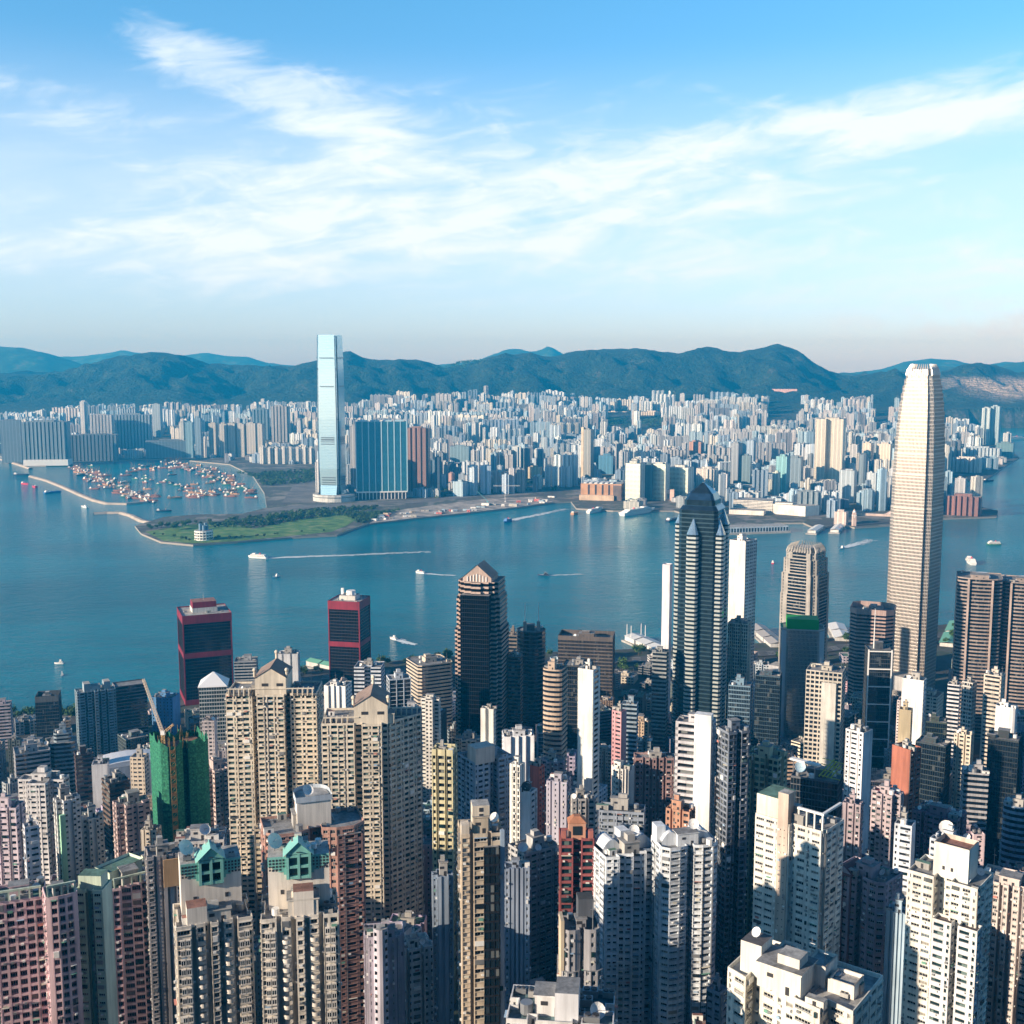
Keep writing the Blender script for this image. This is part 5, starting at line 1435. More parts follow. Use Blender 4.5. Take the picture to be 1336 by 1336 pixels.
# --- pinkish tower with a pediment, right of it
root, top, h, s = T('apartment_tower', APT, 'mauve tower with a dark red pediment right of the big white tower', 1133, 1138, 455, 82, 'lobe2', .75, -28, 3.0, St('grid', 2.8, 1.1, .5, .45), None, (.47, .39, .44), None, None, 1336, n=4, near=True, short='the mauve pedimented tower', seed=3)
DR = wall_mat((.22, .10, .10))
gable(root, 'pediment', -s * .48, -s * .12, -s * .39, s * .1, h + .6, s * .14, wall_mat((.50, .42, .46)), DR)
mb = MB()
for a in (-.46, -.3, -.14): mb.box(a * s, -s * .40, 0, .7, .5, h, DR)
mb.box(-s * .3, -s * .40, h - .5, s * .36, .6, 1, DR); mb.build('dark_red_trim', root)
T('apartment_tower', APT, 'pale blue slim slab right of the mauve pedimented tower', 1181, 1075, 510, 26, 'rect', 1, -12, 3.1, St('grid', 3.4, 2.0, .55), BLANK, (.62, .66, .72), None, None, 1185, n=3, short='the pale blue slim slab')
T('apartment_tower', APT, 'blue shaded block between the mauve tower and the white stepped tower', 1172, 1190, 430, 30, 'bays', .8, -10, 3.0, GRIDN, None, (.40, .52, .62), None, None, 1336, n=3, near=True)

# --- bottom edge, right of the middle: white roofs seen from above
root, top, h, s = T('apartment_tower', APT, 'white building with stepped flat roofs cut by the bottom edge on the right', 1050, 1272, 268, 196, [(-.5, -.30), (-.32, -.36), (-.32, -.22), (.08, -.30), (.08, -.40), (.30, -.44), (.30, -.28), (.5, -.32), (.5, .30), (-.5, .30)], .6, -22, 3.0, St('grid', 3.4, 2.2, .58, .35), St('grid', 3.2, 1.8, .55), (.82, .76, .66), None, None, 1336, n=7, near=True, deck=ROOF_L, short='the white stepped-roof building', seed=14)
part_box(root, 'stair_turret', -s * .33, -s * .16, h, s * .17, s * .2, 8.5, wall_mat((.84, .79, .70)), 0, roof_mat((.10, .09, .09)))
dish(root, -s * .33, -s * .16, h + 8.5, 1.3, -.3)
mb = MB()
for a, b, w_, d_, hh in ((-.06, .0, .22, .2, 3.4), (.12, .02, .16, .24, 4.6), (.33, -.02, .2, .2, 2.6), (-.2, .14, .12, .12, 3.0)):
    p = rect(w_ * s, d_ * s, 0, a * s, b * s); mb.prism(p, h, h + hh, wall_mat((.74, .69, .62)), ROOF_L); q_ = offset(p, .3); mb.side(p, p, h + hh, h + hh + .9, wall_mat((.74, .69, .62))); mb.side(q_[::-1], q_[::-1], h + hh + .02, h + hh + .9, wall_mat((.74, .69, .62)))
mb.build('roof_house', root)
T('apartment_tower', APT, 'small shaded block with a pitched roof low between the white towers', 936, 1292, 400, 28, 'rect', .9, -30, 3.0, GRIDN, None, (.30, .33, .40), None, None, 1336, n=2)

# --- white stepped tower at the right
root, top, h, s = T('apartment_tower', APT, 'white tower with a square roof house and two lower front wings', 1240, 1140, 398, 104, 'H', .7, -18, 3.0, St('grid', 3.2, 1.5, .55, .4), St('grid', 3.2, 1.9, .55), (.84, .78, .69), None, None, 1336, n=2, ac=.3, near=True, short='the white stepped tower', seed=5)
mb = MB(); p = rect(s * .5, s * .42, 0, s * .06, s * .02); mb.prism(p, h, h + 11, wall_mat((.84, .79, .70)), ROOF_R); q_ = offset(p, .5); mb.side(p, p, h + 11, h + 12.6, wall_mat((.84, .79, .70))); mb.side(q_[::-1], q_[::-1], h + 11.02, h + 12.6, wall_mat((.6, .5, .42)))
for a in (-.1, .02): mb.box(s * .06 + a * s, s * .02 - s * .21 - .05, h + 3, .9, .1, 1.4, DARK)
mb.build('roof_house', root)
for a, w_ in ((.08, .27), (.44, .27)):
    mb = MB(); p = rect(s * w_, s * .22, 0, a * s, -s * .40); hh = h - 13.5
    facade(mb, p, 0, hh, 3.0, St('grid', 3.4, 1.2, .5, .4), None, wall_mat((.74, .74, .74)), GLASS_T, None, .3, random.Random(2)); mb.build('front_wing', root)
    roof_part(root, p, hh, wall_mat((.80, .77, .72)), roof_mat((.13, .10, .09)), 1.0, 'wing_roof')
T('apartment_tower', APT, 'pinkish white tower at the right edge with ribbed shaded front', 1318, 1148, 452, 76, 'bays', .8, -10, 3.0, St('grid', 2.9, 1.1, .5, .4), None, (.66, .58, .54), None, None, 1336, n=5, ac=.25, near=True, short='the pinkish right edge tower')
root, top, h, s = T('apartment_tower', APT, 'grey roofed building with a big white dish behind the white stepped tower', 1240, 1096, 500, 50, 'notch', .8, -20, 3.1, GRIDN, None, (.50, .54, .60), None, None, 1125, n=4)
dish(root, -1, -3, h + 3, 3.2, .3)

# --- right middle
T('apartment_tower', APT, 'brick red slab right of the white and blue slab', 1183, 975, 700, 36, 'rect', .8, -36, 3.1, BLANK, GRID, (.40, .15, .10), None, None, 1065, n=4, short='the brick red slab')
T('apartment_tower', APT, 'white and blue slab tower in the right middle', 1121, 953, 660, 34, 'rect', .9, -30, 3.0, St('grid', 3.4, 2.2, .55), BLANK, (.74, .74, .76), None, None, 1030, n=4, short='the white and blue slab')
T('apartment_tower', APT, 'pink and grey balcony tower with a red roof garden', 1158, 1034, 560, 40, 'cross2', .9, -14, 3.0, GRIDN, None, (.50, .42, .44), None, None, 1110, n=7, deck=roof_mat((.30, .07, .08)), short='the red-roofed balcony tower')
T('apartment_tower', APT, 'pinkish brown slim block below the white and blue slab', 1113, 1048, 520, 26, 'notch', .9, -10, 3.0, GRIDN, None, (.44, .36, .38), None, None, 1120, n=3)
T('office_tower', OFF, 'dark glass office right of the brick red slab', 1218, 968, 800, 44, 'rect', .8, -14, 3.8, CURT, None, (.05, .07, .08), GLASS_O, None, 1050, n=3)
T('office_tower', OFF, 'grey concrete banded office in the right middle', 1272, 1006, 700, 34, 'rect', .9, 8, 3.6, BAND, None, (.40, .40, .42), GLASS_O, None, 1080, n=6, short='the grey banded office')
T('office_tower', OFF, 'black glass office right of the grey banded office', 1311, 962, 780, 40, 'rect', .9, -6, 3.8, CURT, None, (.04, .05, .055), GLASS_O, None, 1050, n=3)
T('office_tower', OFF, 'blue striped office cut by the right edge of the picture', 1328, 1050, 620, 36, 'bull', .9, -6, 3.6, BAND, None, (.28, .36, .46), GLASS_O, None, 1130, n=4)
T('apartment_tower', APT, 'mauve low block with pink sheds on its roof in the right middle', 1226, 1060, 600, 66, 'notch', .7, -18, 3.1, GRIDN, None, (.30, .20, .24), None, None, 1090, n=14, deck=roof_mat((.30, .14, .18)), short='the mauve shed-roofed block')
# ------------------------------------------------------------------ the far shore
FARPLAN = []
GRP_FAR = 'blocks of the far city'


def far_block(mb, shape, W, D, h, tint, rnd, z0=0.0, cx=0.0, cy=0.0, rot=0.0, roof=True):
    ca, sa = math.cos(rot), math.sin(rot)
    mb.tint = tint
    tf = lambda pts: [(cx + a * ca - b * sa, cy + a * sa + b * ca) for a, b in pts]
    if shape == 'comb':
        n = max(2, int(W / 14)); k = W / n; pts = []
        for i in range(n): pts += [(-W / 2 + i * k, -D / 2), (-W / 2 + (i + .66) * k, -D / 2), (-W / 2 + (i + .66) * k, -D / 2 + D * .25), (-W / 2 + (i + 1) * k, -D / 2 + D * .25)]
        pts += [(W / 2, D / 2), (-W / 2, D / 2)]
    else: pts = [(a * W, b * W) for a, b in FP(shape, D / W)]
    p = tf(pts)
    mb.prism(p, z0, z0 + h, FAR)
    if roof:
        mb.side(p, p, z0 + h, z0 + h + 1.2, FAR)
        w, d = W * rnd.uniform(.25, .5), D * rnd.uniform(.25, .5); a, b = rnd.uniform(-.12, .12) * W, rnd.uniform(-.1, .1) * D
        mb.prism(tf([(a + q[0], b + q[1]) for q in rect(w, d)]), z0 + h, z0 + h + rnd.uniform(3, 7), FAR)
        if rnd.random() < .4: mb.prism(tf([(-a * 2 + q[0], -b * 2 + q[1]) for q in rect(w * .4, d * .5)]), z0 + h, z0 + h + rnd.uniform(2, 5), FAR)


def ground_far(x, y): return 4.0 if y < 5200 else max(4.0, land_h(x, y))


def kow(name, cat, label, px, py, yb, pw, shape='rect', asp=1.0, rot=0.0, tint=(.6, .6, .6), short=None, vis=None, Y=None, parts=True):
    Y = Y or G(px, yb, 4.0)[1]
    x, _, z1 = P(px, py, Y); z0 = ground_far(x, Y) - .5; W = pw / FPX * Y * 1.01
    rz = R(rot) - math.atan2(x, Y)
    c = abs(math.cos(R(rot))) + asp * abs(math.sin(R(rot))) if shape in ('rect', 'comb') else 1.0
    W /= c
    rnd = random.Random(int(px * 3 + py)); mb = MB()
    if parts:
        root = thing(name, label, cat, (x, Y, z0), None, rz)
        far_block(mb, shape, W, W * asp, z1 - z0, tint, rnd, roof=False); mb.build('wall', root)
        mb = MB(); mb.tint = tuple(min(.8, t * .9) for t in tint)
        mb.box(rnd.uniform(-.1, .1) * W, 0, z1 - z0, W * .5, W * asp * .5, rnd.uniform(3, 7), FAR); mb.box(rnd.uniform(-.3, .3) * W, W * asp * .2, z1 - z0, W * .2, W * asp * .25, rnd.uniform(2, 5), FAR); mb.build('roof_house', root)
    else:
        far_block(mb, shape, W, W * asp, z1 - z0, tint, rnd); root = mb.build(name, None, (x, Y, z0)); root.rotation_euler = (0, 0, rz); tag(root, label, cat)
    FARPLAN.append((x, Y, W * .62 * max(1, asp)))
    LAND.append((short, px - pw / 2, px + pw / 2, py, vis or yb - 4, Y))
    return root, W, z1 - z0


# --- the slender mirror tower
x, _, z1 = P(430, 437, 3390); h = z1 - 4
root = thing('mirror_skyscraper', 'very tall pale mirror glass skyscraper standing alone on the far shore', 'skyscraper', (x, 3390, 4), None, R(-20) - math.atan2(x, 3390))
IG = plain_mat('pale_mirror_glass', (.52, .75, .84), .14, .5, .8); ID = mirror_mat((.22, .34, .42), .12, (6.0, 4.2))
sl = plain_mat('louvre_band', (.10, .13, .15), .5)
W = 34 / FPX * 3400 / 1.16
prof = [(0, .96), (.03, .90), (.10, .96), (.2, 1.0), (.5, 1.0), (.8, .95), (1.0, .90)]
for k in range(4):
    ca, sa = math.cos(k * math.pi / 2), math.sin(k * math.pi / 2); mb = MB()
    def rr_(a, b): return (a * ca - b * sa, a * sa + b * ca)
    for (f0, s0), (f1, s1) in zip(prof, prof[1:]):
        y0_, y1_ = -.5 * W * (2 - s0 if f0 < .09 else s0), -.5 * W * (2 - s1 if f1 < .09 else s1)
        A, B, C_, D_ = rr_(-.40 * W * s0, y0_), rr_(.40 * W * s0, y0_), rr_(.40 * W * s1, y1_), rr_(-.40 * W * s1, y1_)
        n = max(1, int((f1 - f0) * 112))
        for j in range(n):
            t0, t1 = j / n, (j + .93) / n
            L = lambda p, q, t: (p[0] + (q[0] - p[0]) * t, p[1] + (q[1] - p[1]) * t)
            z0_, z1_ = h * (f0 + (f1 - f0) * t0), h * (f0 + (f1 - f0) * t1)
            mb.quads([[(*L(A, D_, t0), z0_), (*L(B, C_, t0), z0_), (*L(B, C_, t1), z1_), (*L(A, D_, t1), z1_)]], IG)
    mb.build('glass_face', root)
    mb = MB()
    for f0, n in ((.10, 4), (.345, 3), (.37, 2), (.69, 1), (.86, 1)):
        for j in range(n): a, b = rr_(0, -.5 * W - .25); mb.box(a, b, h * f0 + j * 7, W * .62 if k % 2 == 0 else 1.0, 1.0 if k % 2 == 0 else W * .62, 2.6, sl)
    mb.build('louvre_band', root)
mb = MB()
for (f0, s0), (f1, s1) in zip(prof[1:], prof[2:]): mb.side(rect(.93 * W * s0, .93 * W * s0), rect(.93 * W * s1, .93 * W * s1), h * f0, h * (f1 - .005), ID)
mb.cap(rect(.82 * W, .82 * W), h * .985, ROOF); mb.build('core', root)
mb = MB(); mb.prism(ngon(20, W * .95, 4, 0, ry=W * .8), 0, 20, wall_mat((.55, .57, .56)), ROOF_L); mb.side(ngon(20, W * .97, 4, 0, ry=W * .82), ngon(20, W * .97, 4, 0, ry=W * .82), 12, 14, sl); mb.build('round_podium', root)
FARPLAN.append((x, 3390, W)); LAND.append(('the tall mirror-glass skyscraper', 412, 449, 436, 652, 3390))

# --- blue glass slab and its brown neighbour
x, _, z1 = P(497, 550, 3430); h = z1 - 4; W = 66 / FPX * 3430
root = thing('apartment_slab', 'wide blue glass apartment slab with pale vertical ribs on the far shore', 'apartment slab', (x, 3430, 4), None, R(3) - math.atan2(x, 3430))
BG = mirror_mat((.10, .36, .47), .18); BR = plain_mat('pale_blue_rib', (.46, .64, .70), .5)
mb = MB(); facade(mb, rect(W, 26), 22, h, 3.4, St('curtain', 3.2, .4, .28, .3), None, plain_mat('blue_spandrel', (.07, .30, .40), .4, .2), BG); mb.cap(rect(W, 26), h, ROOF); mb.build('wall', root)
mb = MB()
for k in range(9): mb.box(-W / 2 + k * W / 8, -13.3, 22, 2.2 if k % 2 else 3.2, 1.0, h - 20, BR)
mb.build('vertical_rib', root)
mb = MB()
for k in range(14): mb.box(-W / 2 + (k + .5) * W / 14, -12, 0, 2.0, 2.4, 22, WHITE)
mb.box(0, -12.5, 20, W, 3, 4, WHITE); mb.box(0, 1, 0, W - 4, 20, 19.5, DARK); mb.build('podium_colonnade', root)
mb = MB()
for k in range(4): mb.box(-W * .36 + k * W * .24, 0, h, W * .17, 16, 5, BR)
mb.build('roof_house', root)
FARPLAN.append((x, 3430, W * .6)); LAND.append(('the blue glass slab', 463, 530, 550, 650, 3430))
BRN = (.33, .20, .17)
kow('apartment_slab', 'apartment slab', 'brown ribbed apartment slab beside the blue glass slab', 546, 558, 640, 30, 'comb', .6, -14, BRN, 'the brown ribbed slab')
kow('apartment_tower', 'apartment tower', 'slim grey tower in the gap between mirror skyscraper and blue slab', 462, 556, 628, 12, 'rect', 1, -10, (.45, .46, .47), None, Y=3700)

TB = (.42, .46, .50)
KL = [('office_block', 'office block', 'big dark glass block with a white podium at the far left quay', 60, 550, 606, 58, 'comb', .5, -14, (.26, .33, .37), 'the dark quay block'),
      ('office_block', 'office block', 'grey blue slab cut by the left edge behind the quay', 14, 548, 603, 26, 'rect', .6, -10, (.24, .31, .36), None),
      ('apartment_slab', 'apartment slab', 'long grey ribbed apartment slab right of the dark quay block', 120, 567, 601, 64, 'comb', .25, -5, (.26, .32, .36), 'the long grey ribbed slab'),
      ('apartment_slab', 'apartment slab', 'cream and blue slab behind the long grey ribbed slab', 133, 541, 590, 30, 'comb', .4, -12, (.62, .62, .62), None),
      ('apartment_slab', 'apartment slab', 'blue grey slab row behind the typhoon shelter', 174, 541, 588, 46, 'comb', .3, -8, (.34, .42, .48), None),
      ('apartment_tower', 'apartment tower', 'lone tall white tower against the far left hills', 109, 524, 585, 9, 'cross', 1, -20, (.66, .66, .66), 'the lone white tower'),
      ('apartment_tower', 'apartment tower', 'tall dark blue tower with a white edge behind the boats', 205, 527, 578, 13, 'rect', .8, -24, (.30, .38, .44), 'the dark blue white-edged tower'),
      ('apartment_tower', 'apartment tower', 'white tower left of a teal one behind the typhoon shelter', 238, 551, 596, 9, 'cross', 1, -10, (.68, .68, .64), None),
      ('apartment_tower', 'apartment tower', 'teal blue tower behind the typhoon shelter', 247, 551, 597, 11, 'rect', 1, -14, (.24, .40, .48), None),
      ('apartment_tower', 'apartment tower', 'blue tower with a pale top edge behind the boats', 258, 545, 598, 9, 'rect', 1, -14, (.24, .34, .42), None),
      ('hall', 'hall', 'low wide dark hall at the head of the typhoon shelter', 216, 575, 597, 50, 'rect', .4, -2, (.22, .30, .34), None)]
for i, px in enumerate((278, 292, 303, 315, 329, 338)):
    KL.append(('apartment_tower', 'apartment tower', f'{"first second third fourth fifth sixth".split()[i]} from the left of a row of beige grey towers with white edges', px, 552 + i % 2, 596, 12 if px < 325 else 15, 'rect', .8, -24, (.44, .43, .40), 'the row of beige-grey towers' if i == 3 else None))
for i, px in enumerate((343, 352, 362, 371, 380, 389, 398, 406)):
    KL.append(('apartment_tower', 'apartment tower', f'{"first second third fourth fifth sixth seventh eighth".split()[i]} from the left of a row of low white towers before the mirror skyscraper', px, 583 + i % 3, 605, 8, 'cross', 1, -20, (.64, .64, .62), None))
KL += [('apartment_slab', 'apartment slab', 'big brown grey slab with lit left edge behind the row of beige towers', 366, 530, 582, 24, 'comb', .5, -16, (.38, .38, .38), 'the brown-grey slab'),
       ('apartment_slab', 'apartment slab', 'teal slab left of the big brown grey slab on the far shore', 340, 534, 580, 22, 'comb', .5, -6, (.24, .34, .40), None),
       ('skyscraper', 'skyscraper', 'tall cream twin column tower standing over the far shore on the right', 1084, 546, 630, 35, 'H', .7, -8, (.70, .65, .54), 'the cream twin-column tower'),
       ('office_tower', 'office tower', 'slim dark tower with cream left edge above the orange terminal', 767, 560, 627, 16, 'rect', .8, -24, (.30, .32, .31), 'the slim dark cream-edged tower'),
       ('office_block', 'office block', 'striped grey office with a dark glass core, left of three', 829, 604, 654, 25, 'rect', .6, -27.5, (.58, .60, .55), 'the striped grey offices'),
       ('office_block', 'office block', 'dark teal office between the striped grey ones', 847, 606, 652, 12, 'rect', .9, -10, (.12, .20, .22), None),
       ('office_block', 'office block', 'pale striped office, middle one of three', 862, 605, 652, 24, 'rect', .6, -27, (.70, .70, .64), None),
       ('office_block', 'office block', 'pale striped office with a dark right side, right of three', 889, 609, 650, 32, 'rect', .6, -26.5, (.70, .70, .64), None),
       ('hotel', 'hotel', 'white stepped hotel with a pointed spire behind the pyramid topped tower', 922, 611, 640, 26, 'stepped', .8, -10, (.76, .72, .66), 'the white spired hotel'),
       ('office_tower', 'office tower', 'slim white edged dark tower left of the slanted glass tower', 961, 578, 634, 14, 'rect', .9, -28, (.24, .28, .32), None),
       ('office_tower', 'office tower', 'dark teal banded block beside the slim white edged tower', 972, 594, 634, 18, 'rect', .7, -10, (.18, .27, .31), None),
       ('office_tower', 'office tower', 'teal glass tower with a slanted top above the white harbour mall', 1022, 595, 646, 18, 'rect', .9, -20, (.20, .46, .50), 'the slanted teal tower'),
       ('office_tower', 'office tower', 'green white tower left of the slanted teal tower', 1013, 616, 648, 10, 'rect', 1, -20, (.60, .66, .58), None),
       ('office_tower', 'office tower', 'dark blue banded tower right of the slanted teal tower', 1037, 597, 634, 22, 'rect', .7, -12, (.20, .28, .34), None),
       ('office_tower', 'office tower', 'tall dark round tower left of the tallest skyscraper', 1127, 593, 635, 11, 'round', 1, 0, (.16, .22, .27), 'the dark round tower'),
       ('office_tower', 'office tower', 'white and glass tower above the pale cube museum', 1107, 613, 655, 22, 'rect', .8, -14, (.44, .52, .58), None),
       ('hotel', 'hotel', 'grey blue ribbed block right of the white harbour mall', 1056, 641, 670, 30, 'comb', .4, -6, (.26, .32, .36), None),
       ('apartment_tower', 'apartment tower', 'small white tower right of the ribbed grey blue block', 1079, 646, 668, 8, 'rect', 1, -12, (.66, .66, .66), None),
       ('office_block', 'office block', 'pale pinkish cube building by the ferry pier', 1098, 667, 684, 18, 'rect', .8, -14, (.70, .58, .52), None),
       ('office_block', 'office block', 'cream block pair left of the tallest skyscraper, left one', 1133, 578, 604, 14, 'rect', .8, -24, (.70, .62, .52), None),
       ('office_block', 'office block', 'cream block pair left of the tallest skyscraper, right one', 1155, 579, 604, 22, 'rect', .6, -24, (.72, .64, .54), None),
       ('warehouse', 'warehouse', 'red brown waterfront block right of the tallest skyscraper', 1258, 647, 672, 44, 'comb', .4, -8, (.27, .12, .10), 'the red-brown waterfront block'),
       ('office_block', 'office block', 'white finned block on the point right of the skyscraper', 1262, 597, 616, 36, 'comb', .4, -16, (.74, .72, .70), 'the white finned block'),
       ('apartment_slab', 'apartment slab', 'blue white low slab on the far right point', 1282, 584, 598, 46, 'comb', .25, -6, (.48, .58, .66), None),
       ('office_block', 'office block', 'dark teal low block at the tip of the far right point', 1312, 578, 597, 22, 'rect', .6, -8, (.12, .24, .28), None),
       ('apartment_tower', 'apartment tower', 'tall pale tower with dark sides, left of the twin on the right point', 1288, 532, 584, 10, 'H', .9, -14, (.44, .54, .58), 'the twin towers on the point'),
       ('apartment_tower', 'apartment tower', 'tall dark tower, right of the twin on the right point', 1300, 530, 584, 11, 'H', .9, -14, (.30, .42, .48), None),
       ('apartment_slab', 'apartment slab', 'lit cream slab in a row of three, left one', 800, 537, 560, 13, 'comb', .6, -18, (.74, .66, .56), 'the lit cream slabs'),
       ('apartment_slab', 'apartment slab', 'lit cream slab in a row of three, middle one', 816, 538, 560, 14, 'comb', .6, -18, (.74, .66, .56), None),
       ('apartment_slab', 'apartment slab', 'lit cream slab in a row of three, right one', 849, 537, 562, 25, 'comb', .6, -18, (.74, .66, .56), None),
       ('office_block', 'office block', 'pink fronted block under the far hills on the right', 1150, 537, 553, 16, 'rect', .6, -6, (.74, .20, .27), 'the pink-fronted block'),
       ('office_block', 'office block', 'long low pink banded block under the far hills', 1021, 544, 552, 36, 'rect', .3, -4, (.70, .45, .42), 'the long pink block'),
       ('office_block', 'office block', 'orange brown block with a chimney in the far city', 908, 576, 596, 18, 'rect', .7, -14, (.55, .32, .24), None),
       ('office_block', 'office block', 'pinkish round tank building near the far quay', 589, 617, 632, 9, 'round', 1, 0, (.60, .38, .34), None),
       ('apartment_slab', 'apartment slab', 'wide teal slab above the far quay', 600, 582, 606, 26, 'rect', .5, -8, (.26, .40, .47), None),
       ('office_tower', 'office tower', 'bright blue glass block right of the slim dark cream edged tower', 791, 594, 618, 20, 'rect', .6, -8, (.10, .30, .48), None),
       ('office_block', 'office block', 'pale yellow curved block above the orange terminal', 698, 609, 624, 18, 'rect', .6, -14, (.70, .60, .42), None),
       ('apartment_tower', 'apartment tower', 'pinkish white hillside block at the top of the far city on the right', 1106, 500, 522, 22, 'rect', .5, -10, (.62, .52, .50), None)]
for k in KL: kow(*k[:10], tint=k[10], short=k[11] if len(k) > 11 else None)

# --- orange terminal, white mall, pink arch, swoosh hall, clock tower
Y = 3420; x, _, z1 = P(786, 630, Y); z0 = 4; h = z1 - z0; W = 56 / FPX * Y * .95
root = thing('ferry_terminal', 'orange brick ferry terminal with dark vertical slots on the far quay', 'ferry terminal', (x, Y, z0), None, R(-8) - math.atan2(x, Y))
ORG = wall_mat((.58, .33, .19)); mb = MB(); mb.prism(rect(W, W * .5), 0, h, ORG, ROOF_L); mb.box(-W * .1, -W * .27, 0, W * .85, W * .1, h * .32, wall_mat((.66, .50, .36)), 0, ROOF_L); mb.build('wall', root)
for a in (-.3, -.13, .04, .2): part_box(root, 'dark_slot', a * W, -W * .25 - .2, h * .34, W * .045, .6, h * .6, DARK)
part_box(root, 'dark_east_wing', W * .40, -W * .03, 0, W * .2, W * .46, h * .93, wall_mat((.16, .13, .12)), 0, ROOF)
mb = MB()
for k in range(6): mb.box(-W * .4 + k * W * .13, 0, h, W * .07, W * .4, 2.5, WHITE)
mb.build('roof_ridge', root); FARPLAN.append((x, Y, W * .6)); LAND.append(('the orange ferry terminal', 758, 815, 628, 656, Y))
Y = 3400; x, _, z1 = P(866, 638, Y); h = z1 - 4; W = 28 / FPX * Y
root = thing('arch_building', 'pale pink square arch building in front of the striped offices', 'office block', (x, Y, 4), None, R(-8) - math.atan2(x, Y))
PKM = wall_mat((.70, .50, .42)); mb = MB(); mb.box(-W * .38, 0, 0, W * .24, 16, h, PKM); mb.box(W * .38, 0, 0, W * .24, 16, h, PKM); mb.box(0, 0, h * .62, W * .52, 15.8, h * .37, PKM); mb.box(0, 0, 0, W * .52, 15.6, h * .16, PKM); mb.build('arch_wall', root)
part_box(root, 'glass_infill', 0, 3, h * .16, W * .52, 6, h * .45, mirror_mat((.08, .16, .18), .1)); FARPLAN.append((x, Y, W * .6)); LAND.append((None, 852, 880, 638, 655, Y))
WM_ = wall_mat((.80, .76, .70), .6)
Y = 3090; x, _, z1 = P(1012, 653, Y); h = z1 - 4; W = 112 / FPX * Y
root = thing('harbour_mall', 'long white windowless harbour mall glowing in the sun', 'shopping mall', (x, Y, 4), None, R(-7) - math.atan2(x, Y))
mb = MB(); mb.prism([(-W * .02, -14), (W * .36, -40), (W * .5, 0), (W * .4, 40), (-W * .02, 40)], 0, h - 8, WM_, ROOF_L); mb.build('main_hall', root)
mb = MB(); facade(mb, rect(W * .46, 50, 0, -W * .26, 18), 0, h, 4, St('band', sp=.6, d=.4), None, WM_, GLASS_O); mb.cap(rect(W * .46, 50, 0, -W * .26, 18), h, ROOF_L); mb.build('banded_wing', root)
mb = MB(); mb.box(-W * .3, -38, 0, W * .4, 40, 12, WM_, 0, ROOF_L); mb.box(W * .1, 5, h - 8, W * .2, 30, 4, WM_, 0, ROOF); mb.build('podium', root)
FARPLAN.append((x, Y, W * .5)); LAND.append(('the white harbour mall', 950, 1068, 653, 688, Y))
x, Y = G(972, 688, 4); root = thing('pier_terminal', 'long low pier building with pale blue roof reaching from the white mall', 'pier', (x, Y - 60, 4), None, R(24) - math.atan2(x, Y))
mb = MB(); mb.box(0, 0, -8, 185, 60, 8, CONC); mb.build('pier_deck', root); mb = MB(); mb.box(0, 0, 0, 180, 44, 13, wall_mat((.46, .54, .60)), 0, ROOF_L)
for k in range(24): mb.box(-86 + k * 7.5, -22.1, 1, 4.2, .4, 9, GLASS_O)
mb.build('terminal_shed', root); FARPLAN.append((x, Y, 90))
Y = 3060; x, _, _z = P(1142, 670, Y); W = 52 / FPX * Y; root = thing('concert_hall', 'pink windowless hall with a curved swooping roofline by the water', 'concert hall', (x, Y, 4), None, R(-4) - math.atan2(x, Y))
h = P(1166, 661, Y)[2] - 4; hl = P(1116, 680, Y)[2] - 4
ts = np.linspace(0, 1, 12); up = [(-W / 2 + W * t, hl + (h - hl) * t ** 2.2) for t in ts]
PH = wall_mat((.70, .54, .50)); mb = MB()
for (a, z0), (b, z1) in zip(up, up[1:]): mb.quads([[(a, -20, 0), (b, -20, 0), (b, -20, z1), (a, -20, z0)], [(b, 20, 0), (a, 20, 0), (a, 20, z0), (b, 20, z1)], [(a, -20, z0), (b, -20, z1), (b, 20, z1), (a, 20, z0)]], PH)
mb.quads([[(W / 2, -20, 0), (W / 2, 20, 0), (W / 2, 20, h), (W / 2, -20, h)], [(-W / 2, 20, 0), (-W / 2, -20, 0), (-W / 2, -20, hl), (-W / 2, 20, hl)]], PH); mb.build('swoop_wall', root)
part_box(root, 'colonnade', 0, -24, 0, W * .95, 6, 6, wall_mat((.60, .48, .42)), 0, ROOF_L); FARPLAN.append((x, Y, W * .6)); LAND.append(('the swooping pink hall', 1115, 1167, 660, 686, Y))
x, Y = G(1114, 686, 4); root = thing('clock_tower', 'slim pinkish clock tower standing by the ferry pier', 'clock tower', (x, Y, 4), None, 0)
mb = MB(); CT_ = wall_mat((.66, .50, .44)); mb.box(0, 0, 0, 9, 9, 26, CT_); mb.box(0, 0, 26, 10.4, 10.4, 1.2, WHITE); mb.box(0, 0, 27.2, 7.5, 7.5, 7, CT_); mb.build('shaft', root)
mb = MB(); mb.cyl(0, 0, 34.2, 4, 4, WHITE, 10, 3); mb.cyl(0, 0, 38.2, 3, 4, CT_, 10, .3); mb.build('cupola', root); mb = MB(); mb.cyl(0, 0, 0, 1.9, .3, WHITE, 12); o = mb.build('clock_face', root); o.location = (0, -4.6, 23); o.rotation_euler = (R(90), 0, 0)
FARPLAN.append((x, Y, 8))
o = find('white stepped hotel with a pointed spire behind the pyramid topped tower'); hh = P(922, 611, 0 or G(922, 640, 4)[1])[2] - o.location.z
mb = MB(); mb.cyl(0, 0, hh, 9, 14, WHITE, 8, 3); mb.cyl(0, 0, hh + 14, 3, 22, WHITE, 6, .2); mb.build('spire', o)
o = find('slim dark tower with cream left edge above the orange terminal'); part_box(o, 'cream_edge', -14, -8, 0, 9, 14, P(767, 557, G(767, 627, 4)[1])[2] - 4, wall_mat((.66, .56, .42)))
o = find('big dark glass block with a white podium at the far left quay'); part_box(o, 'white_podium', 4, -14, 0, 170, 78, 24, WHITE, 0, ROOF_L)
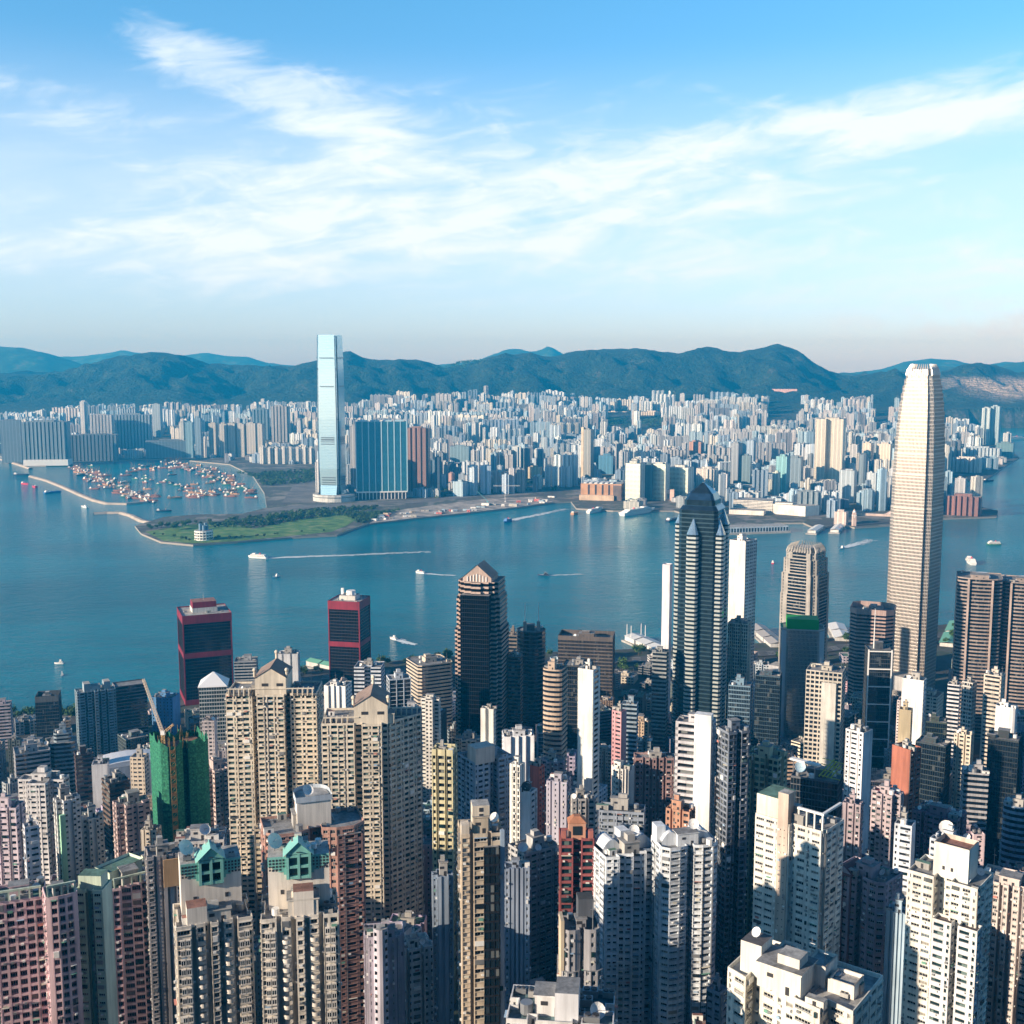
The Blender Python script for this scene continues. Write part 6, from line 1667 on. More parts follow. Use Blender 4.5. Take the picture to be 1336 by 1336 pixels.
o = find('orange brown block with a chimney in the far city'); mb = MB(); mb.cyl(34, 0, 0, 4, 95, wall_mat((.6, .58, .56)), 8, 3); mb.build('chimney', o)
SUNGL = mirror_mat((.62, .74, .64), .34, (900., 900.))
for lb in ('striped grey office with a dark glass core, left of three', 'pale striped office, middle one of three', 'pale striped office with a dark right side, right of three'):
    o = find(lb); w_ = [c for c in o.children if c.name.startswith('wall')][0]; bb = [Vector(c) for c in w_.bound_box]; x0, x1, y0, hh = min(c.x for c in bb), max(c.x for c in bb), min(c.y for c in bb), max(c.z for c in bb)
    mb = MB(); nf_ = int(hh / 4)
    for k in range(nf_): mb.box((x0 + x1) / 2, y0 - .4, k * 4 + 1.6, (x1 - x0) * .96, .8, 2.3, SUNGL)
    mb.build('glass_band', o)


# --- the round white vent building on the lawn
x, Y = G(266, 704, 4); root = thing('vent_building', 'round white vent building with dark stacks on the green lawn', 'vent building', (x, Y, 4), None, 0)
mb = MB(); r = 21; facade(mb, ngon(18, r), 0, 19, 6, St('grid', 5, 1.5, .45, .6), None, WHITE, GLASS); mb.prism(ngon(18, r - .3), 19, 22, WHITE, ROOF_L); mb.build('drum_wall', root)
for a in range(5): mb = MB(); mb.cyl(8 * math.cos(a * 1.26), 8 * math.sin(a * 1.26), 22, 3.4, 12 + a % 2 * 4, plain_mat('blue_stack', (.12, .22, .32), .5), 8); mb.build('vent_stack', root)
FARPLAN.append((x, Y, r))

# --- breakwaters
STONE = wall_mat((.46, .41, .35), .9)
for pts, lab in (([(40, 622), (62, 628), (82, 636), (104, 646), (124, 654), (140, 658), (165, 658.5), (192, 656)], 'long stone breakwater curving round the typhoon shelter'),
                 ([(122, 671), (140, 670), (158, 670), (172, 674), (186, 681), (196, 683)], 'short stone breakwater joined to the green lawn'),
                 ([(-30, 596), (2, 600), (22, 606), (40, 612)], 'stone quay wall at the left edge of the far water')):
    w = [G(a, b, 0) for a, b in pts]; mb = MB(); hw = 7.5
    nrm = []
    for i in range(len(w)):
        a, b = w[max(0, i - 1)], w[min(len(w) - 1, i + 1)]; L = math.hypot(b[0] - a[0], b[1] - a[1]); nrm.append((-(b[1] - a[1]) / L, (b[0] - a[0]) / L))
    for i in range(len(w) - 1):
        A = [(w[i][0] + nrm[i][0] * k, w[i][1] + nrm[i][1] * k) for k in (-hw * 1.5, -hw * .6, hw * .6, hw * 1.5)]; B = [(w[i + 1][0] + nrm[i + 1][0] * k, w[i + 1][1] + nrm[i + 1][1] * k) for k in (-hw * 1.5, -hw * .6, hw * .6, hw * 1.5)]
        Z = (-2, 5, 5, -2)
        mb.quads([[(*A[k], Z[k]), (*B[k], Z[k]), (*B[k + 1], Z[k + 1]), (*A[k + 1], Z[k + 1])][::-1] for k in range(3)], STONE)
    tag(mb.build('breakwater'), lab, 'breakwater')

# --- lawn, roads, trees of the far park
def ground_patch(name, px, z, mat, lab):
    mb = MB(); p = [G(a, b, 4.0) for a, b in px]
    if sum(p[i - 1][0] * p[i][1] - p[i][0] * p[i - 1][1] for i in range(len(p))) < 0: p = p[::-1]
    mb.cap(p, z, mat); return tag(mb.build(name), lab, kind='structure')
lawn_m = ground_mat([(0, (.03, .10, .02)), (.35, (.075, .19, .03)), (.7, (.13, .24, .05)), (1, (.26, .26, .12))], .035)
ground_patch('lawn', [(190, 694), (214, 706), (252, 709), (308, 706), (380, 699), (432, 694), (452, 686), (470, 674), (440, 670), (400, 676), (330, 690), (300, 682), (240, 685)], 4.25, lawn_m, 'bright green lawn on the far headland')
pale = ground_mat([(0, (.16, .15, .14)), (.5, (.34, .31, .28)), (1, (.55, .50, .44))], .03)
ground_patch('building_site', [(482, 683), (540, 676), (600, 670), (680, 661), (722, 655), (700, 648), (640, 650), (560, 660), (500, 668)], 4.25, pale, 'pale bare ground of a quayside building site')
asph = ground_mat([(0, (.10, .10, .105)), (1, (.20, .20, .20))], .02)
ground_patch('road', [(368, 656), (412, 656), (415, 630), (395, 622), (385, 630), (378, 640)], 4.2, asph, 'grey motorway approach beside the mirror skyscraper')
ground_patch('road', [(300, 672), (330, 668), (420, 664), (470, 660), (560, 655), (640, 646), (640, 643), (560, 651), (470, 656), (380, 660)], 4.3, asph, 'grey road running along the far park')


def leaf_cloud(mb, cx, cy, cz, r, n, m, rnd, size, flat=.75):
    a = rnd.normal(size=(n, 3)); a /= np.linalg.norm(a, axis=1)[:, None]; rad = rnd.uniform(.45, 1.0, n) ** .6
    lump = 1 + .25 * np.sin(a[:, 0] * 5 + cx) * np.sin(a[:, 1] * 4 + cy)
    c = a * (rad * lump)[:, None] * r; c[:, 2] *= flat; c += (cx, cy, cz)
    d1 = rnd.normal(size=(n, 3)); d1 /= np.linalg.norm(d1, axis=1)[:, None]; d2 = np.cross(d1, rnd.normal(size=(n, 3))); d2 /= np.linalg.norm(d2, axis=1)[:, None] + 1e-9
    s = rnd.uniform(.6, 1.3, (n, 1)) * size
    mb.quads(np.stack([c - d1 * s - d2 * s * .6, c + d1 * s - d2 * s * .6, c + d1 * s + d2 * s * .6, c - d1 * s + d2 * s * .6], 1), m)


def leaf_mat(name, a, b):
    m, bb = new_mat(name); g = NN('ShaderNodeNewGeometry')
    setp(bb, Base_Color=ramp(X(g.outputs['Random Per Island']), [(0, a), (1, b)]), Roughness=.8); return m


LEAF = [leaf_mat('foliage', (.018, .060, .016), (.075, .15, .035)), leaf_mat('foliage_dark', (.010, .032, .016), (.03, .075, .03))]
BARK = plain_mat('bark', (.10, .075, .055), .9)
NPR = np.random.default_rng(5)


def tree_proto(h, r, n, size, leaf):
    t = thing('tree', 'leafy green tree', 'tree', (0, 0, 0)); mb = MB()
    mb.tube((0, 0, -1), (0, 0, h * .55), h * .035, BARK, 6, h * .02)
    for a in range(3): mb.tube((0, 0, h * .4), (r * .5 * math.cos(a * 2.1), r * .5 * math.sin(a * 2.1), h * .68), h * .018, BARK, 4, h * .008)
    mb.build('trunk', t); mb = MB()
    leaf_cloud(mb, 0, 0, h * .68, r, n // 2, leaf, NPR, size)
    for a in range(4): leaf_cloud(mb, r * .55 * math.cos(a * 1.6 + .4), r * .55 * math.sin(a * 1.6 + .4), h * (.58 + .1 * (a % 2)), r * .55, n // 8, leaf, NPR, size)
    mb.build('crown', t); return t


protos = [tree_proto(11, 5.0, 260, .75, LEAF[0]), tree_proto(9, 4.2, 220, .7, LEAF[1]), tree_proto(13, 5.6, 300, .8, LEAF[0])]
rnd = random.Random(4); used = [False] * 3


def put_tree(x, y, z, sc, label, group):
    k = rnd.randrange(3); o = protos[k] if not used[k] else copy_tree(protos[k]); used[k] = True
    o.location = (x, y, z - .3); o.rotation_euler = (0, 0, rnd.uniform(0, 6.3)); o.scale = (sc,) * 3; tag(o, label, 'tree', group)


n = 0
for k in range(46):
    t = k / 45; px, py = lerp_tab([(0, 196), (.3, 250), (.6, 330), (1, 440)], t) + rnd.uniform(-3, 3), lerp_tab([(0, 692), (.3, 686), (.6, 684), (1, 668)], t) + rnd.uniform(-3, 3)
    x, Y = G(px, py, 4); put_tree(x, Y, 4, rnd.uniform(.9, 1.6), 'green park tree in the belt behind the far headland lawn', 'trees behind the far lawn')
for k in range(26):
    px, py = rnd.uniform(200, 440), 0; py = lerp_tab([(200, 699), (250, 708), (320, 704), (440, 694)], px) - rnd.uniform(1, 3)
    x, Y = G(px, py, 4); put_tree(x, Y, 4, rnd.uniform(.5, .8), 'small tree at the water edge of the far headland lawn', 'small trees along the lawn edge')
# dense planting that reads as one mass
mb = MB()
for poly, dens in (([(268, 612), (330, 618), (410, 612), (412, 628), (380, 632), (345, 634), (330, 622), (290, 614)], 420), ([(255, 690), (300, 678), (345, 672), (420, 664), (500, 660), (470, 672), (400, 678), (330, 690), (300, 688)], 330), ([(450, 672), (500, 668), (520, 666), (470, 684)], 160), ([(560, 640), (640, 630), (720, 628), (730, 640), (660, 644), (570, 650)], 120)):
    wp = [G(a, b, 4) for a, b in poly]; xs_, ys_ = [p[0] for p in wp], [p[1] for p in wp]; c = 0
    while c < dens:
        a, b = rnd.uniform(min(xs_), max(xs_)), rnd.uniform(min(ys_), max(ys_))
        if inside(wp, a, b): leaf_cloud(mb, a, b, 6 + rnd.uniform(0, 3), rnd.uniform(3, 7), 46, LEAF[rnd.randrange(2)], NPR, 1.3, .7); c += 1
for cx, cy, rad, hh in ((800, 565, 24, 10), (870, 566, 40, 16), (905, 600, 20, 14), (1000, 590, 18, 16), (730, 580, 26, 10), (600, 543, 30, 18), (985, 583, 16, 22), (690, 612, 20, 6)):
    x0, Y0 = G(cx, cy, 10); R0 = rad / FPX * Y0
    for _ in range(120):
        a, b = rnd.gauss(0, R0 * .5), rnd.gauss(0, R0 * .8); q = math.exp(-(a * a / (R0 * R0) + b * b / (R0 * R0 * 2.5)) * 2)
        leaf_cloud(mb, x0 + a, Y0 + b, ground_far(x0 + a, Y0 + b) + hh * 1.6 * q, rnd.uniform(7, 14), 34, LEAF[rnd.randrange(2)], NPR, 2.4, .8)
tag(mb.build('woodland'), 'dense dark green planting in the parks of the far shore', kind='stuff')

# --- the rest of the far city
NOGO = [[G(a, b, 4) for a, b in p] for p in ([(180, 676), (350, 660), (420, 656), (480, 654), (760, 640), (760, 690), (480, 720), (180, 730)], [(264, 605), (345, 606), (415, 606), (415, 660), (330, 670), (345, 640), (320, 615)])]
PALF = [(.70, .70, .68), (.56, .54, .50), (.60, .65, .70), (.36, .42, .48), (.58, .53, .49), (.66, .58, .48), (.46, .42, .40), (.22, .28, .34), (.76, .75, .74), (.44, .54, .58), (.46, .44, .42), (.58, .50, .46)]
CN = ['white', 'beige', 'bluish white', 'grey blue', 'pinkish', 'cream', 'brownish', 'slate', 'bright white', 'grey green', 'grey', 'rose']
ENV = [(-40, 540), (60, 534), (100, 526), (190, 527), (205, 522), (260, 528), (330, 527), (345, 520), (360, 523), (400, 524), (470, 524), (498, 508), (540, 512), (590, 512), (605, 500), (630, 499), (640, 497), (690, 498), (720, 502), (760, 514), (800, 520), (830, 513), (870, 506), (905, 504), (925, 505), (960, 508), (985, 514), (1020, 506), (1035, 506), (1060, 518), (1085, 521), (1110, 512), (1160, 518), (1200, 524), (1240, 526), (1280, 522), (1310, 514), (1340, 512), (1400, 515)]
cand = []
grid = {}
rnd = random.Random(11)
def free(x, y, r):
    gx, gy = int(x // 60), int(y // 60)
    for i in range(gx - 2, gx + 3):
        for j in range(gy - 2, gy + 3):
            for a, b, c in grid.get((i, j), ()):
                if (a - x) ** 2 + (b - y) ** 2 < (r + c) ** 2 * .62: return False
    return True
def occupy(x, y, r): grid.setdefault((int(x // 60), int(y // 60)), []).append((x, y, r))
for f_ in FARPLAN: occupy(*f_)
tries = 0
while len(cand) < 3600 and tries < 90000:
    tries += 1
    Y = 2980 + 4770 * rnd.random() ** 1.15; px = rnd.uniform(-60, 1400)
    if rnd.random() < .06: Y, px = rnd.uniform(7250, 8100), rnd.uniform(1180, 1400)
    x = P(px, 560, Y)[0]
    if not inside(COAST, x, Y) or any(inside(q, x, Y) for q in NOGO): continue
    if not all(inside(COAST, x + a, Y + b) for a, b in ((35, 0), (-35, 0), (0, -45))): continue
    z0 = ground_far(x, Y)
    if z0 > (175 if px < 1180 else 120) or (Y > 6600 and px < 1180 and rnd.random() < .25): continue
    tall = mnoise.noise(Vector((x * .0016, Y * .0016, 2))) + .25
    h = rnd.uniform(18, 48) + (rnd.uniform(25, 75) if rnd.random() < .30 + tall * .9 else 0)
    if Y > 6300: h = rnd.uniform(45, 105)
    W = rnd.choice((rnd.uniform(14, 24), rnd.uniform(20, 36))) if h > 50 else rnd.choice((rnd.uniform(14, 30), rnd.uniform(30, 70))); D = W * rnd.uniform(.5, 1.1)
    r = math.hypot(W, D) / 2
    dpx = W / 2 / Y * FPX; tp = proj(x, Y, z0 + h)[1]
    lim = lerp_tab(ENV, px)
    lim = max([lim] + [L[4] for L in LAND if L[5] > Y and L[5] > 2600 and L[1] - dpx < px < L[2] + dpx])
    if tp < lim:
        h = h * .5
        if proj(x, Y, z0 + h)[1] < lim: continue
    if not free(x, Y, r): continue
    ci = rnd.randrange(len(PALF)); rot = rnd.choice((-24, -20, 8, -28)) + rnd.uniform(-6, 6)
    sh = rnd.choice(('cross', 'H', 'rect', 'cross', 'notch')) if h > 50 else rnd.choice(('rect', 'rect', 'comb', 'notch', 'H'))
    # estates stand in rows of like towers; the rest stand alone
    for j in range(rnd.choice((2, 3, 4, 5)) if h > 50 and rnd.random() < .45 else 1):
        xj, Yj = x + j * W * 1.25 * math.cos(R(rot)), Y + j * W * 1.25 * math.sin(R(rot))
        if j and (not free(xj, Yj, r * .6) or not inside(COAST, xj + 30, Yj - 40) or any(inside(q, xj, Yj) for q in NOGO)): break
        zj = ground_far(xj, Yj); pj, tj = proj(xj, Yj, zj + h)
        if j and tj < max([lerp_tab(ENV, pj)] + [L[4] for L in LAND if L[5] > Yj and L[5] > 2600 and L[1] - dpx < pj < L[2] + dpx]): break
        occupy(xj, Yj, r); cand.append((W * h / Y / Y, xj, Yj, zj, W, D, h, sh, ci, rot, pj, tj))
cand.sort(key=lambda c: -c[0])
HUM = 'first second third fourth fifth sixth seventh eighth ninth tenth eleventh twelfth'.split()


def ordinal(i): return HUM[i] if i < len(HUM) else f'{i + 1}th'


LABELS = {}


def place_label(base, px, py, marks, near_word='nearest'):
    """say where a look-alike stands by the landmark it shows beside; number those that still read alike from the landmark outwards"""
    best = min(marks, key=lambda m: abs(px - (m[1] + m[2]) / 2) + 1.2 * abs(py - m[3]))
    c = (best[1] + best[2]) / 2
    rel = ('behind' if py < best[3] else 'below') if best[1] <= px <= best[2] else ('left of' if px < c else 'right of')
    k = f'{base} {rel} {best[0]}'
    LABELS[k] = LABELS.get(k, 0) + 1
    i = LABELS[k] - 1
    return k if i == 0 else f'{ordinal(i)} {k}'


fmarks = [L for L in LAND if L[0] and L[5] > 2600]
mass = MB()
for i, (_, x, Y, z0, W, D, h, sh, ci, rot, px, tp) in enumerate(cand):
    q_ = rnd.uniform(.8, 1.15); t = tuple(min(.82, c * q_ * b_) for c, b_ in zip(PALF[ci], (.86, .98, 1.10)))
    if i < 300 and 0 <= px <= 1336:
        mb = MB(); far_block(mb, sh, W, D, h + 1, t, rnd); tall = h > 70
        nm, ct = ('residential_tower', 'apartment tower') if h > 50 else ('city_block', 'city block')
        o = mb.build(nm, None, (x, Y, z0 - 1)); o.rotation_euler = (0, 0, R(rot))
        tag(o, place_label(f'{CN[ci]} {"tall slim tower" if tall else "tower" if h > 50 else "low block"}', px, tp, fmarks), ct, 'towers of the far city' if h > 50 else 'low blocks of the far city')
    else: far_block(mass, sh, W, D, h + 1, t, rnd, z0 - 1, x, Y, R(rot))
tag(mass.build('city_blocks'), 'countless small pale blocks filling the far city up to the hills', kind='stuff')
print('far', len(cand), 'tries', tries)
# ------------------------------------------------------------------ near shore: the many other buildings
NENV = [(-40, 925), (50, 925), (100, 945), (200, 930), (300, 905), (420, 885), (530, 895), (590, 905), (740, 872), (870, 880), (1000, 872), (1100, 880), (1250, 890), (1400, 890)]
NPAL = [('white', (.72, .71, .69)), ('grey', (.42, .43, .44)), ('cream', (.60, .54, .44)), ('pale blue', (.48, .56, .64)), ('pinkish', (.56, .44, .43)), ('slate', (.24, .28, .33)), ('brown', (.25, .18, .15)), ('lilac', (.50, .46, .54)), ('off white', (.62, .60, .56)), ('sand', (.52, .44, .34)), ('grey green', (.34, .40, .37)), ('dark grey', (.14, .15, .16))]
rnd = random.Random(23)
near_marks = [L for L in LAND if L[0] and L[5] < 2000]
placed = 0
for t_ in range(14000):
    if placed >= 330: break
    Y = 420 + 1030 * rnd.random(); px = rnd.uniform(-25, 1361); x = P(px, 1000, Y)[0]
    if Y > lerp_tab(SHORE, x) - 130: continue
    office = Y > 780 and rnd.random() < .55
    W = rnd.uniform(11, 22) if not office else rnd.uniform(16, 34)
    r = W * .66
    if any((a - x) ** 2 + (b - Y) ** 2 < (r + c) ** 2 * .66 for a, b, c in PLAN): continue
    zg = ground_near(x, Y)
    h = rnd.uniform(18, 50) if Y > 1150 else rnd.uniform(28, 95) if Y > 650 else rnd.uniform(35, 110)
    pwid = W / Y * FPX; lim = lerp_tab(NENV, px)
    lim = max([lim] + [L[4] for L in LAND if L[5] > Y - 5 and L[5] < 2000 and L[1] - pwid * .5 < px < L[2] + pwid * .5])
    while h > 15 and proj(x, Y, zg + h)[1] < lim: h *= .86
    if h <= 15: continue
    tp = proj(x, Y, zg + h)[1]
    if tp > 1350: continue
    nm, col = rnd.choice(NPAL)
    col = tuple(min(.8, c * rnd.uniform(.88, 1.1)) for c in col)
    if office: st, sd, fp = rnd.choice((BAND, GRID, CURT, St('band', sp=.55, d=.5), RIB)), None, rnd.choice(('rect', 'cham', 'notch', 'rect'))
    else: st, sd, fp = rnd.choice((GRIDN, GRID, GRIDN, SLIT)), rnd.choice((None, None, BLANK, GRIDN)), rnd.choice(('cross2', 'notch', 'H', 'cross2', 'stepped', 'bays', 'rect'))
    lab = place_label(f'{nm} {"office block" if office else "apartment block"}', px, tp, near_marks)
    tower('office_block' if office else 'apartment_block', 'office block' if office else 'apartment block', lab, px, tp, Y, pwid, fp, rnd.uniform(.7, 1.1), rnd.choice((-28, -14, -8, 10, 22)) + rnd.uniform(-5, 5), 3.5 if office else 3.0, st, sd, col,
          GLASS_O if office else None, None, tp + 8, n=rnd.randint(2, 7), ac=0 if office or Y > 800 else .15, group='blocks filling the near shore', deck=rnd.choice((ROOF, ROOF, ROOF_L, ROOF_G, ROOF_R)), k=rnd.uniform(.7, 1.0))
    placed += 1
low = 0
for t_ in range(4000):
    if low >= 90: break
    Y = rnd.uniform(1120, 1560); px = rnd.uniform(-20, 1356); x = P(px, 860, Y)[0]
    if Y > lerp_tab(SHORE, x) - 95: continue
    W = rnd.uniform(16, 38); zg = ground_near(x, Y); h = rnd.uniform(7, 20)
    tp = proj(x, Y, zg + h)[1]
    if tp < lerp_tab(NENV, px) - 34 or any((a - x) ** 2 + (b - Y) ** 2 < (W * .62 + c) ** 2 * .8 for a, b, c in PLAN): continue
    nm, col = rnd.choice(NPAL)
    tower('low_block', 'low block', place_label(f'low {nm} waterfront block', px, tp, near_marks), px, tp, Y, W / Y * FPX, rnd.choice(('rect', 'notch', 'H')), rnd.uniform(.6, 1), rnd.uniform(-30, 20), 3.4, rnd.choice((BAND, GRID, St('grid', 4, 1.4, .5))), None, col, GLASS_O, None, tp + 4, n=rnd.randint(3, 7), group='low blocks near the waterfront', deck=rnd.choice((ROOF, ROOF_L, ROOF_G, ROOF_R)), k=.8)
    low += 1
print('near fill', placed)

# ------------------------------------------------------------------ near waterfront: road, trees, piers
mb = MB(); mk = MB(); ASPH = ground_mat([(0, (.06, .06, .062)), (1, (.11, .11, .11))], .05)
for i in range(60):
    x0, x1 = -700 + i * 24, -676 + i * 24
    a, b = lerp_tab(SHORE, x0) - 62, lerp_tab(SHORE, x1) - 62
    zr = lambda x, y: ground_near(x, y) + 1.2
    mb.quads([[(x0, a - 15, zr(x0, a)), (x1, b - 15, zr(x1, b)), (x1, b + 15, zr(x1, b)), (x0, a + 15, zr(x0, a))]], ASPH)
    for o_ in (-7.5, 0, 7.5): mk.quads([[(x0, a + o_ - .3, zr(x0, a) + .05), (x0 + 12, (a + b) / 2 + o_ - .3, zr(x0, a) + .05), (x0 + 12, (a + b) / 2 + o_ + .3, zr(x0, a) + .05), (x0, a + o_ + .3, zr(x0, a) + .05)]], WHITE)
tag(mb.build('road'), 'asphalt expressway along the near waterfront', kind='structure'); tag(mk.build('road_marking'), 'white lane marks of the waterfront expressway', kind='structure')
for k in range(150):
    x = rnd.uniform(-620, 700); y = lerp_tab(SHORE, x) - rnd.choice((rnd.uniform(12, 40), rnd.uniform(84, 120)))
    if any((a - x) ** 2 + (b - y) ** 2 < (c + 4) ** 2 for a, b, c in PLAN): continue
    put_tree(x, y, ground_near(x, y), rnd.uniform(.7, 1.3), 'street tree along the near waterfront road', 'trees along the near waterfront')
for px, py, Y, c, lab in ((700, 1282, 455, 12, 'dark tree in the shaded gap in the lower middle'), (664, 1075, 610, 7, 'tree in a small shaded garden in the middle'), (92, 940, 1270, 10, 'tree on the left shore beside the twin core slab')):
    for _ in range(c):
        q = P(px + rnd.uniform(-26, 26), py, Y + rnd.uniform(-14, 14)); put_tree(q[0], q[1], ground_near(q[0], q[1]), rnd.uniform(.8, 1.2), lab, 'trees in the gaps of the near city')


def pier(lab, a, b, w, roof, n=3, posts=False, cat='ferry pier'):
    (x0, y0), (x1, y1) = G(*a, 3), G(*b, 3); L = math.hypot(x1 - x0, y1 - y0); ang = math.atan2(y1 - y0, x1 - x0)
    t = thing('ferry_pier', lab, cat, (x0, y0, 2.6), None, ang)
    mb = MB(); mb.box(L / 2, 0, -5.6, L, w, 5.6, CONC); mb.build('pier_deck', t)
    for k in range(n):
        m_ = L / n; mb = MB(); mb.box(m_ * (k + .5), 0, 0, m_ * .86, w * .74, 6.5, wall_mat((.62, .62, .60)))
        mb.quads([[(m_ * (k + .05), -w * .42, 6.4), (m_ * (k + .95), -w * .42, 6.4), (m_ * (k + .95), 0, 9.2), (m_ * (k + .05), 0, 9.2)], [(m_ * (k + .95), w * .42, 6.4), (m_ * (k + .05), w * .42, 6.4), (m_ * (k + .05), 0, 9.2), (m_ * (k + .95), 0, 9.2)]], roof)
        for j in range(5): mb.box(m_ * (k + .2 + .15 * j), -w * .37 - .1, 1, m_ * .09, .3, 3.5, DARK)
        mb.build('pier_shed', t)
    if posts:
        for j in range(4): mb = MB(); mb.tube((L - 4 - j * 6, (-1) ** j * w * .3, 0), (L - 4 - j * 6, (-1) ** j * w * .3, 24), .7, WHITE, 6, .4); mb.build('post', t)
    return t


pier('long pier with white posts and trees left of the pyramid topped tower', (868, 852), (824, 833), 34, plain_mat('pale_pier_roof', (.66, .68, .68), .6), 3, True)
pier('ferry pier with pale grey roofs right of the cream strip windowed tower', (1016, 846), (986, 820), 30, plain_mat('grey_pier_roof', (.42, .40, .38), .7), 3)
pier('short white roofed pier beside the spike crowned tower', (1100, 838), (1090, 818), 30, WHITE, 2)
pier('pier with a green roof right of the tallest skyscraper', (1236, 846), (1250, 815), 30, plain_mat('green_pier_roof', (.16, .42, .30), .6), 2)
pier('low green roofed pier by the right red framed tower', (440, 874), (404, 866), 22, plain_mat('green_pier_roof', (.16, .42, .30), .6), 2)
pier('short ferry pier below the swooping pink hall on the far shore', (1070, 688), (1058, 696), 26, WHITE, 1)
pier('second short ferry pier left of the clock tower', (1096, 687), (1088, 695), 26, WHITE, 1)

# ------------------------------------------------------------------ boats
def hull(mb, L, B, H, m, deck, sheer=.25, z0=-.6):
    n = 9; top, bot = [], []
    for i in range(n):
        t = i / (n - 1); w = B / 2 * (math.sin(min(1, (1 - t) * 1.9) * math.pi / 2)) ** .7 * (.82 + .18 * min(1, t * 4)); zt = H * (1 + sheer * (2 * t - .8) ** 2)
        top.append((-L / 2 + L * t, w, zt)); bot.append((-L / 2 + L * (t * .93 + .02), w * .75, z0))
    q = []
    for i in range(n - 1):
        for s in (1, -1):
            a, b, c, d = bot[i], bot[i + 1], top[i + 1], top[i]; f = [(p[0], p[1] * s, p[2]) for p in (a, b, c, d)]; q.append(f if s < 0 else f[::-1])
    mb.quads(q, m); mb.quads([[(*bot[0][:1], -bot[0][1], z0), (*top[0][:1], -top[0][1], top[0][2]), (top[0][0], top[0][1], top[0][2]), (bot[0][0], bot[0][1], z0)]], m)
    mb.quads([[(top[i][0], -top[i][1], top[i][2] - .35), (top[i + 1][0], -top[i + 1][1], top[i + 1][2] - .35), (top[i + 1][0], top[i + 1][1], top[i + 1][2] - .35), (top[i][0], top[i][1], top[i][2] - .35)] for i in range(n - 1)], deck)


DECKM = plain_mat('timber_deck', (.30, .20, .12), .8); RUST = plain_mat('rust_red_paint', (.26, .11, .08), .7); NAVY = plain_mat('navy_paint', (.03, .05, .10), .5); HGRN = plain_mat('green_paint', (.04, .16, .11), .6); ORNG = plain_mat('orange_paint', (.44, .24, .13), .7)
REDP = plain_mat('red_paint', (.55, .05, .09), .5); BLUEP = plain_mat('blue_paint', (.03, .16, .42), .5)


def boat(kind, hm, cm, L, B, H, fl=2, mast=0.0, boom=False):
    t = thing(kind, 'boat', 'boat', (0, 0, 0)); mb = MB(); hull(mb, L, B, H, hm, DECKM if kind in ('fishing_boat', 'barge') else WHITE); mb.build('hull', t)
    mb = MB(); z = H - .3
    if kind == 'ferry':
        for k in range(fl):
            l = L * (.80 - .10 * k); mb.box(-L * .04, 0, z, l, B * (.80 - .06 * k), 2.6, cm, 0, WHITE)
            for s in (-1, 1):
                mb.box(-L * .04, s * (B * (.40 - .03 * k) + .03), z + 1.0, l * .92, .1, .9, DARK)
            z += 2.6
        mb.box(L * .16, 0, z, L * .12, B * .5, 2.2, cm)
        mb.build('cabin', t); mb = MB(); mb.cyl(-L * .14, 0, z, B * .12, 3.0, REDP, 8); mb.build('funnel', t)
    elif kind == 'barge':
        mb.box(-L * .36, 0, z, L * .16, B * .6, 3.2, cm); mb.box(-L * .36, 0, z + 3.2, L * .10, B * .45, 2.4, WHITE); mb.build('cabin', t)
        mb = MB(); mb.box(L * .1, 0, z, L * .5, B * .7, 1.6, hm); mb.build('hold_cover', t)
    else:
        mb.box(-L * .2, 0, z, L * .34, B * .62, 2.5, cm, 0, WHITE); mb.box(-L * .17, 0, z + 2.5, L * .18, B * .46, 2.1, cm, 0, WHITE)
        mb.box(-L * .2, B * .31 + .03, z + 1.1, L * .28, .08, .8, DARK); mb.box(-L * .2, -B * .31 - .03, z + 1.1, L * .28, .08, .8, DARK); mb.build('cabin', t)
    if mast:
        mb = MB(); mb.tube((L * .08, 0, z), (L * .08, 0, z + mast), .38, ORNG if boom else BARK, 5, .16)
        if boom: mb.tube((L * .08, 0, z + 1.5), (L * .42, 0, z + mast * .95), .3, ORNG, 4); mb.tube((L * .08, 0, z + mast), (L * .42, 0, z + mast * .95), .1, DARK, 3)
        else: mb.tube((-L * .1, 0, z + mast * .45), (L * .3, 0, z + mast * .6), .16, BARK, 4)
        mb.build('mast', t)
    return t


PB = [boat('barge', RUST, WHITE, 44, 13, 3.2, mast=26, boom=True), boat('fishing_boat', HGRN, WHITE, 30, 7.5, 2.8, mast=15), boat('fishing_boat', NAVY, wall_mat((.5, .3, .2)), 26, 7, 2.6, mast=17), boat('barge', ORNG, wall_mat((.6, .5, .35)), 38, 12, 2.8, mast=20, boom=True),
      boat('barge', NAVY, WHITE, 48, 14, 3, mast=28, boom=True), boat('fishing_boat', RUST, WHITE, 28, 7, 2.6, mast=13)]
PN = ['rust red barge with a raised derrick', 'green fishing boat with a white cabin', 'navy fishing boat with a brown cabin', 'orange barge with a derrick', 'navy barge with a tall derrick', 'rust red fishing boat with a white cabin']
PU = [False] * 6


def put_boat(k, px, py, rz, lab, group=None, sc=1.0, z=0.0):
    o = PB[k] if not PU[k] else copy_tree(PB[k]); PU[k] = True
    x, y = G(px, py, 0); o.location = (x, y, z); o.rotation_euler = (0, 0, rz); o.scale = (sc,) * 3; tag(o, lab, 'boat', group); return o


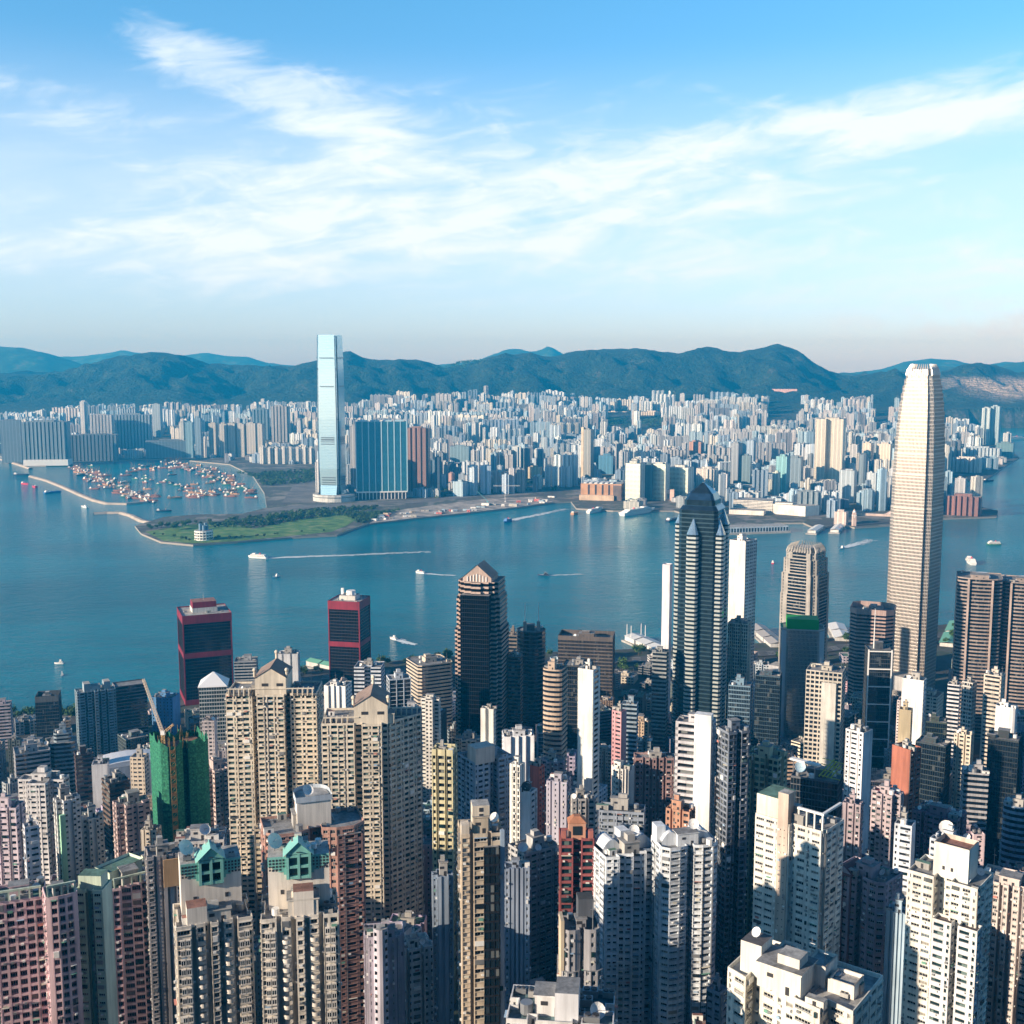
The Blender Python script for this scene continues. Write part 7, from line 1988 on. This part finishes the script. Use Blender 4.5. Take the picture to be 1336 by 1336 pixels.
rnd = random.Random(77)
ZN = [([(96, 612), (110, 616), (128, 624), (150, 634), (172, 646), (196, 650)], 95, 9, 'in the crowded left shelter rows'), ([(166, 617), (186, 610), (205, 612), (228, 618)], 16, 4, 'amid the typhoon shelter'), ([(186, 625), (210, 630), (240, 632)], 14, 4, 'in the small middle shelter rows'),
      ([(216, 603), (240, 610), (270, 617), (290, 626), (312, 634), (338, 650)], 70, 7, 'along the right shelter quay'), ([(240, 640), (262, 647), (290, 640), (312, 648)], 34, 6, 'in the loose right shelter rows')]
bp = []
for path, cnt, spread_, where in ZN:
    d = 0; tr = 0
    while d < cnt and tr < 2500:
        tr += 1; t = rnd.random() * (len(path) - 1); i = int(t); f_ = t - i
        px, py = path[i][0] + (path[i + 1][0] - path[i][0]) * f_ + rnd.gauss(0, 5), path[i][1] + (path[i + 1][1] - path[i][1]) * f_ + rnd.gauss(0, spread_ * .5)
        x, y = G(px, py, 0)
        if inside(COAST, x, y) or inside(COAST, x + 14, y) or any((a - x) ** 2 + (b - y) ** 2 * .55 < 13.5 ** 2 for a, b in bp): continue
        bp.append((x, y)); k = rnd.choice((0, 0, 1, 2, 3, 4, 5) if 'middle' not in where else (1, 2, 5, 1)); d += 1
        base = f'{PN[k]} moored {where}'; LABELS[base] = LABELS.get(base, 0) + 1; i_ = LABELS[base]
        put_boat(k, px, py, rnd.uniform(-.5, .5) + (0 if rnd.random() < .6 else 2.6), base, f'{PN[k].split(" with")[0]}s moored {where}', rnd.uniform(.75, 1.1))
put_boat(3, 228, 650, .3, 'orange barge with a tall pointed derrick alone in the shelter mouth', None, 1.2); put_boat(4, 214, 667, .1, 'long dark barge at the inner end of the short breakwater', None, .9)

FOAM, fb = new_mat('foam'); setp(fb, Base_Color=(.78, .84, .86), Roughness=.7)


def wake(a, b, w0, w1, lab, n=420):
    """churned white water: many loose flecks, thinning out astern"""
    (x0, y0), (x1, y1) = G(*a, 0), G(*b, 0); L = math.hypot(x1 - x0, y1 - y0); d = np.array(((x1 - x0) / L, (y1 - y0) / L)); nr = np.array((-d[1], d[0])); mb = MB(); R_ = np.random.default_rng(int(a[0]))
    t = R_.random(n) ** 1.7; side = R_.normal(size=n) * .42; c = np.array((x0, y0)) + np.outer(t * L, d) + (side * (w0 + (w1 - w0) * t))[:, None] * nr
    c += np.sin(t * 9)[:, None] * nr * w0 * .2
    l = R_.uniform(2.5, 9, n) * (1.15 - t * .5); w = R_.uniform(.5, 1.8, n) * (1.1 - t * .6)
    q = np.zeros((n, 4, 3))
    for k, (i, j) in enumerate(((-1, -1), (1, -1), (1, 1), (-1, 1))): q[:, k, :2] = c + d * (l * i)[:, None] + nr * (w * j * R_.uniform(.4, 1, n))[:, None]
    q[:, :, 2] = .12 + R_.random(n)[:, None] * .25
    mb.quads(q, FOAM); tag(mb.build('wake_foam'), lab, kind='stuff')


def harbour_boat(kind, hm, cm, L, B, H, px, py, px2, py2, lab, fl=2, mast=0.0, cat='boat'):
    t = boat(kind, hm, cm, L, B, H, fl, mast); (x, y), (x2, y2) = G(px, py, 0), G(px2, py2, 0); t.location = (x, y, 0); t.rotation_euler = (0, 0, math.atan2(y2 - y, x2 - x)); tag(t, lab, cat); return t


harbour_boat('ferry', WHITE, WHITE, 46, 12, 3.4, 336, 728, 320, 727, 'white fast ferry heading left below the green headland', 2, 0, 'ferry'); wake((346, 728.5), (560, 720), 7, 14, 'long white wake behind the fast ferry', 900)
harbour_boat('yacht', WHITE, WHITE, 42, 9, 3.0, 110, 662, 100, 660, 'white yacht at anchor by the short breakwater', 2, 0, 'yacht')
harbour_boat('barge', BLUEP, WHITE, 60, 15, 4, 69, 643, 80, 642, 'bright blue barge lying left of the long breakwater')
harbour_boat('barge', REDP, WHITE, 46, 14, 4, 33, 632, 45, 634, 'pink red barge moored left of the long breakwater, left of two'); harbour_boat('barge', REDP, REDP, 34, 12, 4, 45, 636, 35, 634, 'pink red barge moored left of the long breakwater, right of two'); harbour_boat('barge', NAVY, WHITE, 60, 15, 4, 28, 620, 40, 620, 'dark barge close to the quay wall at the far left')
harbour_boat('launch', WHITE, WHITE, 18, 5, 2, 360, 753, 350, 755, 'small white launch in the glittering water below the fast ferry'); harbour_boat('ferry', WHITE, WHITE, 22, 6, 2.4, 548, 748, 540, 747, 'small white ferry heading left beside the gabled dark tower', 1, 0, 'ferry'); wake((554, 748.5), (592, 751), 4, 6, 'white wake behind the small ferry', 260)
harbour_boat('launch', NAVY, DARK, 24, 7, 2.4, 709, 751, 700, 751, 'dark tug right of the gabled dark tower'); wake((715, 751), (760, 749), 3, 5, 'thin wake behind the dark tug', 160)
harbour_boat('ferry', BLUEP, BLUEP, 42, 11, 3.4, 662, 681, 652, 684, 'dark blue ferry leaving a long wake across the harbour', 2, 0, 'ferry'); wake((670, 678.5), (738, 664), 10, 18, 'broad white wake behind the dark blue ferry', 800)
harbour_boat('launch', WHITE, WHITE, 16, 5, 2, 513, 834, 505, 832, 'small white launch heading left right of the red framed tower'); wake((518, 835), (540, 841), 4, 7, 'short wake of the white launch by the red framed tower', 220)
harbour_boat('launch', WHITE, WHITE, 13, 4, 1.6, 77, 866, 70, 866, 'small white boat alone off the left shore'); harbour_boat('launch', WHITE, WHITE, 9, 3, 1.4, 81, 881, 81, 878, 'tiny white boat nearest to the left shore')
harbour_boat('ferry', HGRN, WHITE, 38, 10, 3, 1062, 694, 1056, 690, 'green and white harbour ferry at the far pier', 2, 0, 'ferry'); harbour_boat('ferry', REDP, WHITE, 34, 10, 3, 1096, 693, 1100, 688, 'red and white harbour ferry left of the clock tower', 2, 0, 'ferry')
harbour_boat('launch', REDP, WHITE, 18, 6, 2.2, 1008, 735, 1008, 730, 'small red and white boat left of the spike crowned tower'); harbour_boat('launch', WHITE, WHITE, 24, 6, 2.2, 1098, 716, 1088, 719, 'white speedboat turning left of the tallest skyscraper'); wake((1104, 714), (1138, 704), 7, 22, 'spreading wake behind the white speedboat', 500)
harbour_boat('ferry', WHITE, WHITE, 50, 14, 4.2, 1266, 735, 1256, 729, 'big white ferry right of the tallest skyscraper', 3, 0, 'ferry'); harbour_boat('ferry', HGRN, WHITE, 34, 9, 3, 1296, 711, 1288, 711, 'green hulled ferry farther right in the harbour', 2, 0, 'ferry'); harbour_boat('barge', NAVY, DARK, 62, 14, 4, 1290, 628, 1310, 626, 'dark barge by the far right point', 2, 18)
harbour_boat('ferry', WHITE, WHITE, 190, 28, 9, 1322, 574, 1300, 575, 'large white cruise ship in the far right channel', 4, 0, 'cruise ship'); harbour_boat('ferry', WHITE, WHITE, 84, 15, 6, 777, 668, 796, 664, 'white passenger ship berthed at the orange terminal', 2, 0, 'ship'); harbour_boat('ferry', WHITE, WHITE, 150, 26, 8, 833, 670, 872, 664, 'long white cruise ship berthed before the striped offices', 3, 0, 'cruise ship')
harbour_boat('barge', ORNG, wall_mat((.6, .4, .25)), 40, 14, 4, 750, 671, 760, 668, 'orange work barge left of the berthed passenger ship', 2, 14); harbour_boat('barge', NAVY, WHITE, 66, 15, 4, 878, 679, 895, 675, 'dark work barge right of the long cruise ship', 2, 16); harbour_boat('barge', RUST, WHITE, 34, 12, 3, 505, 679, 515, 676, 'rust red barge at the building site quay', 2, 12)
# site sheds, cranes and stacked goods on the building site quay
rnd = random.Random(9)
for k in range(46):
    px = rnd.uniform(486, 720); py = lerp_tab([(486, 678), (540, 672), (600, 667), (680, 657), (720, 652)], px) + rnd.uniform(-4, 3); x, y = G(px, py, 4); w = rnd.uniform(8, 26)
    mb = MB(); m_ = rnd.choice((WHITE, WHITE, CONC, wall_mat((.60, .48, .36)), wall_mat((.55, .16, .14)), wall_mat((.30, .42, .52)))); mb.box(0, 0, 0, w, w * .45, rnd.uniform(3, 7), m_, 0, rnd.choice((WHITE, ROOF_L, m_)), True); mb.box(0, -w * .225 - .05, .2, 2.2, .1, 2.4, DARK); o = mb.build('site_shed', None, (x, y, 4.3)); o.rotation_euler = (0, 0, rnd.uniform(-.4, .5)); tag(o, 'small site shed on the pale building site quay', 'shed', 'sheds of the building site')
for px, py, hh, lab in ((659, 655, 48, 'white T shaped crane on the building site quay'), (636, 657, 36, 'blue crane with a slanting jib on the building site quay')):
    x, y = G(px, py, 4); c = thing('tower_crane', lab, 'crane', (x, y, 4)); m_ = WHITE if px > 650 else plain_mat('teal_paint', (.15, .42, .48), .5)
    if px > 650: lattice(c, 'mast', (0, 0, 0), (0, 0, hh), 1.6, m_, 10); lattice(c, 'jib', (-34, 0, hh), (44, 0, hh), 1.3, m_, 16)
    else: lattice(c, 'mast', (0, 0, 0), (0, 0, 8), 1.6, m_, 3); lattice(c, 'jib', (0, 0, 8), (-30, 0, hh), 1.2, m_, 12)
    mb = MB(); mb.box(0, 0, 0 if px > 650 else 4, 5, 5, 3, m_); mb.build('ballast', c)
